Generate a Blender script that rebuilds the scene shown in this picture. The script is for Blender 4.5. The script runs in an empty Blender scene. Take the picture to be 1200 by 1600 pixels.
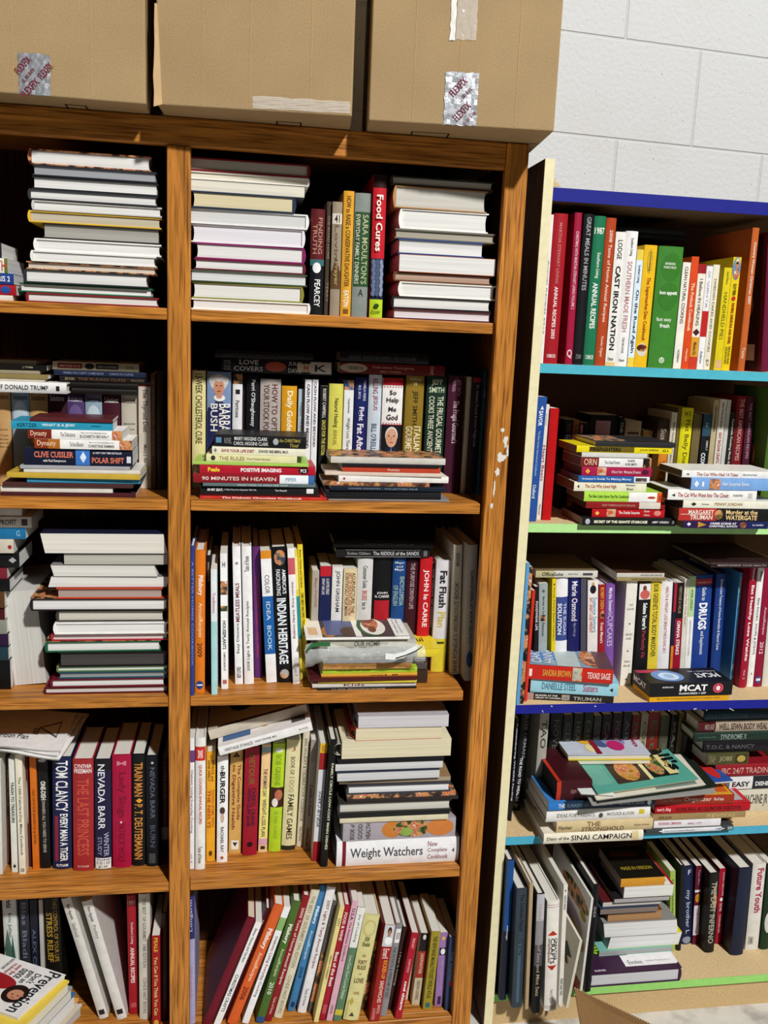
import bpy, bmesh, math, random
from mathutils import Vector, Matrix
random.seed(11)
SC = bpy.context.scene
COL = SC.collection
CAMZ = 1.51
DIST = 1.7113
FP = 1412.0          # focal length in pixels of a 1200 x 1600 frame

# ---------------------------------------------------------------- camera
def cross(a, b): return Vector(a).cross(Vector(b))
_r = Vector((8900, 108, FP)).normalized()
_d = Vector((-314, 7411, FP)); _d = (_d - _r * _d.dot(_r)).normalized()
_n = _r.cross(_d)
CAM = Vector((0, -DIST, CAMZ))
def ray(px, py):
    v = Vector(((px - 600) / FP, (py - 800) / FP, 1.0))
    return Vector((_r.dot(v), _n.dot(v), -_d.dot(v)))
def at(px, py, Y=0.0):
    w = ray(px, py); t = (Y - CAM.y) / w.y
    return CAM + w * t
def atz(px, py, Z):
    w = ray(px, py); t = (Z - CAM.z) / w.z
    return CAM + w * t
def Xat(px, Y, Z):
    u = (px - 600) / FP; dy = Y - CAM.y; dz = Z - CAM.z
    a = _r.x - u * _r.z
    return -((_n.x - u * _n.z) * dy - (_d.x - u * _d.z) * dz) / a
def Zat(py, X, Y):
    v = (py - 800) / FP; dy = Y - CAM.y
    a = -_d.y + v * _d.z
    return CAM.z - ((_r.y - v * _r.z) * X + (_n.y - v * _n.z) * dy) / a
cam_d = bpy.data.cameras.new('camera'); cam = bpy.data.objects.new('camera', cam_d); COL.objects.link(cam)
cam_d.sensor_fit = 'VERTICAL'; cam_d.sensor_height = 32.0; cam_d.lens = 32.0 * FP / 1600.0
cam_d.clip_start = 0.05
# camera axes expressed in the world
ax = Vector((_r.x, _n.x, -_d.x)); ay = -Vector((_r.y, _n.y, -_d.y)); az = -Vector((_r.z, _n.z, -_d.z))
M = Matrix((ax, ay, az)).transposed().to_4x4(); M.translation = CAM
cam.matrix_world = M
SC.camera = cam

# ---------------------------------------------------------------- materials
_mats = {}
def lin(h):
    c = [int(h[i:i + 2], 16) / 255 for i in (0, 2, 4)]
    return tuple([x / 12.92 if x <= .04045 else ((x + .055) / 1.055) ** 2.4 for x in c] + [1])
def mat(h, rough=.45, kind='plain'):
    key = (h, rough, kind)
    if key in _mats: return _mats[key]
    m = bpy.data.materials.new(kind + '_' + h); m.use_nodes = True
    nt = m.node_tree; N = nt.nodes; Lk = nt.links; b = N['Principled BSDF']
    c = lin(h)
    b.inputs['Roughness'].default_value = max(rough, .42) if kind in ('plain', 'photo') else rough
    b.inputs['Specular IOR Level'].default_value = .22
    tc = N.new('ShaderNodeTexCoord')
    def ramp(fac, stops):
        r = N.new('ShaderNodeValToRGB')
        while len(r.color_ramp.elements) < len(stops): r.color_ramp.elements.new(.5)
        for e, (p, cc) in zip(r.color_ramp.elements, stops): e.position = p; e.color = cc
        Lk.new(fac, r.inputs[0]); return r
    def noise(scale, sc3=(1, 1, 1), detail=3, rot=(0, 0, 0)):
        mp = N.new('ShaderNodeMapping'); mp.inputs['Scale'].default_value = sc3; mp.inputs['Rotation'].default_value = rot
        Lk.new(tc.outputs['Object'], mp.inputs[0])
        n = N.new('ShaderNodeTexNoise'); n.inputs['Scale'].default_value = scale; n.inputs['Detail'].default_value = detail
        Lk.new(mp.outputs[0], n.inputs[0]); return n
    def k(f): return tuple([min(1, x * f) for x in c[:3]] + [1])
    def bump(fac, st, dist=.001):
        bp = N.new('ShaderNodeBump'); bp.inputs['Strength'].default_value = st; bp.inputs['Distance'].default_value = dist
        Lk.new(fac, bp.inputs['Height']); Lk.new(bp.outputs[0], b.inputs['Normal']); return bp
    if kind == 'plain':
        n = noise(60, detail=4); r = ramp(n.outputs[0], [(.3, k(.93)), (.7, k(1.05))]); Lk.new(r.outputs[0], b.inputs['Base Color'])
    elif kind == 'pages':
        n = noise(1, (3, 3, 900), 2); n2 = noise(12)
        r = ramp(n.outputs[0], [(.3, k(.70)), (.5, k(.84)), (.7, k(.91))])
        Lk.new(r.outputs[0], b.inputs['Base Color']); bump(n.outputs[0], .3, .0005)
    elif kind == 'photo':       # mottled printed picture
        n = noise(55, detail=5); r = ramp(n.outputs[0], [(.3, k(.25)), (.45, k(.8)), (.55, (.65, .32, .12, 1)), (.62, (.5, .07, .04, 1)), (.72, (.75, .7, .5, 1))])
        Lk.new(r.outputs[0], b.inputs['Base Color'])
    elif kind in ('oakx', 'oakz'):
        s = (2.2, 26, 26) if kind == 'oakx' else (26, 26, 2.2)
        s2 = (9, 330, 330) if kind == 'oakx' else (330, 330, 9)
        n = noise(1.3, s, 4); n.inputs['Distortion'].default_value = 1.2
        ra = ramp(n.outputs[0], [(.28, k(.5)), (.43, k(.95)), (.53, k(.66)), (.72, k(1.2))])
        p = noise(1, s2, 2); rp = ramp(p.outputs[0], [(.36, (.42, .34, .3, 1)), (.5, (1, 1, 1, 1))])
        mx = N.new('ShaderNodeMix'); mx.data_type = 'RGBA'; mx.blend_type = 'MULTIPLY'; mx.inputs[0].default_value = .9
        Lk.new(ra.outputs[0], mx.inputs[6]); Lk.new(rp.outputs[0], mx.inputs[7]); Lk.new(mx.outputs[2], b.inputs['Base Color'])
        bump(p.outputs[0], .25, .0008)
    elif kind == 'card':
        n = noise(7, detail=4); n2 = noise(420, detail=2)
        r = ramp(n.outputs[0], [(.3, k(.9)), (.7, k(1.07))]); r2 = ramp(n2.outputs[0], [(.3, (.8, .8, .8, 1)), (.6, (1.05, 1.05, 1.05, 1))])
        mx = N.new('ShaderNodeMix'); mx.data_type = 'RGBA'; mx.blend_type = 'MULTIPLY'; mx.inputs[0].default_value = .8
        Lk.new(r.outputs[0], mx.inputs[6]); Lk.new(r2.outputs[0], mx.inputs[7]); Lk.new(mx.outputs[2], b.inputs['Base Color'])
        w = noise(1, (9, 9, .8), 3); bump(w.outputs[0], .35, .004)
    elif kind == 'concrete':
        n = noise(14, detail=8); r = ramp(n.outputs[0], [(.35, k(.62)), (.5, k(.95)), (.7, k(1.08))]); Lk.new(r.outputs[0], b.inputs['Base Color']); bump(n.outputs[0], .3, .004)
    elif kind == 'chip':
        n = noise(240, detail=3); n2 = noise(6); r = ramp(n.outputs[0], [(.3, k(.84)), (.65, k(1.06))]); Lk.new(r.outputs[0], b.inputs['Base Color'])
    elif kind == 'block':
        mp = N.new('ShaderNodeMapping'); mp.inputs['Rotation'].default_value = (math.pi / 2, 0, 0)
        mp.inputs['Location'].default_value = WALL_OFF
        Lk.new(tc.outputs['Object'], mp.inputs[0])
        br = N.new('ShaderNodeTexBrick'); br.inputs['Scale'].default_value = 1; br.inputs['Brick Width'].default_value = .405; br.inputs['Row Height'].default_value = BLOCK_H
        br.inputs['Mortar Size'].default_value = .004; br.inputs['Mortar Smooth'].default_value = .6; br.offset = .5
        for i in (1, 2): br.inputs[i].default_value = c
        br.inputs[3].default_value = k(.94)
        Lk.new(mp.outputs[0], br.inputs[0])
        n = noise(90, detail=6); n3 = noise(2.6, detail=5)
        st = ramp(n3.outputs[0], [(.55, (1, 1, 1, 1)), (.8, (.95, .91, .82, 1))])
        mx = N.new('ShaderNodeMix'); mx.data_type = 'RGBA'; mx.blend_type = 'MULTIPLY'; mx.inputs[0].default_value = 1
        Lk.new(br.outputs[0], mx.inputs[6]); Lk.new(st.outputs[0], mx.inputs[7])
        v = noise(160, (1, 1, 1), 2); vr = ramp(v.outputs[0], [(.262, (.3, .28, .26, 1)), (.29, (1, 1, 1, 1))])
        mx2 = N.new('ShaderNodeMix'); mx2.data_type = 'RGBA'; mx2.blend_type = 'MULTIPLY'; mx2.inputs[0].default_value = 1
        Lk.new(mx.outputs[2], mx2.inputs[6]); Lk.new(vr.outputs[0], mx2.inputs[7]); Lk.new(mx2.outputs[2], b.inputs['Base Color'])
        inv = N.new('ShaderNodeMath'); inv.operation = 'MULTIPLY_ADD'; inv.inputs[1].default_value = -2.0
        Lk.new(br.outputs[1], inv.inputs[0]); Lk.new(n.outputs[0], inv.inputs[2]); bump(inv.outputs[0], .55, .003)
    elif kind == 'metal':
        b.inputs['Metallic'].default_value = .75; b.inputs['Base Color'].default_value = c
        n = noise(60, detail=5); bump(n.outputs[0], .6, .002)
    elif kind == 'film':
        b.inputs['Base Color'].default_value = c; b.inputs['Alpha'].default_value = .34; b.inputs['Roughness'].default_value = .12
        n = noise(28, detail=4); bump(n.outputs[0], 1, .006)
    _mats[key] = m; return m

# ---------------------------------------------------------------- object helpers
def link_mesh(name, verts, faces, mats, fm=None, parent=None, local=None, smooth=False):
    me = bpy.data.meshes.new(name); me.from_pydata([tuple(v) for v in verts], [], faces)
    for m in mats: me.materials.append(m)
    if fm:
        for p, i in zip(me.polygons, fm): p.material_index = i
    bm = bmesh.new(); bm.from_mesh(me); bmesh.ops.recalc_face_normals(bm, faces=bm.faces); bm.to_mesh(me); bm.free()
    if smooth:
        for p in me.polygons: p.use_smooth = True
    o = bpy.data.objects.new(name, me); COL.objects.link(o)
    if parent: o.parent = parent
    if local is not None: o.matrix_local = local
    return o
class MB:
    """collects boxes and prisms of one part"""
    def __init__(s): s.v = []; s.f = []; s.m = []
    def box(s, x0, x1, y0, y1, z0, z1, mi=0):
        b = len(s.v)
        s.v += [(x0, y0, z0), (x1, y0, z0), (x1, y1, z0), (x0, y1, z0), (x0, y0, z1), (x1, y0, z1), (x1, y1, z1), (x0, y1, z1)]
        for q in ((0, 3, 2, 1), (4, 5, 6, 7), (0, 1, 5, 4), (1, 2, 6, 5), (2, 3, 7, 6), (3, 0, 4, 7)):
            s.f.append(tuple(b + i for i in q)); s.m.append(mi)
    def prism(s, pts, off, mi=0):
        b = len(s.v); n = len(pts); o = Vector(off)
        s.v += [tuple(p) for p in pts] + [tuple(Vector(p) + o) for p in pts]
        s.f += [tuple(b + i for i in range(n)), tuple(b + n + i for i in reversed(range(n)))]; s.m += [mi, mi]
        for i in range(n):
            j = (i + 1) % n; s.f.append((b + i, b + j, b + n + j, b + n + i)); s.m.append(mi)
    def tube(s, pts, r, seg=6, mi=0, closed=False):
        b = len(s.v); n = len(pts); pts = [Vector(p) for p in pts]
        for i, p in enumerate(pts):
            a = pts[(i + 1) % n] if (closed or i < n - 1) else p
            c = pts[i - 1] if (closed or i > 0) else p
            t = (a - c).normalized(); u = t.orthogonal().normalized()
            ref = Vector((0, 0, 1)) if abs(t.z) < .9 else Vector((1, 0, 0)); u = t.cross(ref).normalized(); w = t.cross(u)
            for k in range(seg):
                an = 2 * math.pi * k / seg; s.v.append(tuple(p + (u * math.cos(an) + w * math.sin(an)) * r))
        m = n if closed else n - 1
        for i in range(m):
            for k in range(seg):
                j = (i + 1) % n; k2 = (k + 1) % seg
                s.f.append((b + i * seg + k, b + i * seg + k2, b + j * seg + k2, b + j * seg + k)); s.m.append(mi)
        if not closed:
            s.f.append(tuple(b + k for k in range(seg))); s.f.append(tuple(b + (n - 1) * seg + k for k in range(seg))); s.m += [mi, mi]
    def build(s, name, mats, parent=None, local=None, smooth=False, bevel=0):
        o = link_mesh(name, s.v, s.f, mats if isinstance(mats, list) else [mats], s.m, parent, local, smooth)
        if bevel:
            md = o.modifiers.new('bevel', 'BEVEL'); md.width = bevel; md.segments = 3; md.limit_method = 'ANGLE'
        return o
def empty(name, loc, label, cat, group=None):
    o = bpy.data.objects.new(name, None); COL.objects.link(o); o.empty_display_size = .05
    o.location = loc; tag(o, label, cat, group); return o
LABELS = {}
def tag(o, label, cat, group=None):
    n = len(label.split())
    if n > 16 or n < 4: print('LABEL LENGTH', n, label)
    if label in LABELS: print('DUPLICATE LABEL', label)
    LABELS[label] = 1
    o['label'] = label; o['category'] = cat
    if group: o['group'] = group

def text_mesh(s, bold=.012):
    cu = bpy.data.curves.new('t', 'FONT'); cu.body = s; cu.resolution_u = 2; cu.offset = bold
    ob = bpy.data.objects.new('t', cu); me = bpy.data.meshes.new_from_object(ob)
    v = [tuple(p.co) for p in me.vertices]; f = [tuple(p.vertices) for p in me.polygons]
    bpy.data.objects.remove(ob); bpy.data.curves.remove(cu); bpy.data.meshes.remove(me)
    if not v: return [], []
    x0 = min(p[0] for p in v); x1 = max(p[0] for p in v); y0 = min(p[1] for p in v); y1 = max(p[1] for p in v)
    if any(ch.islower() for ch in s) is False: pass
    return [((p[0] - x0) / max(1e-6, x1 - x0), (p[1] - y0) / max(1e-6, y1 - y0)) for p in v], f

def laid(name, V, F, FM, mats, place, parent, local, cuts):
    """V: (a, b, layer) in the plane of the surface; cut in strips so it can follow a rounded spine"""
    bm = bmesh.new(); vs = [bm.verts.new(p) for p in V]
    for f, i in zip(F, FM):
        try: bm.faces.new([vs[k] for k in f]).material_index = i
        except ValueError: pass
    if cuts:
        for k in range(1, 8):
            bmesh.ops.bisect_plane(bm, geom=bm.verts[:] + bm.edges[:] + bm.faces[:], plane_co=(0, k / 8, 0), plane_no=(0, 1, 0), dist=1e-6)
    for v in bm.verts: v.co = Vector(place(v.co.x, v.co.y, int(round(v.co.z * 1000))))
    me = bpy.data.meshes.new(name); bm.to_mesh(me); bm.free()
    for m in mats: me.materials.append(m)
    o = bpy.data.objects.new(name, me); COL.objects.link(o); o.parent = parent
    if local is not None: o.matrix_local = local
    return o
def letters(name, items, place, parent, local=None, cuts=False):
    """items: (string, colour, mapping u,v -> (a,b), boldness); place: (a,b) -> point. one mesh"""
    V = []; F = []; FM = []; mats = []; idx = {}
    for s, colr, mp, bold in items:
        v, f = text_mesh(s, bold)
        if not v: continue
        if colr not in idx: idx[colr] = len(mats); mats.append(mat(colr, .4))
        b = len(V); V += [(*mp(u, w), 0) for u, w in v]
        F += [tuple(b + i for i in q) for q in f]; FM += [idx[colr]] * len(f)
    if not V: return None
    return laid(name, V, F, FM, mats, lambda x, y, l: place(x, y), parent, local, cuts)

# ---------------------------------------------------------------- the book
# own frame: x along the spine, y from the spine to the fore edge, z thickness
def T(s, a0, a1, h, col, c=.5, m='d', b=.012): return ('T', s, a0, a1, h, col, c, m, b)
def P(a0, a1, c0, c1, col, shape='r', kind='plain'): return ('P', a0, a1, c0, c1, col, shape, kind)
def shapes(name, items, place, parent, local, cuts=False):
    V = []; F = []; FM = []; mats = []
    for n, (_, a0, a1, c0, c1, colr, shp, kind) in enumerate(items):
        b = len(V)
        if shp == 'r': pts = [(a0, c0), (a1, c0), (a1, c1), (a0, c1)]
        elif shp == 'e': pts = [((a0 + a1) / 2 + (a1 - a0) / 2 * math.cos(t * math.pi / 14), (c0 + c1) / 2 + (c1 - c0) / 2 * math.sin(t * math.pi / 14)) for t in range(28)]
        elif shp == 'd': pts = [(a0, (c0 + c1) / 2), ((a0 + a1) / 2, c0), (a1, (c0 + c1) / 2), ((a0 + a1) / 2, c1)]
        elif shp == 'v': pts = [(a0, c0), (a1, (c0 + c1) / 2), (a0, c1)]
        else: pts = [(a1, c0), (a0, (c0 + c1) / 2), (a1, c1)]
        if shp != 'r': pts = [(max(0, min(1, p[0])), max(0, min(1, p[1]))) for p in pts]
        V += [(p[0], p[1], n * .001) for p in pts]; F.append(tuple(range(b, b + len(pts)))); FM.append(n)
        mats.append(mat(colr, .4, kind))
    return laid(name, V, F, FM, mats, place, parent, local, cuts)

def book(root, local, L, D, Th, col, hard=1, pg='f1efe8', bands=(), art=(), top=(), skew=0, covkind='plain', gloss=.35):
    tc = min(.0024, Th * .16) if hard else min(.0007, Th * .12)
    ov = .003 if hard else .0002
    bul = (min(.0035, Th * .13) if hard else min(.0012, Th * .05))
    def sy(z):
        q = max(-1, min(1, 2 * z / Th - 1)); return bul * (q * q)
    # cover: U profile, cut where the spine changes colour
    sp = [(sy(Th * i / 8), Th * i / 8) for i in range(9)]
    inner = bul + tc + .0003
    prof = [(D, 0)] + sp + [(D, Th), (D, Th - tc), (inner, Th - tc), (inner, tc), (D, tc)]
    xs = sorted(set([0, L] + [max(0, min(L, b[0] * L)) for b in bands] + [max(0, min(L, b[1] * L)) for b in bands]))
    n = len(prof); V = []; F = []; FM = []; mats = [mat(col, gloss, covkind)]
    bm_idx = {}
    for b in bands:
        k = (b[2], b[3] if len(b) > 3 else 'plain')
        if k not in bm_idx: bm_idx[k] = len(mats); mats.append(mat(k[0], gloss, k[1]))
    for x in xs: V += [(x + skew * p[1] / Th, p[0], p[1]) for p in prof]
    for i in range(len(xs) - 1):
        xm = (xs[i] + xs[i + 1]) / 2 / L; mi = 0
        for b in bands:
            if b[0] <= xm <= b[1]: mi = bm_idx[(b[2], b[3] if len(b) > 3 else 'plain')]
        for k in range(n):
            k2 = (k + 1) % n; F.append((i * n + k, i * n + k2, (i + 1) * n + k2, (i + 1) * n + k))
            FM.append(mi if 1 <= k <= 8 else 0)
    F.append(tuple(range(n))); FM.append(0); F.append(tuple((len(xs) - 1) * n + k for k in range(n))); FM.append(0)
    link_mesh('cover', V, F, mats, FM, root, local)
    # page block with a slightly hollow fore edge
    e = ov; z0 = tc + .0001; z1 = Th - tc - .0001; y0 = inner + .0001; y1 = D - ov
    hol = min(.002, Th * .06) if hard else 0
    pf = [(y0, z0)] + [(y1 - hol * (1 - (2 * i / 4 - 1) ** 2), z0 + (z1 - z0) * i / 4) for i in range(5)] + [(y0, z1)]
    m = len(pf); V = [(e + skew * p[1] / Th, p[0], p[1]) for p in pf] + [(L - e + skew * p[1] / Th, p[0], p[1]) for p in pf]
    F = [tuple(range(m)), tuple(range(m, 2 * m))] + [(k, (k + 1) % m, m + (k + 1) % m, m + k) for k in range(m)]
    link_mesh('page_block', V, F, [mat(pg, .8, 'pages')], None, root, local)
    def clusters(q):
        q = sorted(q, key=lambda z: z[1] if z[0] == 'P' else z[2]); out = []; end = -9
        for z in q:
            s0, s1 = (z[1], z[2]) if z[0] == 'P' else (z[2], z[3])
            if out and s0 < end + .16: out[-1].append(z)
            else: out.append([z])
            end = max(end, s1)
        return out
    tx = [a for a in art if a[0] == 'T']; ps = [a for a in art if a[0] == 'P']
    if ps:
        order = {id(z): n for n, z in enumerate(ps)}
        for g in clusters(ps):
            g.sort(key=lambda z: order[id(z)])
            shapes('spine_picture', g, lambda a, c, i: (a * L, sy(c * Th) - .0003 - .00012 * i, c * Th), root, local, True)
    def mk(a0, a1, h, c, md):
        if md == 'd': return lambda u, v: (a0 + (a1 - a0) * u, c - h / 2 + h * v)
        if md == 'u': return lambda u, v: (a1 - (a1 - a0) * u, c + h / 2 - h * v)
        return lambda u, v: (a1 - (a1 - a0) * v, c - h / 2 + h * u)
    if tx:
        k0 = .0004 + .00012 * len(ps)
        for g in clusters(tx):
            letters('title_lettering', [(s, cl, mk(a0, a1, h, c, md), bd) for (_, s, a0, a1, h, cl, c, md, bd) in g],
                    lambda a, c: (a * L, sy(c * Th) - k0, c * Th), root, local, True)
    tt = [a for a in top if a[0] == 'T']; tp = [a for a in top if a[0] == 'P']
    if tp: shapes('cover_picture', tp, lambda a, c, i: (a * L, c * D, Th + .0003 + .00015 * i), root, local)
    if tt:
        letters('cover_lettering', [(s, cl, mk(a0, a1, h, c, md), bd) for (_, s, a0, a1, h, cl, c, md, bd) in tt],
                lambda a, c: (a * L, c * D, Th + .0004 + .00015 * len(tp)), root, local)

R90 = math.pi / 2
ROW = {'z': 0, 'items': [], 'tops': []}
GRP = ''
def row(z, place, group, back=.30, k=1):
    ROW['k'] = k
    BAY[0] = 'L' if 'left' in group else 'R' if 'right bay' in group else 'P'
    ROW.update(z=z, items=[], tops=[], place=place, group=group, back=back)
    lim = {'in': (-9, 9), 'L': (lx1, cx0 + .009), 'R': (cx1 - .009, rx1 - .0255), 'P': (bx1 + .001, bR - .001)}[BAY[0]]
    ROW.update(lo=lim[0], hi=lim[1])
BAY = ['in']
def clampx(a, b, Y=1):
    c = False
    if Y < .0088 and BAY[0] in 'LR':
        if BAY[0] == 'L' and b > cx0 - .0006: b = cx0 - .0006; c = True
        if BAY[0] == 'R' and a < cx1 + .0006: a = cx1 + .0006; c = True
    if a < ROW['lo'] + .0006: a = ROW['lo'] + .0006; c = True
    if b > ROW['hi'] - .0006: b = ROW['hi'] - .0006; c = True
    return a, b, c
def s(xl, xr, xt, yt, f, col, desc, art=(), bands=(), hard=1, D=None, pg='efece2', name=None, cat='book', top=(), pages=0, kind='plain', k=None, side=()):
    k = k or ROW.get('k', 1)
    if isinstance(art, tuple) and art and isinstance(art[0], str): art = [art]
    if k != 1:
        art = [(q[0], q[1], q[2] * k, q[3] * k, *q[4:]) if q[0] == 'T' else (q[0], q[1] * k, q[2] * k if q[2] < .995 else 1, *q[3:]) for q in art]
        bands = [(q[0] * k, q[1] * k if q[1] < .995 else 1, *q[2:]) for q in bands]
    ROW['items'].append(dict(xl=xl, xr=xr, xt=xt, yt=yt, f=f, col=col, desc=desc, art=list(art) if isinstance(art, (list, tuple)) and (not art or not isinstance(art[0], str)) else [art],
                             bands=bands, hard=hard, D=D, pg=pg, name=name or ('hardcover_book' if hard else 'paperback_book'), cat=cat, top=top, pages=pages, kind=kind, side=side))
def flush():
    z = ROW['z']; it = ROW['items']
    for b in it:
        if b['f'] >= 100: Y = atz((b['xl'] + b['xr']) / 2, b['f'], z).y
        else: Y = b['f'] / 100
        b['Y'] = Y; b['X0'] = Xat(b['xl'], Y, z); b['X1'] = Xat(b['xr'], Y, z)
        if b['xt'] is None: b['th'] = 0; b['H'] = Zat(b['yt'], b['X0'], Y) - z
        else:
            p = at(b['xt'], b['yt'], Y); b['th'] = math.atan2(p.x - b['X0'], p.z - z); b['H'] = math.hypot(p.x - b['X0'], p.z - z)
        b['X0'], b['X1'], _ = clampx(b['X0'], b['X1'], b['Y'])
        if abs(b['th']) < .006: b['th'] = 0
    lo = ROW['lo']
    for b in it:
        if b['th'] < 0 and b['X0'] + b['H'] * math.tan(b['th']) < lo + .0006: b['th'] = min(0, math.atan((lo + .0008 - b['X0']) / b['H']))
    def gaps(a, b):
        h = min(a['H'] * math.cos(a['th']), b['H'] * math.cos(b['th']))
        return h, b['X0'] - a['X1'], b['X0'] + h * math.tan(b['th']) - a['X1'] - h * math.tan(a['th'])
    for _ in range(4):
        for i in list(range(len(it) - 1)) + list(reversed(range(len(it) - 1))):
            a, b = it[i], it[i + 1]
            h, g0, g1 = gaps(a, b)
            o = .0008 - g0
            if o > 0:
                if abs(a['Y'] - b['Y']) < .004: a['X1'] -= o / 2; b['X0'] += o / 2
                elif a['Y'] > b['Y']: a['X1'] -= o
                else: b['X0'] += o
                if a['X1'] - a['X0'] < .004:
                    a['X0'] = a['X1'] - .004
                if b['X1'] - b['X0'] < .004: b['X1'] = b['X0'] + .004
            h, g0, g1 = gaps(a, b)
            if g1 < .0006:
                if a['th'] > 0: a['th'] = max(b['th'] if g0 < .001 else -1, math.atan(max(-1, (b['X0'] + h * math.tan(b['th']) - a['X1'] - .0008) / h)))
                else: b['th'] = min(0, math.atan((a['X1'] + h * math.tan(a['th']) + .0008 - b['X0']) / h))
    for b in it:
        th = b['th']; w = max(.003, (b['X1'] - b['X0']) * math.cos(th)); H = b['H']; Y = b['Y']
        D = b['D'] or min(.19, H * (.68 if b['hard'] else .66))
        D = min(D, ROW['back'] - Y - .004)
        root = empty(b['name'], (b['X0'] if th <= 0 else b['X1'], Y, z + .0003), b['desc'] + ' ' + ROW['place'], b['cat'], ROW['group'])
        root.rotation_euler = (0, th, 0)
        off = Matrix.Translation((0 if th <= 0 else -w, 0, 0))
        if b['pages']:   # fore edge to the front
            loc = off @ Matrix.Translation((w, D, H)) @ Matrix.Rotation(math.pi, 4, 'Z') @ Matrix.Rotation(R90, 4, 'Y')
        else: loc = off @ Matrix.Translation((0, 0, H)) @ Matrix.Rotation(R90, 4, 'Y')
        book(root, loc, H, D, w, b['col'], b['hard'], b['pg'], b['bands'], b['art'], b['top'], covkind=b['kind'])
        if b['side']: shapes('cover_picture', b['side'], lambda a, c, i: (a * H, c * D, -.0003 - .00012 * i), root, loc)
        xa = b['X0'] + H * math.sin(th); ROW['tops'].append((min(xa, xa + w), max(xa, xa + w), Y, Y + D, z + H * math.cos(th) + (w * math.sin(abs(th)) if th else 0)))
    ROW['items'] = []
ORD = ['top', 'second', 'third', 'fourth', 'fifth', 'sixth', 'seventh', 'eighth', 'ninth', 'tenth', 'eleventh', 'twelfth', 'thirteenth', 'fourteenth', 'fifteenth', 'sixteenth']
def stack(name, Y, items, base=None, group=None, jit=.004):
    """items from the top down: dict(x=(x0,x1), y=top pixel, c=colour, m=mode, d=description, ...)"""
    zs = []
    for b in items:
        Yb = Y + b.get('dy', 0) / 100
        zs.append(at((b['x'][0] + b['x'][1]) / 2, b['y'], Yb).z)
    if base == 'tops':
        a = items[-1]; xa = Xat(a['x'][0], Y, zs[-1]); xb = Xat(a['x'][1], Y, zs[-1])
        c = [t[4] for t in ROW['tops'] if t[1] > xa and t[0] < xb]
        nb = max(c) if c else ROW['z']
        th = zs[-1] - at((a['x'][0] + a['x'][1]) / 2, a['yb'], Y).z
        sh = nb + th - zs[-1]; zs = [q + sh for q in zs]; base = nb
    if base is None: base = ROW['z']
    n = len(items)
    for i, b in enumerate(items):
        z1 = zs[i]; z0 = (zs[i + 1] if i + 1 < n else base) + .0004
        if z1 - z0 < .0016: z1 = z0 + .0016
        Th = z1 - z0; Yb = Y + b.get('dy', 0) / 100 + random.uniform(-jit, jit) * (0 if b.get('dy') is not None else 1)
        zm = (z0 + z1) / 2
        X0 = Xat(b['x'][0], Yb, zm); X1 = Xat(b['x'][1], Yb, zm); X0, X1, cl = clampx(X0, X1, Yb); W = X1 - X0
        m = b.get('m', 'S'); hard = b.get('h', 1)
        yaw = math.radians(b.get('yaw', 0 if cl else random.uniform(-.6, .6)))
        nm = b.get('n') or ('hardcover_book' if hard else 'paperback_book')
        cat = b.get('cat') or ('magazine' if 'magazine' in nm else 'notebook' if 'notebook' in nm else 'book')
        w = ORD[i] if i < n - 1 else 'bottom one'
        if n == 1: lab = b['d'] + ', ' + name
        else: lab = b['d'] + ', ' + (w if i else 'top one') + ' in ' + name
        root = empty(nm, ((X0 + X1) / 2, Yb, z0), lab, cat, group or ROW.get('group'))
        root.rotation_euler = (0, 0, yaw)
        O = Matrix.Translation((-W / 2, 0, 0))
        if m == 'S': D = b.get('D', W * .66); loc = O; L = W
        elif m == 'F': D = b.get('D', W * .68); L = W; loc = O @ Matrix.Translation((W, D, 0)) @ Matrix.Rotation(math.pi, 4, 'Z')
        elif m == 'L': L = min(b.get('D', W * 1.3), ROW['back'] - Yb - .01); D = W; loc = O @ Matrix.Translation((0, L, 0)) @ Matrix.Rotation(-R90, 4, 'Z')
        elif m == 'R': L = min(b.get('D', W * 1.3), ROW['back'] - Yb - .01); D = W; loc = O @ Matrix.Translation((W, 0, 0)) @ Matrix.Rotation(R90, 4, 'Z')
        if m in 'SF': D = min(D, ROW['back'] - Yb - .01)
        book(root, loc, L, D, Th, b['c'], hard, b.get('pg', 'f3f2ee'), b.get('bands', ()), b.get('a', ()), b.get('top', ()), b.get('skew', 0), b.get('k', 'plain'))
        b['root'] = root; b['Th'] = Th; b['L'] = L; b['Dd'] = D; b['z0'] = z0
def I(x0, x1, y, c, d, m='S', **k):
    k.update(x=(x0, x1), y=y, c=c, d=d, m=m)
    if 'a' in k and isinstance(k['a'], tuple): k['a'] = [k['a']] if k['a'] else []
    return k
# ================================================================ the setting
BLOCK_H = .222
WALL_OFF = (0, 0, 0)
def zr(v): return CAMZ + v
S1, S2, S3, S4, S5 = zr(.040), zr(-.3095), zr(-.700), zr(-1.100), zr(-1.462)
wall_yaw = math.radians(5.5)
WY = .40
def structure(o, ): o['kind'] = 'structure'; return o
wp = at(1000, 55, WY + .06).z - .023; wx = at(1108, 85, WY + .07).x + .2025
WALL_OFF = (-(wx), -(wp), 0)
m = MB(); m.box(-1.7, 2.6, 0, .1, -.05, 2.75)
w = m.build('wall_back', mat('d2d3d3', .75, 'block')); w.location = (0, WY, 0); w.rotation_euler = (0, 0, wall_yaw); structure(w)
m = MB(); m.box(-1.7, 2.6, -3.2, .75, -.06, 0)
structure(m.build('floor', mat('d4d2cc', .7, 'concrete')))

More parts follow.
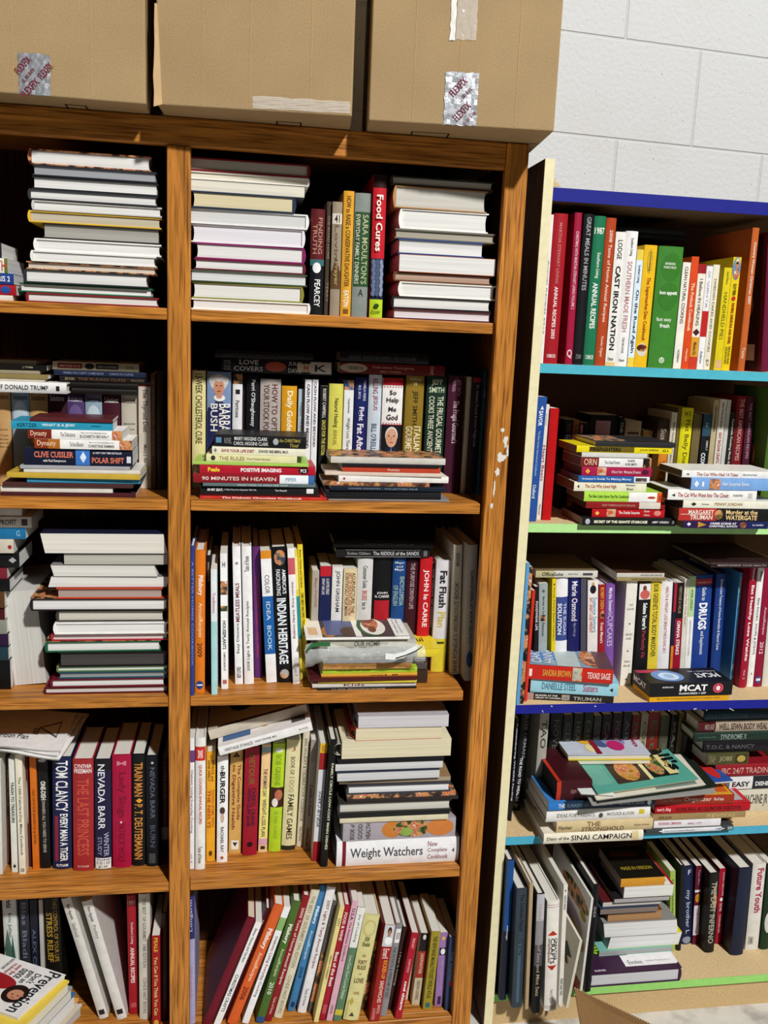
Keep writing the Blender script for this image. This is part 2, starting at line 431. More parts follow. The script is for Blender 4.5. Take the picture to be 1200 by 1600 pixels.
# ================================================================ oak bookcase
OAK = 'cd8638'
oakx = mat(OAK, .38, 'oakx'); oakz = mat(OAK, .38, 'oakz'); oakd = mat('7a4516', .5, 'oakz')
cx0, cx1 = -.1345, -.0935            # centre stile
rx0, rx1 = .4745, .5170              # right stile
lx0, lx1 = -.745, -.7025             # left stile, outside the frame
railb = zr(.3175); railt = zr(.3645); DEP = .31
oak = empty('oak_bookcase', ((lx0 + rx1) / 2, 0, 0), 'honey oak bookcase with two bays of books and cardboard boxes on top', 'bookcase')
oak_o = oak.location.copy(); inv = Matrix.Translation(-oak_o)
def opart(name, mb, mt, bevel=0): return mb.build(name, mt, oak, inv, bevel=bevel)
for (a, b_) in ((lx0, lx1), (cx0, cx1), (rx0, rx1)):
    m = MB(); m.box(a, b_, -.012, .008, 0, railb if a == cx0 else railt); opart('stile', m, oakz, .003)
m = MB(); m.box(lx1, rx0, -.010, .010, railb, railt); opart('top_rail', m, oakx, .003)
m = MB(); m.box(lx0, rx1, .0105, DEP, railt - .02, railt); opart('top_panel', m, oakx)
for (a, b_) in ((lx0 + .004, lx0 + .024), (rx1 - .024, rx1 - .004)):
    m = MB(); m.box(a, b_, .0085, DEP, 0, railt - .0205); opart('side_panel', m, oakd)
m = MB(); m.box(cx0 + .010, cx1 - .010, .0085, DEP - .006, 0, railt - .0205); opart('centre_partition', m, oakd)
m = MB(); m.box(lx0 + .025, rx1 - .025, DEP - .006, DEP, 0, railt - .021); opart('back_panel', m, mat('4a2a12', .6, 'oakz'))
sh = [(S1, 768, 504), (S2, 748, 782), (S3, 722, 1072), (S4, 717, 1355), (S5, 709, 1582)]
for (z, px, py) in sh:
    xe = min(rx1 - .0245, Xat(px, .004, z))
    for (a, b_) in ((lx1 - .012, cx0 + .0095), (cx1 - .0095, xe)):
        m = MB(); m.box(a, b_, .009, DEP - .0065, z - .019, z)
        m.box(a if a < -.5 else cx1 + .0005, b_ if b_ > 0 else cx0 - .0005, -.009, .0089, z - .021, z)
        opart('shelf', m, oakx, .002)
m = MB(); m.box(lx1, rx0, -.004, .012, 0, .03); opart('base_rail', m, oakx)
# white paint scuffs on the right stile
def scuff(px, py, w, h, seed):
    random.seed(seed); p = at(px, py, -.0124); m = MB(); pts = []
    for k in range(14):
        t = k / 14 * 2 * math.pi; r = random.uniform(.45, 1.0)
        pts.append((p.x + w * r * math.cos(t), -.01235, p.z + h * r * math.sin(t)))
    m.prism(pts, (0, -.0003, 0)); o = m.build('paint_scuff', mat('ded9d2', .7), oak, inv)
for q in ((790, 690, .006, .016, 1), (783, 715, .011, .013, 2), (777, 737, .007, .010, 3), (786, 672, .005, .007, 4), (772, 765, .0025, .02, 5), (768, 790, .0035, .008, 6), (793, 705, .003, .02, 7)): scuff(*q)

# ================================================================ painted bookcase on the right
CREAM = 'e6dcb0'; CHIP = 'dcc092'
bx0 = .5525; bx1 = .5715; bR = 1.47; BD = .27
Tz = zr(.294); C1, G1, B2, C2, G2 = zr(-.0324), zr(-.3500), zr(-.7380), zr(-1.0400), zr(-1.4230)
cas = empty('painted_bookcase', ((bx0 + bR) / 2, 0, 0), 'particleboard bookcase with blue, turquoise and green painted shelf edges', 'bookcase')
inv2 = Matrix.Translation(-cas.location)
def cpart(name, mb, mt, bevel=0): return mb.build(name, mt, cas, inv2, bevel=bevel)
ltop = at(846, 247, 0).z
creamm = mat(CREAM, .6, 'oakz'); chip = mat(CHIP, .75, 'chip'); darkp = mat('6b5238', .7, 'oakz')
creamm = mat('e8dfb6', .6)
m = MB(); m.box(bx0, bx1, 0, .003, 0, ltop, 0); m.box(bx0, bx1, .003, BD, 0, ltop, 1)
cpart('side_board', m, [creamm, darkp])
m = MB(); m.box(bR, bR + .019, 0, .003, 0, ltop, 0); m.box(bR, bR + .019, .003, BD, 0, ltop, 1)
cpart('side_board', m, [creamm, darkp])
m = MB(); m.box(bx1, bR, BD - .006, BD, .03, Tz - .02); cpart('back_board', m, mat('5c4630', .7, 'chip'))
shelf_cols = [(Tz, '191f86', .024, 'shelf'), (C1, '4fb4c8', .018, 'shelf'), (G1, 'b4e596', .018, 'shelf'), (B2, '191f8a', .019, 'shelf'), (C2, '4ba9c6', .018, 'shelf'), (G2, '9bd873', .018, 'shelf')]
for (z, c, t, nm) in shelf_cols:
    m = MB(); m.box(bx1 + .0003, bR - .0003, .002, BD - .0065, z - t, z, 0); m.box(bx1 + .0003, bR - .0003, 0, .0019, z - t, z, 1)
    cpart(nm, m, [chip if z < 1.79 else darkp, mat(c, .6)])  # top shelf body browned, putting the shade of its underside into the colour
m = MB(); m.box(bx1 + .0003, bR - .0003, .012, .03, .0, G2 - .0185); cpart('plinth', m, mat('c9ab7c', .75, 'chip'))
# torn sliver behind the top of the left board
a = at(862, 252, .03); m = MB()
pts = [at(862, 250, .02), at(866, 262, .02), at(861.5, 270, .02), at(864, 277, .02), at(876, 291, .02), at(860, 291, .02)]
m.prism([tuple(p) for p in pts], (0, .004, 0)); cpart('torn_edge', m, chip)
for i, (px, py, L, an) in enumerate([(848, 1112, .006, .8), (1020, 1110, .002, .1), (1045, 1111, .002, 0), (1086, 1108, .007, -.3), (1104, 1110, .002, .1), (1143, 1109, .012, .45), (862, 1104, .004, .3), (930, 1104, .004, .2)]):
    p = at(px, py, 0); m = MB(); dx = L * math.cos(an); dz = -L * math.sin(an)
    m.prism([(p.x - dx / 2, -.0001, p.z - dz / 2), (p.x + dx / 2, -.0001, p.z + dz / 2), (p.x + dx / 2, -.0001, p.z + dz / 2 + .0012), (p.x - dx / 2, -.0001, p.z - dz / 2 + .0018)], (0, -.0003, 0))
    cpart('chipped_paint', m, mat('ece7dc', .7))

# ================================================================ cartons on top of the oak case
BT = railt + .0008
def carton(x0p, x1p, ypx, H, depth, label, tapes=(), yaw=0, side=0):
    ov = atz((x0p + x1p) / 2, ypx, BT).y
    X0 = Xat(x0p, ov, BT); X1 = Xat(x1p, ov, BT)
    r = empty('cardboard_box', ((X0 + X1) / 2, ov, BT), label, 'box', 'brown cartons on top of the oak bookcase')
    W = X1 - X0; r.rotation_euler = (0, 0, math.radians(yaw))
    m = MB(); m.box(-W / 2, W / 2, 0, depth, 0, H); m.build('carton_body', mat('ab9068', .75, 'card'), r, bevel=.003)
    # pressed fold lines and flap seam as thin raised ribs
    m = MB()
    for u in (.23, .47, .78): m.box(-W / 2 + W * u, -W / 2 + W * u + .0012, -.0006, .0002, .004, H)
    m.build('fold_crease', mat('bd9a70', .7, 'card'), r)
    m = MB(); m.box(-W / 2 + .002, W / 2 - .002, .10, .1015, -.0006, .0002); m.build('flap_seam', mat('5f452b', .8), r)
    return r, W, ov
b1, W1, o1 = carton(-170, 228, 147.5, .52, .34, 'left brown cardboard box with crumpled foil tape patch, on oak bookcase', yaw=0)
b2, W2, o2 = carton(243, 549, 173, .52, .34, 'middle brown cardboard box with torn left corner, on oak bookcase top', yaw=-4.9)
b3, W3, o3 = carton(577, 862, 197, .52, .34, 'right brown cardboard box with bright foil tape and clear tape strip', yaw=-5)
def tape(box, W, ov, pts, name, mt, words=(), edge=None):
    """patch on the front face given by pixel corners (x0,y0,x1,y1)"""
    x0, y0, x1, y1 = pts
    a = at(x0, y0, ov); b_ = at(x1, y1, ov); o = box.location
    X0, Z1, X1, Z0 = a.x - o.x, a.z - o.z, b_.x - o.x, b_.z - o.z
    Z0 = max(Z0, .001); random.seed(int(x0)); m = MB(); n = 10; V = []; F = []
    for j in range(n + 1):
        for i in range(n + 1):
            ex = random.uniform(-.001, .001)
            V.append((X0 + (X1 - X0) * i / n + (ex if i in (0, n) else 0), -.0009 - random.uniform(0, .0009), Z0 + (Z1 - Z0) * j / n + (ex if j in (0, n) else 0)))
    for j in range(n):
        for i in range(n): q = j * (n + 1) + i; F.append((q, q + 1, q + n + 2, q + n + 1))
    t = link_mesh(name, V, F, [mt], None, box)
    its = []
    def mp(cx, cz, w, h, an):
        ca, sa = math.cos(an), math.sin(an)
        return lambda u, v: (X0 + (X1 - X0) * cx + (u - .5) * w * ca - (v - .5) * h * sa, Z0 + (Z1 - Z0) * cz + (u - .5) * w * sa + (v - .5) * h * ca)
    for (sx, cx, cz, w, h, an) in words: its.append((sx, '7a1f33', mp(cx, cz, w, h, math.radians(an)), .01))
    if its: letters('tape_lettering', its, lambda x, z: (x, -.0022, z), t)
    return t
foil = mat('c9ccd2', .35, 'metal'); film = mat('fffdf6', .1, 'film')
ww = [('FLEXFIX', .4, .72, .035, .012, 48), ('UL 181 B-FX', .62, .58, .03, .006, 48), ('FLEXFIX', .55, .26, .035, .012, 48), ('UL 181 B-FX', .78, .14, .03, .006, 48)]
tape(b3, W3, o3, (697, 111, 743, 201), 'foil_tape', foil, ww)
tape(b3, W3, o3, (717, -20, 743, 64), 'clear_tape', film)
tape(b3, W3, o3, (707, -20, 711, 63), 'tape_edge', mat('f4f2ec', .3))
tape(b1, W1, o1, (28, 82, 80, 150), 'foil_tape', foil, [('FLEXFIX', .15, .7, .03, .011, 50), ('FLEXFIX', .85, .6, .028, .011, 50), ('FLEXFIX', .35, .15, .034, .011, 48), ('UL 181 B-FX', .3, .45, .028, .006, 50)])
tape(b2, W2, o2, (395, 150, 546, 181), 'clear_tape', film)
# torn corner of the middle box
p0 = b2.location; m = MB()
pts = [at(240, y, o2 - .002) for y in (0, 30, 60, 90, 115, 140, 163)]
wv = [.3, .9, .4, 1.2, 2.6, 1.0, 1.8]
P2 = [(p.x - p0.x - .001 * k_, -.002, p.z - p0.z) for p, k_ in zip(pts, wv)] + [(pts[-1].x - p0.x + .012, -.002, .001), (pts[0].x - p0.x + .004, -.002, pts[0].z - p0.z)]
m.prism(P2, (0, .0015, 0)); m.build('torn_corner', mat('d3b184', .8), b2)
for (bx, pa) in ((b1, (100, 162, 142, 176)), (b2, (426, 189, 464, 200)), (b3, (640, 203, 690, 217))):
    q0 = atz(pa[0], pa[1], BT - .0004); q1 = atz(pa[2], pa[3], BT - .0004); o = bx.location; m = MB()
    x0, x1, y0, y1 = q0.x - o.x, q1.x - o.x, min(q0.y, q1.y) - o.y + .004, max(q0.y, q1.y) - o.y + .008
    for (e0, e1, f0, f1) in ((x0, x1, y0, y0 + .002), (x0, x1, y1 - .002, y1), (x0, x0 + .003, y0, y1), (x1 - .003, x1, y0, y1)): m.box(e0, e1, f0, f1, -.0007, -.0001)
    m.build('printed_mark', mat('2a2018', .7), bx)

# ---------------------------------------------------------------- open carton on the floor, one flap raised
fy = -.13
p1 = at(898, 1545, fy); p2 = at(1060, 1622, fy - .10)
cb = empty('open_carton', (p1.x + .1, fy - .25, 0), 'brown cardboard carton flap raised in front of the lowest green shelf', 'box')
io = Matrix.Translation(-cb.location); m = MB()
hz = .10
m.box(p1.x + .0, p1.x + .32, -.60, -.596, 0, hz); m.box(p1.x, p1.x + .32, -.204, -.20, 0, hz); m.box(p1.x, p1.x + .004, -.596, -.204, 0, hz); m.box(p1.x + .316, p1.x + .32, -.596, -.204, 0, hz); m.box(p1.x, p1.x + .32, -.6, -.2, 0, .004)
m.build('carton_body', mat('a5825a', .8, 'card'), cb, io)
m = MB(); d0 = Vector((p1.x, -.202, hz)); 
pts = [p1, p2, Vector((p2.x + .01, fy - .12, hz)), Vector((p1.x + .004, -.2, hz))]
m.prism([tuple(p) for p in pts], (0, .0045, 0)); m.build('carton_flap', mat('86643f', .8, 'card'), cb, io)
m = MB(); a = Vector(p1); b_ = Vector(p2); n = 40
for i in range(n):
    u = a.lerp(b_, i / n); v = a.lerp(b_, (i + .5) / n)
    m.prism([tuple(u + Vector((0, .0004, 0))), tuple(v + Vector((0, .0004, 0))), tuple(v + Vector((0, .0004, .0012))), tuple(u + Vector((0, .0004, .0012)))], (0, .0035, 0))
m.build('fluted_edge', mat('c7a577', .8), cb, io)
# ================================================================ OAK ROW 1
row(S1, 'at left edge of oak top row', 'books in the oak top row, left bay')
stack('far left stack, oak top row', .012, [
 I(-170, 2, 374, '20242a', 'dark paperback', h=0, D=.12), I(-170, 12, 399, 'eceae4', 'white paperback with red letters', h=0, D=.12, a=[T('TH', .9, .99, .7, 'c0402c'), P(.97, 1, 0, 1, '4f7a2c')]),
 I(-170, 21, 423, '1f3f86', 'blue paperback with white letters', h=0, D=.12, a=T('CHRIS 2', .8, .97, .5, 'ffffff')),
 I(-150, 25, 441, 'a81e26', 'red paperback with round blue badge', h=0, D=.12, a=P(.86, .95, .15, .85, '2b4f9a', 'e')),
 I(-150, 20, 458, 'e8e4da', 'cream paperback', h=0, D=.12)])
stack('top-row stack left of centre post', .012, [
 I(43, 236, 238, '5b1c1c', 'glossy dark red book, page edges out', 'L', k='photo'),
 I(50, 245, 263, '2a2d33', 'charcoal hardcover with shaded grey page edges', 'F', pg='a9abb0'),  # white pages in shade, the shade is in the page grey
 I(50, 247, 281, '26262a', 'black hardcover with bright page edges', 'F'),
 I(43, 246, 301, '35373c', 'curved dark hardcover, page edges out', 'L'),
 I(49, 253, 318, 'c9c5bd', 'pale hardcover with white page edges', 'L'),
 I(43, 252, 334, 'e3b73a', 'yellow hardcover, page edges out', 'L', pg='cfc6ae'),
 I(66, 250, 353, '2c2620', 'dark-covered book with shaded grey pages', 'F', pg='b5b1a8'),  # page grey has the shade under the yellow book painted in
 I(52, 252, 377, 'f1f0ec', 'white hardcover, page edges out', 'L'),
 I(47, 244, 396, 'e9e7e0', 'second white hardcover, page edges out', 'L'),
 I(41, 244, 413, '6d4438', 'thin patterned cookbook, cream pages out', 'F', pg='e3d6c2', k='photo'),
 I(36, 232, 425, '2e3034', 'black hardcover with cream page edges', 'L'),
 I(30, 238, 446, '1f6a4a', 'green hardcover with white page edges', 'F'),
 I(40, 248, 461, '8c2430', 'crimson hardcover with cream page edges', 'L')])
row(S1, 'standing in oak top row, right bay', 'books in the oak top row, right bay')
stack('top-row stack right of centre post', .0125, [
 I(287, 485, 251, '8c2024', 'red hardcover with grey page edges', 'R', pg='d4cfc2'),
 I(287, 484, 272, 'f0ece0', 'cream hardcover, page edges out', 'R', pg='f0ead8'),
 I(287, 476, 285, '2c2c30', 'black paperback with cream page edges', 'F', pg='f2eedd', h=0),
 I(292, 463, 303, '23324a', 'navy hardcover with yellowed page edges', 'R', pg='e8dcb4'),
 I(292, 483, 330, 'eeeeec', 'white hardcover with fine grey pages', 'R', pg='e2e2e0'),
 I(299, 477, 354, 'e9e4ea', 'white glossy hardcover, page edges out', 'R', pg='f1edf3'),
 I(305, 478, 383, '8a2062', 'purple hardcover with white page edges', 'R'),
 I(303, 478, 408, '6a1e34', 'thin maroon hardcover, page edges out', 'R'),
 I(297, 480, 425, '44523c', 'grey-green hardcover, page edges out', 'F', pg='e4e6e4'),
 I(300, 475, 444, '8c8a38', 'olive hardcover with white page edges', 'R'),
 I(299, 485, 470, 'f3f2ea', 'cream-white hardcover with rounded spine', 'R')])
s(482.7, 504, None, 326, 2, '15161a', 'maroon and black hardcover with white disc', [T('FINDING', .08, .42, .3, 'b58a78', .68), T('TRUTH', .14, .42, .3, 'b58a78', .3), P(.5, .6, .18, .78, 'f0f0ee', 'e'), T('PEARCEY', .66, .92, .42, 'f2f2f2', .55)], [(0, .47, '5e1c1e'), (.47, .53, '3f6d70')], D=.16)
s(506, 514.5, None, 315, 3, '4a3c30', 'thin dark brown hardcover', [T('THE ROAD HOME', .12, .5, .5, '8c7a66'), T('TERRY', .7, .88, .5, '8c7a66')])
s(515, 530, None, 315, 2, '9c8d78', 'beige spine with brown diamond lower half', [T('41', .11, .18, .5, '2a2018', .5, 'h'), T('Lovin', .2, .5, .4, '6f604c'), P(.46, .75, .1, .9, '5e4426', 'd'), P(.6, .76, .02, .98, '5e4426'), T('Prayer', .52, .73, .5, 'b09a70')], [(.1, .19, 'dcd4c4')])
s(531.5, 547.5, None, 298, 2, 'e0a433', 'golden yellow hardcover with dark lettering', [T('HOW to RAISE a CONSERVATIVE DAUGHTER', .04, .76, .46, '5c3c14'), T('EATON', .79, .92, .5, 'fffbe8'), P(.94, .98, .25, .75, '7a5420')])
s(549, 574.6, None, 301, 2, '87908a', 'grey-green hardcover with dark green panel', [P(.15, .75, .04, .98, '2f5130'), T("SARA MOULTON'S", .17, .73, .36, 'b3b98e', .66), T('EVERYDAY FAMILY DINNERS', .17, .73, .24, 'd6d9c2', .22), T('A', .77, .83, .3, '2c3a2c', .5, 'h')], D=.19)
_bb = [P(.585 + .028 * (i // 3) * 1.0, .625 + .028 * (i // 3), .04 + .31 * (i % 3) + .05 * ((i // 3) % 2), .34 + .29 * (i % 3) + .05 * ((i // 3) % 2), ['6a7796', '4d5a78', '8793ae'][(i * 7) % 3], 'e') for i in range(27)]
s(577, 597, 579, 272, 1, 'c4202c', 'tall red hardcover with blueberries and lime base', _bb + [T('Food Cures', .14, .53, .5, 'fff6ea', .5, 'd', .02), T('Reader', .945, .965, .7, '2a4a1a', .5, 'h'), P(.9, .93, .3, .7, '2a4a1a', 'e')], [(0, .09, '2c1616'), (.58, .87, '232a40'), (.87, 1, 'b9d62c')], D=.2)
flush()
stack('top-row stack beside right post', .010, [
 I(610, 771, 279, '3a332c', 'dull grey-paged dark hardcover', 'L', pg='c9c5b6'),
 I(614, 761, 294, 'b58a5c', 'tan hardcover with grey page edges', 'L', pg='d9d6cc', ),
 I(623, 763, 329, 'f3f2ee', 'thick white hardcover, page edges out', 'L'),
 I(617, 774, 361, '7d7768', 'shaded grey-brown book', 'F', pg='b8b09e'),  # cover and page tones include painted shade
 I(622, 756, 376, '27437c', 'blue hardcover with white page edges', 'F'),
 I(624, 774, 401, 'c9633a', 'orange-edged paperback with white pages', 'F', h=0),
 I(614, 768, 428, '6a4026', 'brown hardcover with pinkish page edges', 'L', pg='c6a590'),
 I(622, 774, 443, 'f1f0e8', 'white hardcover with cream page edges', 'L'),
 I(611, 767, 466, '1a1a1e', 'black hardcover with white page edges', 'L'),
 I(614, 768, 485, '4a1f2a', 'maroon hardcover with pinkish white edges', 'F', pg='efe6ea')])

# ================================================================ OAK ROW 2 left bay
row(S2, 'standing in oak second row, left bay', 'books in the oak second row, left bay')
def sol(xl, xr, y, c, d, tc='e6e2dc', ex=()):
    s(xl, xr, None, y, 12, c, d, [T('Solutions', .03, .09, .8, tc, .5, 'h'), *ex], D=.17)
txt = [T(w_, a_, a_ + .016, .62, '5c4630', .5, 'h') for w_, a_ in (('IN YOUR HOUR', .4, ), ('of Trouble', .46), ('Bible Verses', .5), ('and', .54), ('More', .58))]
sol(-4, 20, 610, 'c39a66', 'wide tan spine with script title', '3a2a18', txt)
sol(22, 49, 611, '8fa6b8', 'cloudy light blue script-titled book', '22303c', [P(.1, .4, .1, .9, 'b9c8d4', 'e')])
sol(50, 77.6, 612, 'c69a60', 'golden tan script-titled book', '4a3418')
sol(79, 106, 613, '3c1422', 'deep maroon script-titled book')
sol(107, 134, 614, '4d3a66', 'violet script-titled book', 'e6e2f0', [P(.12, .4, .1, .9, '6a5688', 'e')])
sol(135.5, 161, 615, '93a8ba', 'second cloudy light blue script-titled book', '22303c', [P(.12, .4, .1, .9, 'c0ced8', 'e')])
sol(162.5, 189, 616, '431826', 'second maroon script-titled book')
sol(191, 216, 617, 'bdb5a6', 'greyish cream script-titled book', '5a4e3c', [T('HEALTH SOLUTIONS', .3, .32, .7, '4a4032', .5, 'h'), T('of all kinds', .36, .375, .6, '4a4032', .5, 'h')])
s(217.5, 236, None, 599, 11, 'ccc0b2', 'cream paperback with large brown letters', [T('The Thyroid Diet', .05, .46, .5, '4e3a34'), T('Mary J. Shomon', .58, .84, .32, '4e3a34')], [(0, .03, '5a1c1c')], hard=0)
s(236.7, 243.5, None, 584, 10, '553a28', 'thin brown paperback with tan letters', [T('GET IN THE HANDOVER - GAIN MUSCLE', .05, .7, .55, '96724e')], hard=0)
s(245.5, 256, None, 580, 10, '2a1a12', 'nearly black hardcover beside the centre post')
flush()
stack('stack atop books left of centre post', .105, [
 I(82, 217, 563, 'b3a98a', 'cream paperback with red oval title', h=0, D=.12, a=[P(.06, .34, .18, .82, '7c1c20', 'r'), P(.37, .48, .12, .88, '2a2622', 'e'), P(.5, .76, .2, .85, '2c2a2a'), T('WHAT WOULD YOU DO', .08, .32, .28, 'e0c8b0'), T('SIMPLE ANSWERS', .52, .74, .28, 'a8a294'), T('GOLD', .85, .94, .34, '4a4032')]),
 I(84, 228, 576, '1f2740', 'navy paperback with pale lettering', h=0, D=.12, a=[T("WHEN YOU CAN'T COME BACK", .1, .54, .45, '7d86a0'), T('CAROLYN CUSTIS', .6, .86, .4, '7d86a0')]),
 I(93, 236, 585, '17130f', 'black hardcover with bronze lettering', D=.13, a=[T('DE VON', .06, .16, .4, 'a08c70'), T('THE RULING CLASS', .2, .72, .42, '6e4a38'), T('MORE', .78, .92, .3, '6e5a48')]),
 I(110, 216, 595, '14110f', 'plain black hardcover', D=.13),
 I(112, 214, 604, '1e1a18', 'dark charcoal hardcover', D=.13, yb=613)], base='tops', group='books lying on the second row, left bay')
stack('pile atop books, second row left edge', .10, [
 I(-80, 57, 562, '8a7c66', 'thin tan-edged magazine', h=0, D=.13, n='magazine'), I(-80, 73, 569, '15130f', 'black paperback', h=0, D=.12, a=T('J. TYNER', .75, .86, .4, 'b0a894')),
 I(-80, 62, 578, '9c9076', 'dull cream magazine', h=0, D=.13, n='magazine'), I(-80, 75, 584, '8b7a4c', 'olive tan paperback', h=0, D=.12),
 I(-80, 70, 591, 'd8d0b8', 'cream magazine', h=0, D=.13, n='magazine'),
 I(-120, 104, 596, 'eceae8', 'white hardcover with black serif lettering', D=.13, dy=-2.5, yb=612, a=[T('THE FAITH AND POWER OF DONALD TRUMP', .05, .87, .42, '1d1d22'), P(.925, .95, .25, .7, '1d1d22')])], base='tops', group='books lying on the second row, left bay')
stack('second-row stack left of centre post', .004, [
 I(47, 176, 654, '5a2226', 'thin maroon paperback', h=0, D=.10, yaw=2),
 I(18, 176, 659, '2a95b4', 'turquoise paperback with white title', h=0, D=.10, yaw=3, a=[T('KERTZER', .06, .25, .45, '12404e'), T('WHAT IS A JEW?', .3, .62, .45, 'f2fafa'), T('PAPERBACK', .78, .88, .2, '0f4a5c')]),
 I(43, 191, 672, 'f4f2ee', 'white romance paperback, maroon left end', h=0, D=.10, a=[T('The Debutante', .34, .5, .45, '7c7c84'), T('ELIZABETH BEVARLY', .55, .86, .3, '4a4a50', .35), T('New York Times Bestselling Author', .56, .84, .18, '6a6a70', .72), T('Dynasty', .03, .2, .7, 'e8c8a8')], bands=[(0, .25, '7c2418'), (.89, 1, '5c4a30', 'photo')]),
 I(53.5, 206, 687, 'f3f0ea', 'white romance paperback, orange-brown left end', h=0, D=.10, a=[T('The Boss Billionaire', .36, .5, .45, '7c7c84'), T('CHRISTINE RIMMER', .55, .82, .3, '4a4a50', .35), T('New York Times Bestselling Author', .56, .82, .16, '6a6a70', .72), T('Dynasty', .03, .22, .7, 'e8c8a8')], bands=[(0, .14, '8a3414'), (.14, .26, 'b06a22'), (.87, 1, '9a5a40', 'photo')]),
 I(38, 207, 702, '161a30', 'thick navy paperback with salmon lettering', h=0, D=.10, a=[T('CLIVE CUSSLER', .09, .45, .36, 'd8765c', .64, 'd', .03), T('with Paul Kemprecos', .17, .38, .2, 'f0ece8', .25), P(.47, .6, .02, .98, '3d78c8'), P(.51, .57, .15, .85, 'dceaf8', 'd'), T('#1 NEW YORK TIMES BESTSELLER', .63, .9, .13, 'd8d8e0', .78), T('POLAR SHIFT', .62, .92, .36, 'd8765c', .34, 'd', .03), P(.945, .985, .2, .6, 'd8dce0')]),
 I(31.5, 202, 728, 'a8a8ac', 'grey stapled magazine', h=0, D=.11, n='magazine'),
 I(37, 219, 734, 'dcd8d0', 'thin white magazine', h=0, D=.11, n='magazine'),
 I(10, 219, 739.5, 'c9a83c', 'mustard yellow magazine', h=0, D=.11, n='magazine', yaw=-1),
 I(42, 219, 748, '3f9cc4', 'light blue and white magazine', h=0, D=.11, n='magazine', pg='5a5a60'),
 I(4, 207, 755, '4a2c2a', 'dark brown magazine', h=0, D=.11, n='magazine', pg='7c6c68'),
 I(1, 176, 761.5, 'e0dcd2', 'white glossy magazine', h=0, D=.115, n='magazine'),
 I(2, 212, 770, '4c2228', 'maroon and white magazine', h=0, D=.11, n='magazine', pg='e0d8d4')], group='books in the oak second row, left bay')

# ================================================================ OAK ROW 2 right bay
row(S2, 'standing in oak second row, right bay', 'books in the oak second row, right bay', k=.67)
s(300, 320.6, None, 579, 12.5, 'e6dc9c', 'pale yellow hardcover with narrow brown lettering', T('13-WEEK CHOLESTEROL CURE', .04, .92, .5, '463618'))
face = [P(.0, .5, 0, 1, '7c93b8'), P(.03, .24, .13, .84, 'd3d0ca', 'e'), P(.05, .16, .08, .4, 'cfccc6', 'e'), P(.05, .17, .6, .9, 'cfccc6', 'e'), P(.09, .30, .27, .72, 'c98e72', 'e'), P(.03, .12, .3, .7, 'd8d5cf', 'e'), P(.165, .18, .36, .44, '3c2a24', 'e'), P(.165, .18, .55, .63, '3c2a24', 'e'), P(.185, .21, .47, .52, 'b87860', 'e'), P(.235, .25, .42, .58, '9c3c34', 'e'), P(.34, 1.4, .04, .97, '262a58', 'e'), P(.45, 1.4, .04, .97, '262a58'), P(.285, .37, .28, .76, 'eceaea', 'e'), P(.27, .335, .38, .64, 'c98e72', 'e')]
s(322.7, 359.5, None, 580.5, 12, '46588c', 'wide portrait spine of white-haired woman', face + [T('BARBARA', .4, .9, .46, 'f2f0e8', .74, 'd'), T('BUSH', .4, .75, .3, 'f2f0e8', .3, 'd')])
s(362, 377, None, 584, 12.5, 'e9e9ea', 'white hardcover with dark photo at top', [T('Perricone', .34, .56, .4, '2c2c30'), P(.2, .26, .3, .75, '24242a')], [(0, .13, '4a4240', 'photo')])
s(378, 382, None, 588, 14, '3a2a2e', 'very thin dark brown pamphlet', hard=0)
s(383, 403, None, 587, 12.5, '17171b', 'black hardcover with white sans lettering', T("Perri O'Shaughnessy", .05, .66, .4, 'e8e8ea'))
s(404.5, 436, None, 592, 12, 'b5aca6', 'wide grey hardcover with dark red lettering', [T('HOW TO OPTIMIZE', .07, .92, .28, '5c2a28', .7), T('YOUR STOCK PORTFOLIO', .07, .98, .28, '5c2a28', .3)])
s(437.3, 460.5, None, 603, 12, 'dfa01e', 'bright yellow hardcover with white lettering', T('Daily Guideposts', .07, .9, .48, 'fff8e0', .5, 'd', .02))
s(463, 472, None, 608, 13, 'a9bdd0', 'pale blue paperback, cloudy top', [T('Happy TREASURE', .2, .8, .5, '6c7484')], hard=0)
s(473, 483, None, 593, 11.5, 'ecebef', 'white spine with blue block lettering', T('CASH FLOW AND BEYOND', .06, .92, .45, '1c2350', .5, 'd', .03), hard=0)
s(484.2, 493, None, 593, 11.5, 'ebeaee', 'white spine with dotted black lettering', T('CASH FLOW AND BEYOND', .03, .9, .4, '1c2350', .5, 'd', .02), hard=0)
s(496.5, 509, None, 603, 11.5, '1a1a1c', 'black spine with yellow hand-drawn lettering', [T('ROBERT CAMPBELL', .04, .45, .4, 'd2d0c8'), T('SAUCE FOR THE GOOSE', .48, .98, .45, 'd8cf5c')], hard=0)
s(510, 531.5, None, 599.5, 11.5, 'd9d560', 'lemon yellow hardcover with serif title', [T('Natural Healing', .2, .6, .38, '30300e'), T('ANNUAL', .63, .85, .3, '8c8a34')])
s(533, 547.5, None, 594, 12, 'e6e8e8', 'white spine with blue picture top', [T('Comprehensive', .24, .44, .3, '4a5a60'), T('Weight Loss Therapy', .5, .98, .45, '4a6a4a')], [(0, .13, '33609a', 'photo')], hard=0)
s(549.5, 569, None, 590, 12, '1c2560', 'navy hardcover with pink and white title', [T('PAMELA PEEKE', .04, .3, .2, 'c8cce0', .75), T('M.D. M.P.H.', .1, .28, .2, 'c8cce0', .35), T('Fight', .38, .56, .5, 'e6e0ea', .5, 'd', .03), T('Fat After', .6, 1, .5, 'e6e0ea', .5, 'd', .03)])
s(570.5, 590.5, None, 585.5, 12, 'c8d4e0', 'pale blue hardcover with red and navy title', [T('KILLING', .05, .24, .4, '8c2430'), T('JESUS', .26, .45, .4, '8c2430'), T("BILL O'REILLY", .62, 1, .42, '24345c')])
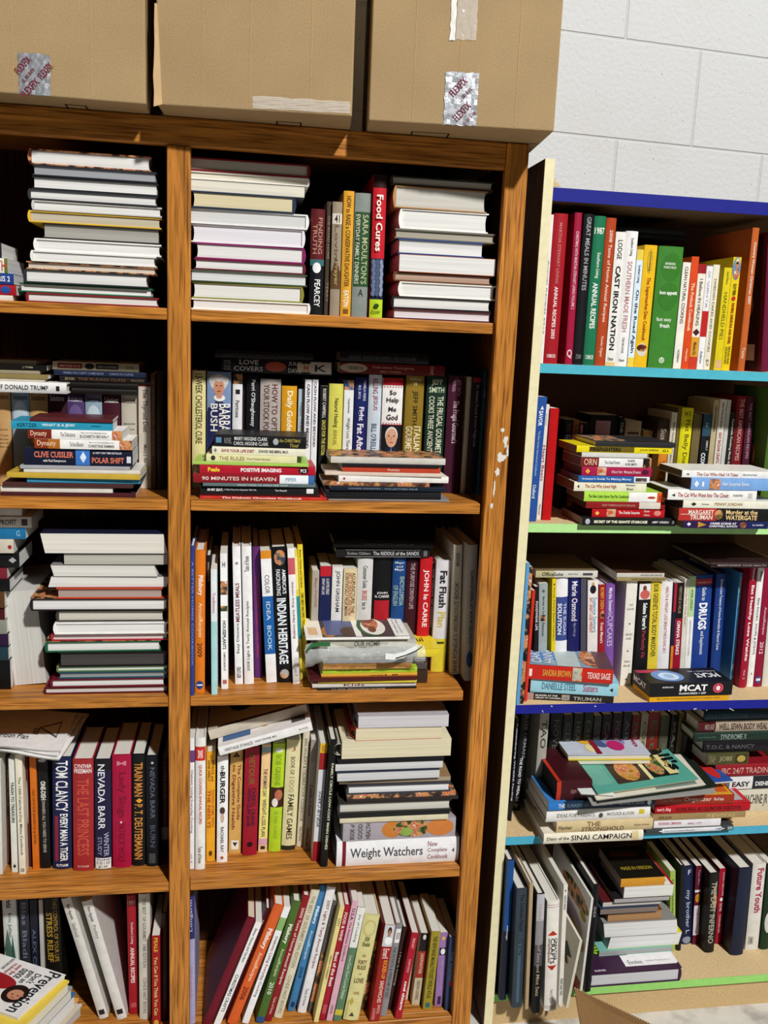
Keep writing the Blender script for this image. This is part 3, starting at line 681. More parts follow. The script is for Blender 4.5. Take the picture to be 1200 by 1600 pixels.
pence = [P(.61, 1, 0, 1, '1a1a20'), P(.86, 1.4, .02, .98, '1c2238', 'e'), P(.63, .86, .2, .82, 'dcd8d4', 'e'), P(.655, .9, .23, .79, 'd4a284', 'e'), P(.745, .76, .32, .43, '4a3a34', 'e'), P(.745, .76, .58, .69, '4a3a34', 'e'), P(.76, .8, .46, .55, 'c08a70', 'e'), P(.83, .842, .4, .62, 'a05a4c', 'e'), P(.9, 1.05, .34, .68, '8ba2cc', 'd')]
s(592, 623, None, 590.5, 11.5, 'efedea', 'white and red hardcover with grey-haired man portrait', [P(.0, .085, 0, 1, 'b01e28')] + pence + [T('So', .155, .215, .34, '2a2a30', .5, 'h'), T('Help', .25, .33, .6, '2a2a30', .5, 'h'), T('Me', .37, .43, .38, '2a2a30', .5, 'h'), T('God', .47, .54, .56, '2a2a30', .5, 'h'), T('* * * * * * *', .1, .12, .9, 'b01e28', .5, 'h'), T('* * * * * * *', .575, .595, .9, 'b01e28', .5, 'h'), P(.085, .092, 0, 1, 'b01e28'), P(.6, .608, 0, 1, 'b01e28')])
s(627.5, 655, None, 587, 11.5, '8c7226', 'olive gold hardcover with dark author name', [T('THE FRUGAL', .03, .06, .7, 'e0d8a8', .5, 'h'), T('II', .08, .12, .15, 'e0d8a8', .5, 'h'), T('JEFF SMITH', .19, .62, .34, '2c2a10'), T('GOURMET', .64, .98, .36, 'ece6c0', .26), T('ITALIAN', .64, .98, .36, 'ece6c0', .72)])
s(659.5, 689, None, 588, 11.5, '1c3328', 'dark green hardcover with tall cream lettering', [T('JEFF', .04, .12, .56, 'c8d6b4', .5, 'h'), T('SMITH', .135, .205, .78, 'c8d6b4', .5, 'h'), T('THE FRUGAL GOURMET', .25, .98, .32, 'd9dcc0', .72), T('COOKS THREE ANCIENT', .25, .96, .28, 'd9dcc0', .27)])
s(692, 716, None, 587, 11, '43182c', 'plum hardcover with curly white title', [T('JEFF SMITH', .05, .25, .26, 'b0889a', .66), T('THE FRUGAL', .05, .2, .2, 'b0889a', .34), T("The Frugal Gourmet's", .31, .85, .5, 'dcc8cc')])
s(720, 727.5, None, 589, 11, 'c8bfa8', 'thin cream hardcover beside the plum one')
s(729, 744, None, 589, 10, '261a20', 'black spine with red top label', [P(.01, .07, .05, .95, '8c2030'), T("Dr. Simeon's Pounds & Inches Weight Loss", .1, .88, .4, 'a8969c')])
s(745.5, 757, None, 579, 9, '16414f', 'dark teal hardcover next to right post', [T('GI', .22, .32, .6, '5f98a8'), T('COOKBOOK', .35, .6, .5, '2f6878')])
flush()
stack('pair atop books, second row right bay', .12, [
 I(336, 490, 549, '16120f', 'black spine', D=.13, a=T('SPIRITUAL SECRETS OF FELLOWSHIP', .1, .9, .22, '4a4440'), yaw=-1),
 I(346, 519, 562, '1b1c22', 'black hardcover with orange oval sticker', D=.13, yaw=-3, yb=584, a=[T('LOVE', .16, .33, .34, 'c9cdd0', .76), T('COVERS', .11, .37, .34, 'c9cdd0', .3), P(.39, .58, .14, .86, 'b0503a', 'e'), T('JULIE', .6, .72, .3, 'c9cdd0', .74), T('DAVIS', .6, .72, .34, 'c9cdd0', .28), P(.68, .8, .2, .8, 'c9bd96'), P(.8, .99, .1, .95, 'c2bfb8'), T('K', .84, .95, .5, '222222', .5), T('H', .74, .78, .5, 'a03028'), T('BOOK CLUB', .02, .08, .7, '8a8a90', .5, 'h')])], base='tops')
stack('pair atop books beside right post', .115, [
 I(531, 670, 549, '121215', 'black hardcover', D=.12, a=[T('NELSON  KINGDOM KEEPERS  THE SYNDROME', .1, .86, .3, '50555c')]),
 I(531, 695, 567, '6d1c1c', 'dark red paperback, cream banner left end', h=0, D=.11, yb=584, a=[P(.0, .26, .1, .95, 'b0a690', 'e'), T('CHRISTMAS TALE', .08, .22, .3, '3a2a24'), T('Theft before Thanksgiving', .3, .7, .3, 'c4947c', .62), T('EMILY THOMAS', .38, .58, .2, 'c4947c', .25), T('2002', .86, .89, .8, 'c4a890', .5, 'h')])], base='tops')
stack('second-row stack right of centre post', .004, [
 I(334, 478, 681, '19191b', 'thick black paperback, white author names', h=0, D=.10, yaw=-5, pg='8a6440', a=[P(.02, .08, .3, .75, '5a8ab0'), T('MARY HIGGINS CLARK', .22, .58, .3, 'e2e2e0', .7), T('CAROL HIGGINS CLARK', .21, .59, .3, 'e2e2e0', .3), P(.64, .7, .25, .8, 'b0b0b4', 'e'), T('the CHRISTMAS', .71, .94, .28, 'b3a250', .65), T('Thief', .82, .92, .3, 'b3a250', .25), T('NOVEL', .11, .19, .5, '8c8c8c')]),
 I(331, 477, 700, 'ece8d0', 'cream paperback with red title', h=0, D=.10, yaw=-4, pg='8a6440', a=[T('SAVE YOUR LIFE DIET', .1, .45, .4, 'a02c28', .5, 'd', .02), T('DAVID REUBEN, M.D.', .5, .82, .42, '26262a', .5, 'd', .02), P(.02, .05, .25, .75, '8a8a80', 'e')]),
 I(322, 464, 711.5, 'e6e3ac', 'pale yellow paperback', h=0, D=.10, yaw=-3, pg='9a7a50', a=[P(.05, .1, .15, .85, '3a3a2c', 'e'), T('THE RULES', .14, .42, .55, 'a08a54'), T('Time-Tested Secrets', .44, .7, .25, '8a8460')]),
 I(302, 482, 723, 'a9cf5c', 'lime green and white magazine', h=0, D=.11, n='magazine', yaw=-2),
 I(312, 493, 728, 'b5182e', 'bright red paperback, yellow author name', h=0, D=.10, a=[T('Peale', .07, .17, .5, 'f2d83c', .5, 'd', .03), T('POSITIVE IMAGING', .35, .7, .45, 'ffffff', .5, 'd', .03), P(.85, .94, .12, .88, '26161a', 'e'), T('PCS', .87, .92, .4, 'ffffff')]),
 I(302, 491, 741.5, '8a1a22', 'dark red paperback, white right end', h=0, D=.10, a=[T('90 MINUTES IN HEAVEN', .07, .68, .42, 'ecd8d0'), T('PIPER', .76, .85, .4, '7ea6c0')], bands=[(.71, .95, 'eef2f6'), (.95, 1, '3a6aa8')]),
 I(317, 493, 755.5, '5f7274', 'thin slate grey paperback', h=0, D=.10, a=T('WHAT KIND OF APPLE ARE YOU?', .3, .75, .55, 'c9d4d4')),
 I(313, 497, 760.5, '1b1c1e', 'black paperback with white square logo', h=0, D=.10, a=[T('IN MY SEAT:', .06, .19, .4, 'f0f0f0', .5, 'd', .03), T("A Pilot's Story from September 10th-11th", .2, .47, .3, 'd8d8d8'), T('Tom Howarth', .63, .73, .26, 'e0e0e0'), P(.9, .96, .15, .8, 'e8e8e8')]),
 I(312, 500, 772.5, '3a1414', 'thin dark maroon pamphlet', h=0, D=.10),
 I(312, 511, 776, 'c8302a', 'red paperback with white serif title', h=0, D=.10, a=[T('The Diabetic Chocolate Cookbook', .17, .8, .62, 'fffaf4', .5, 'd', .025), T('Patty', .03, .1, .3, 'f09070'), T('publisher', .87, .96, .25, 'f09070')])])
stack('second-row stack beside right post', .006, [
 I(517, 696, 715, 'cfcac0', 'glossy photo-covered magazine, pale edges', h=0, D=.11, n='magazine', top=[P(0, 1, 0, 1, '4c3a30', 'r', 'photo')]),
 I(534, 686, 725.5, '201a20', 'thin black magazine', h=0, D=.11, n='magazine'),
 I(535, 688, 730.5, 'c0452a', 'orange-red magazine', h=0, D=.11, n='magazine', a=T('Prevention', .46, .58, .5, 'f0c8b8')),
 I(508, 691, 738.5, 'dcc9b8', 'white and red magazine', h=0, D=.11, n='magazine', pg='e6e0d8'),
 I(529, 701, 744.5, 'ebe8e2', 'white booklet with small red mark', h=0, D=.11, n='magazine', a=P(.04, .06, .3, .7, 'b03030', 'e')),
 I(505, 671, 754, '7a5040', 'brown-edged magazine', h=0, D=.11, n='magazine', k='photo'),
 I(517, 697, 760.5, '16202e', 'navy magazine with tiny lettering', h=0, D=.11, n='magazine', a=T('COOKS COUNTRY - COLLECTORS ISSUE', .15, .75, .35, '8fa0b4')),
 I(510, 689, 767, '23242a', 'black magazine', h=0, D=.11, n='magazine', pg='8c8c90'),
 I(509, 689, 774, '1a1a1c', 'black and white magazine', h=0, D=.11, n='magazine', pg='d9d9d9'),
 I(513, 702, 780, '8a8c92', 'grey magazine with white edges', h=0, D=.11, n='magazine', pg='eeeeee')])

# ================================================================ OAK ROW 3 left bay
row(S3, 'leaning in oak third row, left bay', 'books in the oak third row, left bay')
s(23, 73, 5, 925, 1071, 'e6e3dc', 'huge white-paged book, fore edge out,', (), hard=0, D=.2, pages=1, pg='dedbd4')
flush()
_t3 = ['d9d5cc', 'e2ded6', '1f6fa0', 'cfc6b4', '141416', '7a2430', '101014', '5a3c20', '4a1418', '8a8c80', '2c1838', '1f3a44', '0f1012']
_y3 = [793, 807, 824, 842, 864, 888, 905, 924, 950, 970, 992, 1012, 1032]
_d3 = ['cream-white paperback', 'white paperback with black capitals', 'blue paperback', 'cream paperback with red mark', 'black paperback, white scribble', 'small red-spined paperback', 'thick black paperback', 'brown paperback', 'dark red paperback', 'grey-green paperback', 'deep purple paperback', 'dark teal paperback', 'thin black paperback']
_x3 = [34, 49, 40, 21, 30, 11, 15, 7, 7, 10, 13, 13, 16]
_a3 = {1: [T('PAIN & PROFIT', .5, .85, .5, '2a2620'), P(.9, .96, .2, .8, '4a4640')], 2: [T('G', .9, .94, .5, '8cc0dc')], 3: [P(.93, .98, .3, .6, 'a02c28', 'e')], 4: [P(.88, .97, .3, .7, 'a8a8a8', 'd')]}
stack('third-row stack at left edge', .045, [I(-110, _x3[i], _y3[i], _t3[i], _d3[i], h=0, D=.11, a=_a3.get(i, ())) for i in range(13)])
stack('third-row stack left of centre post', .0130, [
 I(70, 262, 833, '1c1f38', 'thick navy-covered paperback, cream pages out', 'F', h=0, skew=.008, pg='f2eee2'),
 I(100, 262, 865, '2c2a28', 'shaded paperback with grey pages', 'F', h=0, pg='c9c4b8'),  # shade painted into the page colour
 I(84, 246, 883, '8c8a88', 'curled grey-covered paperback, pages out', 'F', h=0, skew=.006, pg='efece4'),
 I(75, 260, 901, '7c7c80', 'curled white-paged paperback', 'F', h=0, skew=-.006, pg='f2f0ea'),
 I(88, 254, 918, 'c84020', 'orange-red hardcover, dull pages', 'F', pg='b8a49a', top=[P(0, 1, 0, 1, 'c84020')]),
 I(46, 263, 935, '201c1e', 'wide black hardcover with photo cover', 'L', top=[P(0, 1, 0, 1, '3a2418', 'r', 'photo')]),
 I(87, 257, 954, '3c3a36', 'dark hardcover with cream page edges', 'L', pg='dcd6c8'),
 I(83, 263, 972, 'f0efec', 'white hardcover, page edges out', 'L'),
 I(79, 263, 990, 'a8283c', 'thin crimson hardcover, pages out', 'L', pg='f0e2e0'),
 I(70, 251, 1002, '1e5a3c', 'green hardcover with photo cover', 'L', top=[P(0, 1, 0, 1, '3a3a20', 'r', 'photo')]),
 I(92, 262, 1018, '141214', 'added dark book filling a shaded gap', 'F', pg='4a4644'),  # dark filler with dark pages, stands in for a shaded gap
 I(88, 263, 1041, '5c7a4c', 'green patterned thin hardcover', 'L', pg='e6ece0', top=[P(0, 1, 0, 1, '3c5228', 'r', 'photo')]),
 I(91, 263, 1049, '1f4a5c', 'teal hardcover with grey pages', 'F', pg='9aa0a0'),
 I(78, 258, 1060, '6a1424', 'maroon hardcover with white pages', 'L'),
 I(68, 263, 1073, '5c1420', 'wide maroon hardcover', 'L', pg='ece4e0')])
# ================================================================ OAK ROW 3 right bay
row(S3, 'standing in oak third row, right bay', 'books in the oak third row, right bay')
s(297, 303.4, None, 853, 1087, '2f3f86', 'narrow indigo spine', T('A BETTER HOMES COOKBOOK', .1, .8, .5, '7f8cc4', .5), D=.2)
s(303.8, 319.5, 304.2, 860, 1083.6, 'e07a1e', 'bright orange hardcover dated 2009', [T('Pillsbury', .17, .31, .6, 'fff0e0', .5, 'd', .03), T('AnnualRecipes', .36, .6, .5, 'ffd8b0'), T('2009', .64, .74, .5, '5a2a10'), P(.91, .97, .12, .88, '23407c', 'e'), P(.935, .945, .2, .8, 'e8ecf4')], D=.21)
s(321, 329, 320, 868, 1070, '18161a', 'black spine behind orange hardcover', T('cookbook', .05, .2, .5, 'b0a898'), D=.2)
s(330.5, 339.6, 327, 890, 1086, 'e6ecec', 'thin white and aqua paperback', T('Traditions', .18, .34, .5, 'c86a80'), [(.41, 1, 'a9d8d8')], hard=0, D=.2)
s(346, 356.5, 344, 865, 1077, 'f0efee', 'white spine with photo bands', [T('H', .06, .1, .4, '303030', .5, 'h'), T('HOUSEPLANTS', .49, .7, .5, '201c1c', .5, 'd', .02), T('COMPLETE BOOK OF', .72, .86, .3, '4c2c2c'), P(.93, .96, .2, .8, 'c06060')], [(.2, .3, '5c4a40', 'photo'), (.38, .42, '4c5a3c', 'photo')], hard=0, D=.2)
s(367.6, 379.8, 363, 854, 1069.6, 'efeeef', 'white spine with maroon upward title', [P(.11, .13, .3, .7, '9a8c8c', 'e'), T('Easy Dinners', .55, .77, .42, '4a4448', .5, 'u'), T('MEATLESS MEALS', .26, .54, .5, '6a2430', .5, 'u', .02), T('BEST LOVED', .87, .95, .5, '3a3034', .5, 'u')], D=.2)
s(382, 396.8, 377.4, 854, 1069.6, 'f0efee', 'wide white spine with 2008 upward title', [T('2008 Light & Tasty Annual Recipes', .39, .9, .36, '564c50', .5, 'u'), T('Taste of Home', .07, .18, .5, '5a5050', .5, 'u')], D=.21)
s(398, 409, 394.5, 855, 1059.6, '5d2a6c', 'purple hardcover with faint red title', T('SLOW COOKER DESSERTS AND DRINKS', .22, .84, .4, 'a03c60'), D=.2)
s(416.5, 432.5, 406.5, 861, 1067, 'f1f1f1', 'white spine with blue band, orange top', [T('COLOR', .18, .32, .45, '6c6c70'), T('IDEA  BOOK', .38, .75, .4, 'bcd8ec')], [(0, .06, 'dc8c24'), (.34, .78, '1c5fa8')], hard=0, D=.2)
s(433.5, 457, 422, 856, 1067, '141416', 'thick black spine with jagged white title', [P(.02, .13, .15, .9, '4c5664', 'e', 'photo'), T("AMERICA'S", .16, .34, .25, 'e6e8ec', .74, 'd', .02), T('FASCINATING', .16, .35, .27, 'e6e8ec', .36, 'd', .02), T('INDIAN HERITAGE', .37, .86, .6, 'e6ecf2', .5, 'd', .03), P(.9, .97, .2, .8, 'c8c8c8', 'e', 'photo')], D=.2)
s(458, 468.5, 449, 857, 1069, 'f2f1f1', 'white spine with pink top block', [T('diabetic living', .24, .43, .4, '8c5a64'), T('holiday cooking', .45, .66, .45, '6c2c3c'), T('vol. 7', .88, .94, .4, '888888')], [(.07, .19, 'c85c68')], hard=0, D=.2)
s(469, 473.5, 459, 860, 1062, 'd8c84c', 'thin yellow and teal spine', (), [(.35, .68, '1f8c90'), (.05, .3, 'e8dc88')], hard=0, D=.2)
s(474.3, 482.3, 464.5, 851, 1058, 'e6cf30', 'yellow spine with 1987 black title', [T('Better Homes and Gardens', .04, .32, .4, '5c501c'), T('1987 BEST-RECIPES YEARBOOK', .36, .68, .5, '26240c', .5, 'd', .02)], D=.2)
ROW['k'] = .47
s(484, 494.5, None, 892, 11, 'a9a39c', 'grey spine with reddish lettering', T('Magna POSITIVE', .15, .75, .45, 'a05a4c'), hard=0, D=.13)
s(496, 513, None, 885, 11, '1c2450', 'navy paperback with red top', [T('A LAWYER SPEAKS', .24, .56, .3, 'd8d4d8', .7), T('SPENT HER LIFE', .24, .56, .24, 'd8d4d8', .3)], [(0, .2, 'b8202c')], hard=0, D=.12)
s(514.5, 531, None, 886, 11, 'e0dedb', 'white paperback with black author name', T('JOHN GRISHAM', .08, .9, .45, '33333a'), hard=0, D=.12)
s(532.2, 552.5, None, 889, 10.5, 'dccaa0', 'cream paperback with red and black text', [T('ACUPUNCTURE: THE', .08, .9, .26, '5c2420', .75), T('ART OF HEALING AND HOW', .08, .95, .26, 'b0482c', .5), T('SCIENTIFICALLY FELIX MANN', .08, .95, .24, '5c2420', .24)], hard=0, D=.12)
s(553.3, 576.5, None, 872.5, 11, 'd3d3d0', 'light grey hardcover with red word', [T('Consumer Guide', .14, .55, .3, '33333c'), T('BRUSKE', .6, .78, .34, 'b8402c'), T('let it', .82, .95, .3, '33333c')])
s(578.5, 605.5, None, 871, 11.5, '121214', 'wide black hardcover with red block', [T('JOHN', .64, .69, .6, 'e8e4e4', .5, 'h', .02), T('le CARRE', .7, .75, .8, 'e8e4e4', .5, 'h', .02), P(.8, 1.2, .08, .92, 'b01c28')])
s(607, 627, None, 871, 11.5, '1c4580', 'blue hardcover with grey-green title', [T('Mayo', .08, .13, .7, 'd8dce4', .5, 'h'), T('and', .15, .19, .5, 'd8dce4', .5, 'h'), T('Mayo', .205, .26, .7, 'd8dce4', .5, 'h'), T('ENCYCLOPEDIA', .36, .9, .34, 'a8c0b0', .74), T('OF ENGLISH', .52, .9, .34, 'a8c0b0', .28)])
s(628, 648, None, 874.5, 12, '3c1420', 'dark maroon hardcover with grey title', T('THE PURPOSE DRIVEN LIFE', .07, .95, .34, 'b89ca0'))
ROW['k'] = .63
s(649, 667.5, None, 871, 11, 'c01c24', 'bright red hardcover with white capitals', T('JOHN le CARRE', .17, .97, .52, 'f4e6e4', .5, 'd', .02))
s(668.3, 672.6, None, 880, 11.5, '1a1a1c', 'thin black spine with white letters', T('THE TAILOR OF PANAMA', .08, .95, .6, 'dcdcdc'), hard=0)
ROW['k'] = .76
s(673.5, 695.5, None, 876, 10, 'd8d6da', 'pale hardcover with bold black title', [T('Fat Flush', .12, .55, .5, '1c1c20', .52, 'd', .03), T('Plan', .6, .78, .5, 'c8b040', .52, 'd', .02), P(.955, .98, .3, .8, '3a3a20')], [(.92, 1, 'd8c838')])
ROW['k'] = 1
s(704.5, 717.5, 707.3, 852, 1054, 'cfc9ba', 'beige spine with black upward workout title', [T("JANE FONDA'S WORKOUT BOOK", .28, .99, .62, '242226', .5, 'u', .0), T('SIMON & SCHUSTER', .06, .16, .4, '4c4440', .5, 'u')], D=.19)
s(725.5, 740, 732, 852, 1064, 'aca89f', 'grey-white spine with upward needlework title', [T('ILLUSTRATED BOOK OF NEEDLECRAFTS', .18, .78, .32, '26262a', .5, 'u'), P(.78, .9, .15, .85, '26486c', 'e')], D=.19)
flush()
stack('pair atop third-row books, right bay', .105, [
 I(521, 677, 842, '131315', 'black hardcover lying highest', D=.12, a=T('CHRISTIANITY & LIBERALISM', .3, .8, .26, '4c5054')),
 I(525, 672, 855, '1c1a1c', 'black hardcover with two silver lines', D=.12, yb=869, a=[P(.1, .9, .84, .9, 'b8b8bc'), P(.1, .9, .06, .12, 'b8b8bc'), T('Erskine Childers', .12, .36, .32, '9c9ca0'), T('The RIDDLE of the SANDS', .39, .88, .42, 'd0d0d4'), P(.93, .97, .15, .85, '6c6c70')])], base='tops')
stack('third-row stack under the plastic bag', .012, [
 I(505, 645, 1028, 'a8aaac', 'grey magazine', h=0, D=.11, n='magazine'),
 I(505, 643, 1036, 'c08a4c', 'tan paperback', h=0, D=.11, pg='c8a468'),
 I(504, 652, 1044.5, 'a9c832', 'lime green booklet with black lettering', h=0, D=.11, n='magazine', a=T('HALLELUJAH DIET GUIDE', .15, .5, .4, '3c4c10')),
 I(502, 652, 1052.5, 'd9a83c', 'yellow and orange booklet', h=0, D=.11, n='magazine', a=[P(.0, 1, 0, .4, 'b86c2c'), T('vol 8', .5, .8, .4, '3c2c10')]),
 I(483, 651, 1059.5, '4c1a1c', 'maroon glossy magazine jutting left', h=0, D=.12, n='magazine', pg='c8c0b8', dy=-.5),
 I(497, 651, 1063, 'dccb3c', 'bright yellow booklet', h=0, D=.11, n='magazine'),
 I(488, 650, 1067, 'ddd8d2', 'white paperback with dark red lettering', h=0, D=.11, a=T('Kids', .3, .5, .5, '7c2c28')),
 I(496, 651, 1074, '161414', 'black paperback with white lettering', h=0, D=.11, a=[T('C.S. LEWIS', .14, .28, .4, 'e4e0dc'), T('REFLECTIONS ON THE PSALMS', .3, .68, .4, 'e4e0dc')])])
# bagged pile: paper booklets inside a clear plastic sleeve
Yb = .0; zt = at(560, 1028, .012).z + .0012
bag = empty('plastic_bag', (at(565, 1030, Yb).x, Yb, zt), 'clear plastic bag with green strip around home magazines, on booklet stack', 'bag')
ibag = Matrix.Translation(-bag.location)
def bagmag(xa, xb, y0, y1, c, d, a=(), top=(), D=.13, nm='magazine', yaw=0, Y=.012):
    z0 = at((xa + xb) / 2, y1, Y).z; z1 = at((xa + xb) / 2, y0, Y).z
    X0 = Xat(xa, Y, z0); X1 = Xat(xb, Y, z0)
    r = empty(nm, ((X0 + X1) / 2, Y, z0 + .0003), d, 'magazine', 'magazines in the plastic bag'); r.rotation_euler = (0, 0, math.radians(yaw))
    book(r, Matrix.Translation((-(X1 - X0) / 2, 0, 0)), X1 - X0, D, z1 - z0 - .0004, c, 0, 'e8e4da', (), a, top)
bagmag(500, 652, 1012, 1027.5, '8d8f88', 'grey catalogue inside clear plastic bag, lowest of three')
bagmag(500, 650, 1000, 1011.7, 'b5b2a4', 'magazine with pale spine lettering inside plastic bag', [T('OUR HOME', .35, .62, .7, '4c4c4c')])
food = [P(.0, .16, 0, 1, 'f0ece4'), P(.03, .12, .12, .5, 'e0b890'), P(.16, .86, 0, 1, '54484a'), P(.16, .3, 0, .55, 'b8783c', 'e'), P(.2, .48, .1, .95, '5c6490'), P(.34, .52, .02, .5, '4c3c34', 'e'), P(.48, .54, 0, 1, 'f0eeea'), P(.52, .8, .0, 1, '35592c', 'e'), P(.56, .8, .08, .92, 'eceae2', 'e'), P(.58, .74, .35, .95, 'a03c28', 'e', 'photo'), P(.62, .7, .2, .5, '7c4a30', 'e'), P(.86, 1, 0, 1, 'f2f0ea'), T('100 recipes to try', .89, .91, .7, '3c3c3c', .5, 'h'), T('and more ideas', .93, .945, .7, '3c3c3c', .5, 'h')]
bagmag(478, 640, 995.5, 999.7, 'f0eee8', 'white food magazine with salad photo on top of bagged pile', (), food, D=.125, Y=.004)
m = MB(); random.seed(5); V = []; F = []
zA = at(560, 995, 0).z; zB = zt; xA = Xat(476, -.006, zB); xB = Xat(662, -.006, zB)
ns, nr = 40, 9
for i in range(ns + 1):
    a = i / ns; x = xA + (xB - xA) * a; w_ = .012 * math.sin(a * math.pi * 7 + 1) * (1 - a * .4)
    droop = .018 * max(0, 1 - a * 5) + .010 * max(0, a * 5 - 4)
    for k in range(nr + 1):
        t = k / nr; an = -math.pi / 2 + math.pi * t
        hh = (zA - zB) * (.62 + .12 * math.sin(a * 9 + .6))
        V.append((x + random.uniform(-.002, .002), -.004 - .018 * math.cos(an) + random.uniform(-.0025, .0025), zB - droop * (1 - t) + .002 + hh * (math.sin(an) + 1) / 2 + random.uniform(-.0015, .0015)))
for i in range(ns):
    for k in range(nr): q = i * (nr + 1) + k; F.append((q, q + 1, q + nr + 2, q + nr + 1))
o = link_mesh('bag_film', V, F, [mat('f4f8f6', .1, 'film')], None, bag, ibag, True)
def ribbon(pts, wd, c, nm):
    V = []; F = []
    for i, (px, py) in enumerate(pts):
        p = at(px, py, -.0245); V += [tuple(p), (p.x, p.y, p.z + wd)]
        if i: F.append((2 * i - 2, 2 * i - 1, 2 * i + 1, 2 * i))
    link_mesh(nm, V, F, [mat(c, .4)], None, bag, ibag)
ribbon([(480, 1020), (486, 1012), (496, 1010), (506, 1010), (516, 1010)], .0085, '2f6a3c', 'green_strip')
ribbon([(618, 1030), (634, 1025), (650, 1018), (660, 1011)], .0028, '3a5c34', 'green_strip')
ribbon([(602, 1030), (615, 1031), (630, 1028), (652, 1016)], .0125, 'eef0ee', 'white_label')
bagy = [I(640, 687, 1013, 'dcc62c', 'yellow paperback', h=0, D=.10, a=(), pg='c8b088', yb=1026, top=[P(0, 1, 0, 1, 'e6d030'), T('Gui', .1, .6, .3, '2a2a10', .6)])]
stack('pile right of the plastic bag', .035, [bagy[0],
 I(646, 668, 1026, '2c2428', 'small dark striped paperback', h=0, D=.08, a=[P(.1, .9, .2, .3, 'c8c0c0'), P(.1, .9, .6, .7, 'c8c0c0')]),
 I(645, 667, 1035, '4c4844', 'small grey paperback', h=0, D=.08), I(644, 668, 1046, '3c2a20', 'small brown paperback', h=0, D=.08)])

# ================================================================ OAK ROW 4 left bay
row(S4, 'standing in oak fourth row, left bay', 'books in the oak fourth row, left bay')
s(-12, 4, -16, 1190, 1367, 'dcd8d0', 'white-edged paperback at picture edge', (), hard=0)
s(5, 15, 3, 1183, 1351, '4a2412', 'dark brown spine with gold capitals', [T('CROSS PLUS', .12, .45, .6, 'a87c3c'), P(.55, .98, .15, .85, '8c4420')])
s(18.5, 28, 13, 1186, 1363, 'dfe0d8', 'pale grey paperback with black title', [T('TRASH TO TREASURE', .2, .56, .5, '22221f', .5, 'd', .02), P(.93, .96, .3, .7, '22221f', 'e')], hard=0)
s(30, 40.5, 25.5, 1180, 1366, 'e9e2cc', 'cream paperback with brown serif title', [T('The 1200-Calorie-a-Day Menu Cookbook', .18, .84, .5, '4c4030'), T('GB', .95, .98, .6, '3c3424', .5, 'h')], hard=0)
s(41.5, 49, 36.5, 1184, 1355, '4c1a18', 'thin dark red paperback with white picture', [P(.2, .6, .0, .5, 'b8b0a8', 'e')], hard=0)
s(51.5, 61.5, 46.5, 1179, 1359, 'd06c1c', 'orange paperback with brown lettering', T('OLD SAYS FOR BARBECUE & WORK', .3, .78, .4, '6c3410'), hard=0)
s(63.5, 79, 59, 1186, 1357, '141416', 'black paperback with small white title', [P(.0, .03, .05, .85, 'b8b4b0', 'e'), T('ONE-DISH', .2, .37, .5, 'e8e4dc', .5, 'd', .03), T('DINNERS ALL YOU NEED TO SERVE', .38, .85, .3, 'b8b0a4')], hard=0)
s(82.5, 112, 81, 1184.6, 1358, '1a2148', 'navy hardcover with tall white lettering', [T('TOM CLANCY', .03, .48, .64, 'f2f2f2', .5, 'd', .01), T('EVERY MAN A TIGER', .5, .93, .4, 'f2f2f2', .6, 'd', .02), P(.52, .93, .12, .3, '8c2438'), T('PUTNAM', .955, .98, .6, 'f2f2f2', .5, 'h')])
s(114.5, 146, 113, 1188, 1361, 'a02a2e', 'red hardcover with darker red long title', [T('CYNTHIA', .04, .075, .84, 'f4e4e0', .5, 'h', .02), T('FREEMAN', .08, .12, .84, 'f4e4e0', .5, 'h', .02), T('THE LAST PRINCESS', .17, .86, .58, 'c85440', .5), T('PUTNAM', .95, .97, .55, 'e0b0a8', .5, 'h')])
s(148.6, 174, 147, 1188, 1358.6, '211c3c', 'black-purple hardcover with white price sticker', [T('NEVADA BARR', .04, .63, .42, 'e8e8f0', .42), T('WINTER', .66, .88, .3, 'a8b0c8', .7), T('STUDY', .7, .87, .26, '9098b4', .3), P(.895, .995, .02, .98, 'ecebe6'), T('|| ||| | ||||', .925, .955, .8, '2a2a2a', .5, 'h'), T('$1.99', .965, .99, .55, '2a2a2a', .5, 'h'), T('Goodwill', .9, .918, .8, '2a3a6a', .5, 'h', .02)], [(0, .1, '16161c')])
s(176, 205, 175, 1181, 1356, 'a8123c', 'magenta-red hardcover with embossed script', [T('M', .05, .09, .5, 'd07c94', .5, 'h'), T('Lady Sings', .15, .55, .5, '7c0c2c', .5), T('PATRICK WOLF', .6, .95, .36, '7c0c2c', .5), P(.58, .6, .42, .52, 'f0d8dc', 'e')])
s(206, 227, 205.5, 1180, 1353, '141416', 'black hardcover with orange-gold title', [T('TRAIN MAN', .07, .37, .6, 'd08a3c', .5, 'd', .02), P(.385, .43, .3, .8, 'f0a030', 'd'), T('P. T. DEUTERMANN', .44, .94, .6, 'd08a3c', .5, 'd', .02)])
s(229, 249, 229, 1182, 1354, '121218', 'black hardcover with dim grey lettering', [T('NEVADA BARR', .1, .56, .36, '5c6478'), T('BURN', .62, .82, .38, '4c5468'), P(.88, .97, .2, .7, '44484c'), P(.05, .07, .4, .6, 'c0c8d0', 'e')])
s(252, 263, 251, 1189, 9, '4a1218', 'dark maroon spine next to centre post', [T('THE HITLER', .12, .4, .5, '8c5450')], [(.7, .83, '9c8c88')])
flush()
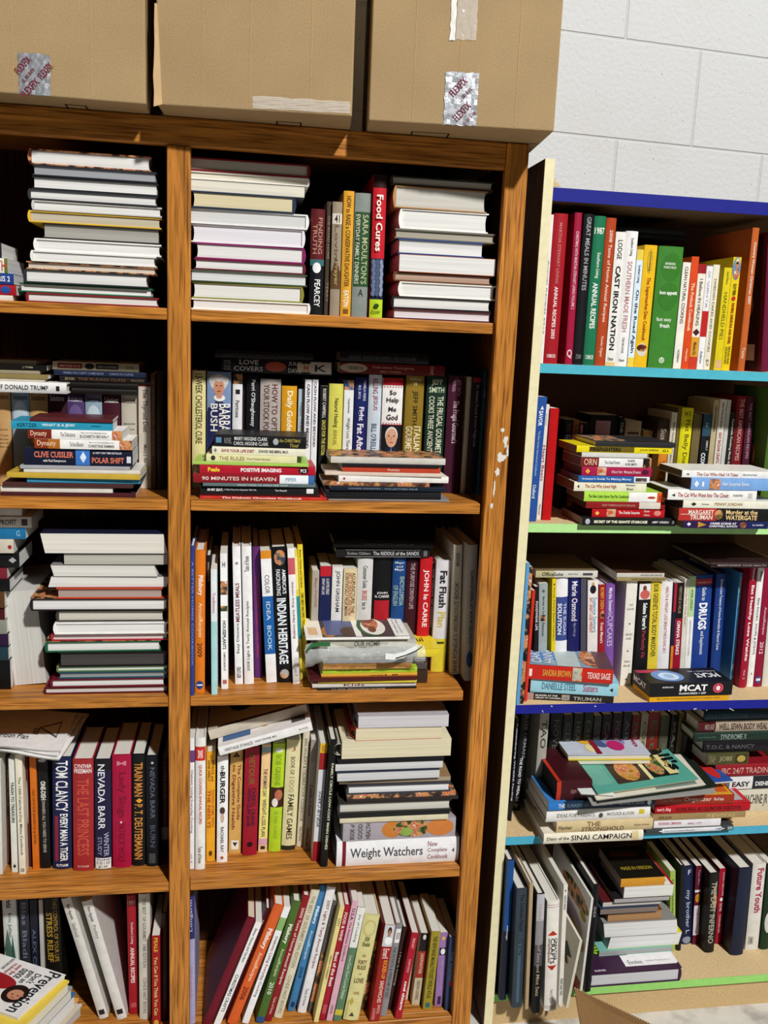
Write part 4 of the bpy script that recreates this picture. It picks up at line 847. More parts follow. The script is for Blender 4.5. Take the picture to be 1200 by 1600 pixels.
# papers resting on the tops
zt4 = max(t[4] for t in ROW['tops'][:9])
def leaf(name, lab, corners, thick, c, pg, texts=(), Z=None, cat='magazine', n=14, curl=.006, grp=None):
    """soft booklet: corners are world points near-left, near-right, far-right, far-left"""
    a, b_, c_, d = [Vector(q) for q in corners]; r = empty(name, tuple((a + b_ + c_ + d) / 4), lab, cat, grp); iv = Matrix.Translation(-r.location)
    def pt(u, v, t): 
        p = a.lerp(b_, u).lerp(d.lerp(c_, u), v); return Vector((p.x, p.y, p.z + curl * math.sin(u * math.pi * 1.6) * (1 - v) - curl * (1 - u) ** 3 + t))
    def sheet(nm, t0, t1, mt, e=0):
        V = []; F = []
        for t in (t0, t1):
            for j in range(n + 1):
                for i in range(n + 1): V.append(pt(e + (1 - 2 * e) * i / n, e + (1 - 2 * e) * j / n, t))
        q = n + 1; o = q * q
        for j in range(n):
            for i in range(n):
                k = j * q + i; F.append((k, k + 1, k + q + 1, k + q)); F.append((o + k, o + k + q, o + k + q + 1, o + k + 1))
        for i in range(n):
            F.append((i, o + i, o + i + 1, i + 1)); k = n * q + i; F.append((k, k + 1, o + k + 1, o + k))
            k = i * q; F.append((k, k + q, o + k + q, o + k)); k = i * q + n; F.append((k, o + k, o + k + q, k + q))
        return link_mesh(nm, V, F, [mt], None, r, iv, False)
    sheet('page_block', 0, thick * .8, mat(pg, .8, 'pages'), .012); sheet('cover', thick * .8 + .0001, thick, mat(c, .35))
    ps = [x for x in texts if x[0] == 'P']; ts = [x for x in texts if x[0] == 'T']
    if ps: shapes('cover_picture', ps, lambda u, v, i: pt(u, v, thick + .0004 + .00015 * i), r, iv)
    if ts:
        def mp(x):
            (_, s_, a0, a1, h, cl, cc, md, bd) = x
            if md == 'd': return lambda u, v: (a0 + (a1 - a0) * u, cc - h / 2 + h * v)
            if md == 'u': return lambda u, v: (a1 - (a1 - a0) * u, cc + h / 2 - h * v)
            if md == 'h': return lambda u, v: (a1 - (a1 - a0) * v, cc - h / 2 + h * u)
            return lambda u, v: (a0 + (a1 - a0) * v, cc + h / 2 - h * u)
        letters('cover_lettering', [(x[1], x[5], mp(x), x[8]) for x in ts], lambda u, v: pt(u, v, thick + .0006 + .00015 * len(ps)), r, iv)
    return r
Zp = zt4 + .0095
def wz(px, py, z): return atz(px, py, z)
for i, (cr, lab, tx) in enumerate([
    ([(-60, 1172), (93, 1186), (140, 1118), (-10, 1105)], 'white stapled booklet under two others, on fourth-row books left bay', ()),
    ([(-60, 1164), (90, 1180), (128, 1120), (-20, 1100)], 'curled white booklet, middle of three on fourth-row books left bay', ()),
    ([(-60, 1170), (96, 1172), (118, 1118), (-20, 1102)], 'white nutrition plan booklet with star logo, on fourth-row books left bay', [T('Nutrition Plan', .22, .62, .12, '2a2a2c', .26), P(.68, .9, .3, .75, '5c5c60', 'w'), P(.71, .89, .36, .69, 'efeeec', 'w'), T('SS!', .64, .70, .16, '2a2a2c', .42, 'r')])]):
    z = Zp + i * .006
    leaf('booklet', lab, [wz(*cr[0], z), wz(*cr[1], z), wz(*cr[2], z), wz(*cr[3], z)], .0042, 'efeeec', 'dcd8d2', tx, curl=.005, grp='white booklets on the fourth row books')

# ================================================================ OAK ROW 4 right bay
row(S4, 'standing in oak fourth row, right bay', 'books in the oak fourth row, right bay')
s(295, 303.5, 296, 1154, 1358, 'f2f1f2', 'thin white spine with purple block', [T('Diabetic Living Everyday Cooking', .24, .72, .5, '6c6c84'), T('vol. 4', .88, .95, .4, '9c9ca4')], [(.09, .18, '6c4484')], hard=0, D=.2)
s(304.8, 320, 306, 1153.5, 1359, 'ecebe6', 'white spine with red 2002 block', [T('2002', .09, .15, .5, 'fff0ec', .5, 'd', .02), T('QUICK COOKING ANNUAL RECIPES', .2, .65, .34, 'b8342c', .5, 'd', .02), T('Taste of Home', .82, .95, .4, '4c4440')], [(.065, .17, 'c8362c')], D=.21)
s(322, 335.5, 324, 1176, 1346, 'e2a226', 'yellow spine with orange-red lettering', [T('PATRICK and', .07, .26, .28, '5c2c10', .7), T('GINA NEELY', .07, .26, .28, '5c2c10', .3), T('DOWN HOME WITH', .34, .68, .3, 'b04018', .74), T('THE NEELYS', .34, .69, .38, 'b04018', .3, 'd', .02), P(.9, .95, .3, .7, '5c3a10', 'e')])
s(338.5, 355, 340, 1183, 1347.7, 'f2f2f2', 'white hardcover with bold black food word', [T('the', .08, .16, .35, '1a1a1c'), T('BURGER', .14, .44, .48, '141416', .5, 'd', .03), P(.47, .54, .25, .75, '4c3c34', 'e'), P(.53, .62, .32, .68, 'c8b0a0', 'e'), T('RACHAEL RAY', .66, .9, .3, '1c1c1e', .5, 'd', .01), P(.94, .97, .35, .65, 'b06030', 'e')])
s(357, 376.5, 360, 1172, 1334, 'cfa45c', 'mottled tan hardcover with red-brown title', [P(.02, .07, .2, .8, '4a2818', 'w'), T('The Complete Guide', .14, .67, .32, '7c2c18', .7), T('to Digestive Health', .14, .76, .32, '7c2c18', .3), P(.87, .96, .2, .8, 'e6e2d8'), P(.89, .93, .3, .7, '2a2a2c', 'v')])
s(378.5, 401, 383, 1169, 1337, '9c1a2c', 'crimson hardcover with gold block letters', [T('DETOUR', .06, .34, .4, '7c5c2c', .5, 'd', .03), T('CHERYL CRANE', .37, .72, .3, '3c1430', .66, 'd', .02), T('WITH CLIFF JAHR', .37, .73, .28, '3c1430', .32, 'd', .02), P(.87, .92, .3, .7, '2c0c14', 'e')])
s(403.3, 417, 409.6, 1164, 1332, 'ecc890', 'peach and yellow spine with upward small end', [T("THE WOMAN'S DAY", .22, .48, .45, '3a2a24'), T('WEIGHT-LOSS PLAN', .5, .85, .45, '3a2a24'), T('I', .94, .97, .5, '3a2a24', .5, 'h', .04)], [(.02, .07, '9cb8c4'), (.4, .87, 'f0e488'), (.87, .93, 'd8a8b8')], hard=0)
s(419.3, 438, 427, 1163, 1331, 'b4d42c', 'lime green hardcover with photo band', [P(.035, .08, .15, .85, 'e6ecd8', 'e'), T('BOB GREENE', .1, .38, .44, '8aa424', .5), P(.42, .52, .3, .95, 'b86c50', 'e'), P(.5, .58, .1, .6, 'ece4dc', 'e'), T('20 YEARS YOUNGER', .62, .88, .3, '9cb830')], [(.4, .585, '3c2018')])
s(439.5, 461, 448.5, 1157, 1328.6, 'e0d8a8', 'cream hardcover with green foot, family title', [T('J', .06, .1, .3, 'b06c50', .5, 'h'), T('BOOK OF', .15, .31, .3, '5c5440'), T('1000', .33, .47, .4, 'b0a878'), T('FAMILY GAMES', .49, .9, .42, '3c3820', .5)], [(.96, 1, '2c2c24')], D=.17)
s(463.3, 473, 474.5, 1143, 1323, 'd6cdb4', 'leaning cream spine with holiday title', [T('2002 HOLIDAY & CELEBRATIONS COOKBOOK', .06, .78, .45, '5c5444'), T('Taste of Home', .82, .95, .35, '5c5444')], D=.18)
s(474.3, 485.3, 486.5, 1157, 1328, '9b948c', 'grey paperback with dark red lettering', [P(.08, .2, .2, .8, '8a8278'), T('Comfort Food', .4, .68, .46, '5a1c20', .5, 'd', .01), T('Sandra Lee', .8, .97, .46, '5a1c20', .5, 'd', .01)], hard=0, D=.18)
s(487.5, 499.5, 501, 1162, 1346, 'd6d8de', 'silver-white spine, yellow top and red foot', [T('best', .02, .07, .5, 'b8502c'), T('POP-UP CARDS', .4, .7, .5, '303438', .5, 'u')], [(0, .08, 'e0b82c'), (.08, .22, '9c2424'), (.83, 1, '9c1a28')], hard=0, D=.2)
s(500.5, 511.5, 516, 1157, 1355, '121414', 'glossy black spine with thin cream title', [T('FAMILY CIRCLE LOW-COST MAIN DISHES', .18, .86, .34, 'd8d6b4', .6, 'd', .02)], D=.21)
flush()
# two books tipped across the tops
def tipped(x0, y0, x1, y1, th, Y, D, c, nm, lab, art=(), top=(), hard=0, bands=(), pg='e6e0d4'):
    a = at(x0, y0, Y); b_ = at(x1, y1, Y); L = math.hypot(b_.x - a.x, b_.z - a.z); an = math.atan2(b_.z - a.z, b_.x - a.x)
    r = empty(nm, tuple(a), lab, 'book', 'books tipped across the fourth row tops'); r.rotation_euler = (0, -an, 0)
    book(r, Matrix.Identity(4), L, D, th, c, hard, pg, bands, art, top); return r
tp1 = tipped(344, 1181, 489, 1141, .0185, .02, .2, 'eeecea', 'paperback_book', 'white paperback with grey left end tipped across fourth-row books', [T('VINTAGE STANCE', .06, .36, .35, '4c4c50'), T('YANCY BOWER, M.D.', .38, .62, .26, '3c3c40'), T('BOOK', .86, .96, .2, '8c6c40')], [P(.05, .35, .1, .6, '44689c'), P(.4, .62, .2, .9, 'c88844', 'e'), P(.66, .75, .3, .8, 'c88844', 'e'), P(.8, .95, .1, .4, '4c4c50')])
tp2 = tipped(325, 1160, 479, 1121, .0205, .055, .2, 'cdc3b0', 'paperback_book', 'beige paperback topmost of two tipped across fourth-row books', (), [P(.2, .5, .3, .9, '2a2420', 'e'), P(.1, .9, .02, .06, '3a3028')])
tp2.rotation_euler = tp1.rotation_euler; ca, sa = math.cos(-tp1.rotation_euler.y), math.sin(-tp1.rotation_euler.y)
tp2.location = tp1.location + Vector((-.016 * ca - .0203 * sa, .042, -.016 * sa + .0203 * ca))
ROW['group'] = 'books in the oak fourth row, right bay'
ROW['place'] = ''
stk = [
 I(560, 701, 1118, 'b8b4bc', 'coil-bound notebook with white pages', 'F', h=0, n='spiral_notebook', pg='dcd8dc'),
 I(556, 690, 1137, 'b83a28', 'red comb-bound cookbook with cream pages', 'F', h=0, n='spiral_notebook', pg='ece0bc'),
 I(534, 705, 1157, 'e8e0c0', 'thick cream comb-bound book', 'F', h=0, n='spiral_notebook', pg='ece2c0'),
 I(528, 694, 1184, '17171a', 'thin black binder filling a dark gap', h=0, n='paperback_book'),  # dark filler added where the stack has a black gap
 I(524, 692, 1192, '2b2b30', 'black booklet with white pages', 'F', h=0, n='magazine', pg='e4e4e2'),
 I(527, 687, 1204, '22283c', 'navy-topped booklet with white pages', 'F', h=0, n='magazine', pg='dcdcdc'),
 I(530, 704, 1217, '9a7c58', 'tan coil-edged booklet', 'F', h=0, n='magazine', pg='b8a890'),
 I(541, 704, 1224, '3a3c44', 'white-paged hardcover', 'L', pg='f2f2f2'),
 I(542, 712, 1238, '54443e', 'brown-grey paperback', h=0, k='photo'),
 I(542, 716, 1245, '2e2828', 'dark floppy magazine', h=0, n='magazine', pg='8c8080'),
 I(527, 705, 1251, '35342f', 'folder of cream pages', 'L', pg='dcd9ce'),
 I(529, 703, 1267, '1f1f1f', 'black and white stapled magazine', h=0, n='magazine', pg='c8c8c0'),
 I(531, 700, 1275, 'd8cfb0', 'thin cream magazine', h=0, n='magazine', pg='d8d0b4'),
 I(536, 712, 1283, 'a8a0a8', 'lilac-grey health book with orange vegetables', h=0, D=.2, a=[T('BOOK of', .06, .1, .8, '4a4a4c', .5, 'h'), T('GOOD', .13, .17, .8, '4a4a4c', .5, 'h'), T('HEALTH', .2, .24, .8, '4a4a4c', .5, 'h'), P(.34, .52, .1, .95, 'c87c34', 'e'), P(.44, .78, .1, 1, '48582c', 'e', 'photo'), P(.5, .62, .15, .6, '8ca850', 'e'), P(.74, .98, .1, 1, 'cc7c3c', 'e')]),
 I(526, 717, 1313, 'eeeef0', 'thick white hardcover with large serif title', D=.21, a=[T('Weight Watchers', .11, .7, .48, '4a4a50', .48), T('New', .74, .82, .2, '9c6c74', .78), T('Complete', .74, .9, .2, '9c6c74', .52), T('Cookbook', .74, .91, .2, '9c6c74', .26), P(.94, .96, .4, .6, '4a4a50', 'w')], bands=[(.045, .075, '7c1a2c')])]
for q in stk: q.setdefault('D', .17)
stack('fourth-row stack beside right post', .012, stk)
# coils of the three bound books
def coil(b, xl, n, rad, c, wid, Yoff=0):
    r = b['root']; m = MB(); L = b['L']; D = b['Dd']; Th = b['Th']; x0 = -L / 2
    for i in range(n):
        y = .006 + (D - .012) * i / n; pts = [(x0 + .004 + rad * math.cos(t) * .9 - rad * .5, y, Th / 2 + rad * math.sin(t)) for t in [k * math.pi / 5 for k in range(10)]]
        m.tube(pts, wid, 5, closed=True)
    m.build('coil', mat(c, .35), r)
coil(stk[0], 0, 26, .0095, '26262a', .0008)
def combm(b, c, rad):
    r = b['root']; m = MB(); L = b['L']; D = b['Dd']; Th = b['Th']; x0 = -L / 2 - rad * .35; n = 20
    for i in range(n):
        y = .004 + (D - .008) * i / n; w_ = (D - .008) / n * .62; b0 = len(m.v)
        for k in range(11):
            an = math.pi * .38 + math.pi * 1.24 * k / 10; 
            m.v += [(x0 + rad * math.cos(an), y, Th / 2 + rad * math.sin(an)), (x0 + rad * math.cos(an), y + w_, Th / 2 + rad * math.sin(an))]
        for k in range(10): q = b0 + 2 * k; m.f.append((q, q + 1, q + 3, q + 2)); m.m.append(0)
    m.build('binding_comb', mat(c, .4), r)
combm(stk[1], '8c1a20', .0085); combm(stk[2], 'd8d4c4', .0125)

# ================================================================ OAK ROW 5 left bay
row(S5, 'standing in oak bottom row, left bay', 'books in the oak bottom row, left bay')
s(12, 33, 2.4, 1406, 9, 'cdd2cc', 'pale spine with green leaves', [P(.25, .6, .0, .6, '4c6c5c', 'd'), P(.3, .75, .3, 1, '37564a', 'w'), T('Eric Julian', .12, .32, .3, '5c6460'), T('Herbal', .0, .07, .4, '26282a')], D=.17)
s(36, 50, 28, 1407, 9, '2a2c34', 'charcoal spine with blackletter title', T('Blas Bladi', .02, .5, .5, '6c7484'), D=.17)
s(52, 63, 45, 1407, 9, '1c1e2c', 'midnight blue spine with grey letters', T('ALEX CROSS', .25, .75, .5, '5c6478'), D=.17)
s(66, 72, 59, 1407, 9, 'b8b4ac', 'thin grey-white spine', (), hard=0)
s(76, 100, 67, 1405, 9, '15120f', 'black spine with gold stress-relief lettering', [T('TAKE CONTROL OF YOUR LIFE', .0, .55, .26, '9c7c38', .72), T('STRESS RELIEF', .12, .55, .38, 'b08c34', .32, 'd', .02)])
s(155, 170, 95, 1406, 1593, 'd4d1ca', 'leaning white hardcover, left one of pair', [T('Bon Appetit', .05, .17, .4, '3a3836'), T('Seafood', .2, .31, .4, '8c8880'), P(.925, .965, .2, .8, '26262a')], D=.2)
s(183, 199, 127, 1410, 1594, 'd8d5d0', 'leaning white hardcover, right one of pair', [T('Bon Appetit', .05, .17, .4, '3a3836'), T('Poultry', .2, .31, .4, '8c8880'), P(.915, .955, .2, .8, '26262a')], D=.2)
s(202, 216, 197.5, 1400, 1585, '9c1a26', 'red hardcover dated 1991', [T('1991', .04, .08, .8, 'e8b8b8', .5, 'h', .01), T('Southern Living', .22, .4, .36, 'e8c8c8'), T('ANNUAL RECIPES', .43, .73, .44, 'f0dcd8', .5, 'd', .02), P(.9, .94, .2, .8, 'b85058')], D=.2)
s(218, 235.5, 215.5, 1398, 1593, 'cdc8ba', 'cream-white spine with thin grey capitals', [T('THE BEST OF GOURMET  1988 EDITION', .03, .58, .3, '6c6860'), T('CONDE NAST BOOKS', .66, .95, .3, '6c6860')], D=.21)
s(238, 250.5, 236.5, 1463, 2, '9a1a1a', 'short red paperback with yellow title', [T('PEALE', .02, .17, .45, 'e0b43c', .5, 'd', .02), T('You Can If You Think You Can', .22, .85, .45, 'e0c070', .5, 'd', .02), P(.9, .97, .2, .8, 'c89c3c', 'e')], hard=0)
s(253, 262, 252, 1427, 4, '3c1016', 'dark maroon spine beside centre post', T('LAROUSSE', .55, .8, .4, '6c3c40'))
flush()
# magazine pile, turned, near the front of the lowest shelf
mags = [('8c8484', 'c8c4bc', 'grey-edged magazine at the bottom of bottom-left corner pile', 'd8d4d0'), ('d89c50', 'e8e0c8', 'orange and yellow magazine second from bottom of corner pile', 'e0a860'), ('2c68a8', 'f0eeea', 'blue-topped magazine in corner pile, third from bottom', '3c6c94'), ('a8a8a0', 'e6e2d8', 'landscape photo magazine in corner pile, third from top', '98a0a0'), ('e2c23c', 'f0ead0', 'yellow-edged magazine under the top one, corner pile', 'e8cc50')]
z = S5 + .001; hs = [.010, .010, .012, .010, .009]
ztop = at(103, 1528, -.01).z
tot = ztop - S5 - .009; k_ = tot / sum(hs)
for i, ((ec, pg, lab, tcx), h) in enumerate(zip(mags, hs)):
    o = (5 - i) * 5.0
    zz = z + h * k_ - .0008
    cs = [(-40 + o, 1640), (28 + o, 1592 + (5 - i) * 11 + 4), (103 + o, 1523 + (5 - i) * 9), (-20 + o, 1484 + (5 - i) * 2)]
    cw = [wz(px, min(py, 1640), zz) for px, py in cs]; mxY = max(q.y for q in cw); cw = [Vector((q.x, min(q.y, .075), q.z)) for q in cw]
    leaf('magazine', lab, cw, h * k_ - .0008, tcx, pg, (), curl=.0, grp='magazines in the bottom left corner pile')
    for ob in [o2_ for o2_ in COL.objects if o2_.get('label') == lab]: ob.location.z -= h * k_ - .0008
    z += h * k_
wom = [P(.60, .98, .30, 1.0, 'a01c24', 'e'), P(.40, .86, .36, .8, '24140f', 'e'), P(.46, .72, .45, .72, 'c88c6c', 'e'), P(.53, .56, .5, .54, '3a2018', 'e'), P(.53, .56, .62, .66, '3a2018', 'e'), P(.62, .64, .55, .62, 'a03c3c', 'e')]
# title runs along the right edge of the top magazine
A = wz(28, 1590, ztop); B = wz(103, 1523, ztop); C_ = wz(-6, 1488, ztop); D_ = C_ + (A - B)
words = [T('Prevention', .04, .96, .17, '1c2028', .115, 'u', .01), T("Don't", .62, .84, .09, '2a2a2e', .27, 'u'), T('gain an', .58, .86, .09, '2a2a2e', .37, 'u'), T('ounce', .64, .86, .09, '2a2a2e', .47, 'u'), T('over the', .66, .9, .06, 'a02430', .56, 'u'), T('Holidays', .66, .9, .06, 'a02430', .64, 'u'), T('BIGGEST HEALTH NEWS', .72, .97, .04, '4a4a4e', .72, 'u')]
words = [(t[0], t[1], t[2], t[3], t[4], t[5], t[6], t[7], t[8]) for t in words]
# u runs A->B (title read from B to A), v runs away from the title edge
r_ = leaf('magazine', 'white health magazine with woman in red, top of corner pile', [A, B, C_, D_], .008, 'eceae8', 'f0eeea',
     [P(.34, .66, .38, 1.0, 'a01c24', 'e'), P(.18, .56, .14, .44, '24140f', 'e'), P(.25, .46, .18, .37, 'c88c6c', 'e'), P(.33, .36, .23, .25, '3a2018', 'e'), P(.33, .36, .30, .32, '3a2018', 'e'), P(.28, .295, .24, .3, 'a03c3c', 'e')] + words, curl=0, grp='magazines in the bottom left corner pile')
r_.location.z -= .008

# ================================================================ OAK ROW 5 right bay
row(S5, 'leaning in oak bottom row, right bay', 'books in the oak bottom row, right bay')
s(295, 305, 293.4, 1398, 1600, 'a8a4c8', 'lilac spine with indigo top', [T('Longarm', .04, .28, .5, 'b8bcdc', .5, 'u'), T('Scheherazade', .55, .8, .4, 'c08c9c', .5)], [(0, .34, '30306a')], D=.2)
s(315, 330, 392, 1440, 1.5, '6c1424', 'large dark red glossy hardcover', (), D=.22, pg='e8dcc0')
s(332, 343, 407.5, 1446, 1.2, 'f0efee', 'white paperback with Christmas crafts title', [T('Better Homes and Gardens', .06, .38, .4, '4c4c4c'), T('CHRISTMAS CRAFTS', .5, .86, .5, '2c2c30')], hard=0, D=.21)
s(345, 351.5, 419, 1422, 3, '4a1420', 'narrow maroon spine beside Christmas one', T('Favorites', .1, .5, .4, 'a07c70'), D=.21)
s(353, 369.5, 431, 1419, 1.2, 'd8602a', 'burnt orange hardcover dated 2006', [T('Pillsbury', .19, .36, .6, 'fff0e4', .5, 'd', .03), T('AnnualRecipes', .39, .63, .5, 'ffd0b0'), T('2006', .68, .79, .5, '4c1c0c')], D=.21)
s(377, 388, 446, 1420, 1.4, 'eff0f0', 'white spine with pale green block', [T('Diabetic Living Everyday Cooking', .25, .77, .5, '7c2434', .5, 'd', .01)], [(.09, .2, '8ab06c')], hard=0, D=.21)
s(399, 412, 461, 1412, 1.2, '4a6a2c', 'moss green hardcover dated 2010', [T('Pillsbury', .18, .34, .6, 'f0f4e4', .5, 'd', .03), T('AnnualRecipes', .38, .61, .5, 'c8d8a8'), T('2010', .66, .76, .5, 'e8ecd8')], [(.95, 1, '2c5488')], D=.21)
s(413, 424, 476, 1402.5, 1.5, '8c1c24', 'dark red hardcover, 2000 white title', [T('2000 Taste of Home Annual Recipes', .09, .7, .5, 'f0dcd0', .5, 'd', .01), T('Taste of Home', .8, .94, .36, 'e0b8a8')], D=.21)
s(427, 440.5, 492, 1395, 1592, 'd9d2ba', 'cream spine with wide grey gourmet title', [T('THE BEST OF GOURMET 1990 EDITION', .04, .6, .4, '8c8468'), T('CONDE NAST BOOKS', .66, .96, .4, '8c8468')], D=.21)
s(449, 460, 509, 1387, 1581, '3f7cac', 'blue hardcover dated 2008', [T('Pillsbury', .16, .3, .55, 'f0f6fa', .5, 'd', .03), T('AnnualRecipes', .35, .58, .5, 'c0dcec'), T('2008', .64, .73, .5, '16304c'), P(.92, .97, .2, .8, '1c3c70', 'e')], D=.21)
s(464.5, 478, 522.7, 1389.5, 1584, 'e9e8ea', 'white hardcover with 2007 red title', [T('2007 Light & Tasty Annual Recipes', .1, .64, .46, '7c2030', .5, 'd', .01), T('Taste of Home', .8, .94, .36, '6c6068')], D=.21)
s(481, 491, 529.5, 1410, 1583, '5c5854', 'grey-brown weathered spine', T('MARY KAY', .04, .35, .45, '3c3834'), [(.45, .9, '7c5c44', 'photo')], D=.21)
s(490, 497, 537.5, 1418, 1598, 'e3d68c', 'thin pale yellow spine', [T('CITY', .1, .17, .5, '3a3420'), T('PEGGY FORREST', .42, .62, .4, '4c4424')], hard=0, D=.2)
s(498.5, 508, 550, 1417.5, 1595, 'a01c2c', 'crimson spine with white award title', [T('FOOD & WINE', .06, .3, .5, 'f0e4e0', .5, 'd', .02), T('Best of the Best', .4, .7, .55, 'f4ece8', .5, 'd', .02), P(.86, .94, .2, .8, 'b85058')], D=.2)
s(509.5, 519, 563, 1411, 1596, 'd8a8b8', 'pink spine with dark lettering', [T('U.S.A.', .06, .16, .5, '3c1c34', .5, 'd', .02), T('The American Cookbook', .17, .5, .35, '5c3048'), T('CONCORD', .86, .94, .35, '5c3048')], hard=0, D=.2)
s(520.5, 532.5, 572, 1421, 1596, '5c7c5c', 'green and white striped-title spine', [T('Joy of Cooking', .06, .3, .4, '6c7468'), T('Low-Cost One-Course Dishes', .42, .8, .4, 'c8d8c0')], [(0, .35, 'e6e6e2'), (.9, .95, 'c8b83c')], hard=0, D=.2)
s(535.5, 560, 578.5, 1434, 1596, 'd6cf90', 'wide cream-green hardcover with drawn vines', [P(.04, .2, .1, .9, 'c4ba78', 'e'), P(.06, .18, .2, .8, 'd6cf90', 'e'), T('Elif', .2, .24, .3, '5c5430', .5, 'h'), T('Shafak', .25, .29, .5, '5c5430', .5, 'h'), T('the', .36, .39, .22, 'a08840', .5, 'h'), T('FORTY', .42, .46, .55, '6c4c28', .5, 'h'), T('RULES', .47, .51, .55, '6c4c28', .5, 'h'), T('of', .54, .56, .2, 'a08840', .5, 'h'), T('LOVE', .59, .64, .6, '6c4c28', .5, 'h'), T('A NOVEL', .72, .75, .4, 'a08840', .5, 'h'), P(.92, .96, .3, .65, '4c442c', 'w'), P(.78, .86, .15, .45, 'b8a850', 'd'), P(.82, .98, .1, .15, 'b8a850')], D=.16)
s(562, 571, 597, 1445, 3, '5c4028', 'brown photo-patterned spine', (), [(.2, .95, '6c5030', 'photo')], D=.2)
s(577, 592.5, 602, 1447, 1597, '9c1c1c', 'red spine with cook portrait on top', [P(.02, .1, .35, .75, '3c2018', 'e'), P(.05, .13, .4, .68, 'b07850', 'e'), P(.12, .2, .15, .95, 'f0f0f0', 'e'), T('Emeril', .24, .34, .6, 'f4d8d0'), T('KICKED-UP', .36, .55, .4, 'e8a83c', .62, 'd', .02), T('SANDWICHES', .57, .8, .4, 'e8c8b8', .62, 'd', .02), T('EMERIL', .82, .92, .3, 'd89c8c', .7), T('LAGASSE', .86, .98, .3, 'd89c8c', .3)], [(0, .22, 'c8ccd0')], hard=0, D=.2)
s(593.3, 604, 618.5, 1445, 1588.7, '8a888a', 'grey spine with white barcode sticker', [P(.05, .2, .2, .95, 'e8e6e2'), T('||||||||', .09, .16, .5, '3c3c3c', .6, 'h'), T('THE POTATO & WISDOM OF ISSY', .24, .8, .45, '4c4a4c')], D=.18)
s(605, 612, 630, 1450, 1578, '35201c', 'narrow dark brown spine', T('I Feel it Coming', .3, .7, .5, 'a89c90'), D=.18)
s(617, 627.5, 643.5, 1459, 1592, 'a81428', 'cherry red spine with bold white words', [T('RENE LEVY', .06, .18, .36, 'e8b8b8'), T('CULINARY HISTORY', .3, .46, .3, 'e8b8b8'), T('cool chicago', .56, .9, .55, 'fff4f0', .5, 'd', .03)], hard=0, D=.19)
s(629, 637, 655, 1459, 1562, 'd6ccb0', 'thin cream spine with blank face', (), hard=0, D=.15)
s(643, 655.5, 658, 1459, 1571, 'c8bc9c', 'black, red and cream banded paperback', [P(.02, .09, .3, .7, 'd8d4d0', 'e'), T('LINDPAINTNER', .28, .56, .4, 'e8c0a8', .5, 'd', .01), T('CREATIVE COOKING', .65, .92, .4, '5c4c34')], [(0, .25, '1e1a1a'), (.25, .62, '9c3424')], hard=0, D=.14)
s(660.5, 674.5, 676.5, 1456.7, 1578, '9c8c2c', 'olive paperback with dense black title', [T("THE NEW RAND McNALLY POCKET WORLD ATLAS", .06, .85, .46, '30300e', .5, 'd', .01), P(.91, .97, .25, .7, '2c6c7c')], hard=0, D=.14)
s(679, 691.5, 689.5, 1458, 1572.7, '9874ac', 'purple paperback with white flower photo', [P(.05, .1, .3, .7, 'e0b050', 'e'), P(.2, .3, .1, .9, '2c2430'), P(.21, .29, .25, .8, 'e8e8ec', 'e'), T('SIMPLE TREASURES', .35, .75, .24, 'b498c4'), P(.86, .97, .3, .7, '3c2c48')], hard=0, D=.14)
s(695, 706.5, 703, 1464.7, 1579, '2c3c5c', 'dark blue paperback with red mark', [T('Over Seventeen', .2, .6, .4, '8ca0b8'), P(.6, .67, .3, .75, 'b03040', 'e')], hard=0, D=.14)
flush()
# ================================================================ PAINTED CASE, shelf 1 (turquoise)
row(C1, 'standing on the upper turquoise shelf', 'books on the upper turquoise shelf', back=.26)
s(839, 848.5, 856, 335, 1.2, 'e8e6e4', 'white spine at cream board, upward title', T('Annual Recipes 2010', .3, .8, .4, '7c7c80', .5, 'd'), D=.21)
s(849.5, 871, 867.5, 333, 1.2, 'a41c26', 'wide red hardcover with small white capitals', [T('MARTHA STEWART LIVING', .06, .46, .22, 'c87c78', .5), T('ANNUAL RECIPES 2003', .48, .83, .26, 'f4e4e0', .5, 'd', .02), T('OXMOOR', .935, .96, .62, 'f4e4e0', .5, 'h')], D=.21)
s(883, 894, 899, 332, 1.2, 'a0183c', 'narrow crimson spine beside the black one', [T('CHRISTMAS WITH MARTHA STEWART LIVING VOLUME 2', .12, .63, .42, 'e8c0c8', .5, 'd', .01), T('Q', .9, .96, .7, 'f0dce0', .5, 'h')], D=.21)
s(894.8, 910.5, 912.5, 334, 1.2, '17181a', 'black hardcover with thin white capitals', [T('GREAT MEALS IN MINUTES', .02, .5, .42, 'a8a8aa', .5), T('LITTLE BROWN', .93, .96, .5, '8c8c90', .5, 'h')], D=.2)
s(911.2, 928.6, 929, 337, 1.2, '1f7450', 'green hardcover dated 1987', [T('1987', .075, .12, .85, 'e8f0e0', .5, 'h', .02), T('Southern Living', .24, .41, .38, 'e8f0e0', .55), T('ANNUAL RECIPES', .44, .75, .46, 'f0f4ea', .5, 'd', .02), T('OXMOOR', .93, .96, .7, 'e8f0e0', .5, 'h')], D=.2)
s(929.2, 944.5, 948, 340, 1.2, 'b04420', 'rust hardcover dated 2008', [T('2008 Taste of Home Annual Recipes', .08, .7, .42, 'f0dcc8', .5, 'd', .01), T('Reader Digest', .8, .94, .32, 'f0d0b8')], D=.2)
s(945.3, 960.5, 962, 362, 1.2, 'eae8e2', 'white spine with chunky black western title', [T('LODGE', .06, .2, .46, '1c1c1c'), T('CAST IRON NATION', .25, .88, .52, '141414', .5, 'd', .03), T('Oxmoor', .93, .96, .6, '4c4c4c', .5, 'h')], [(.97, 1, 'd8c088')], hard=0, D=.19)
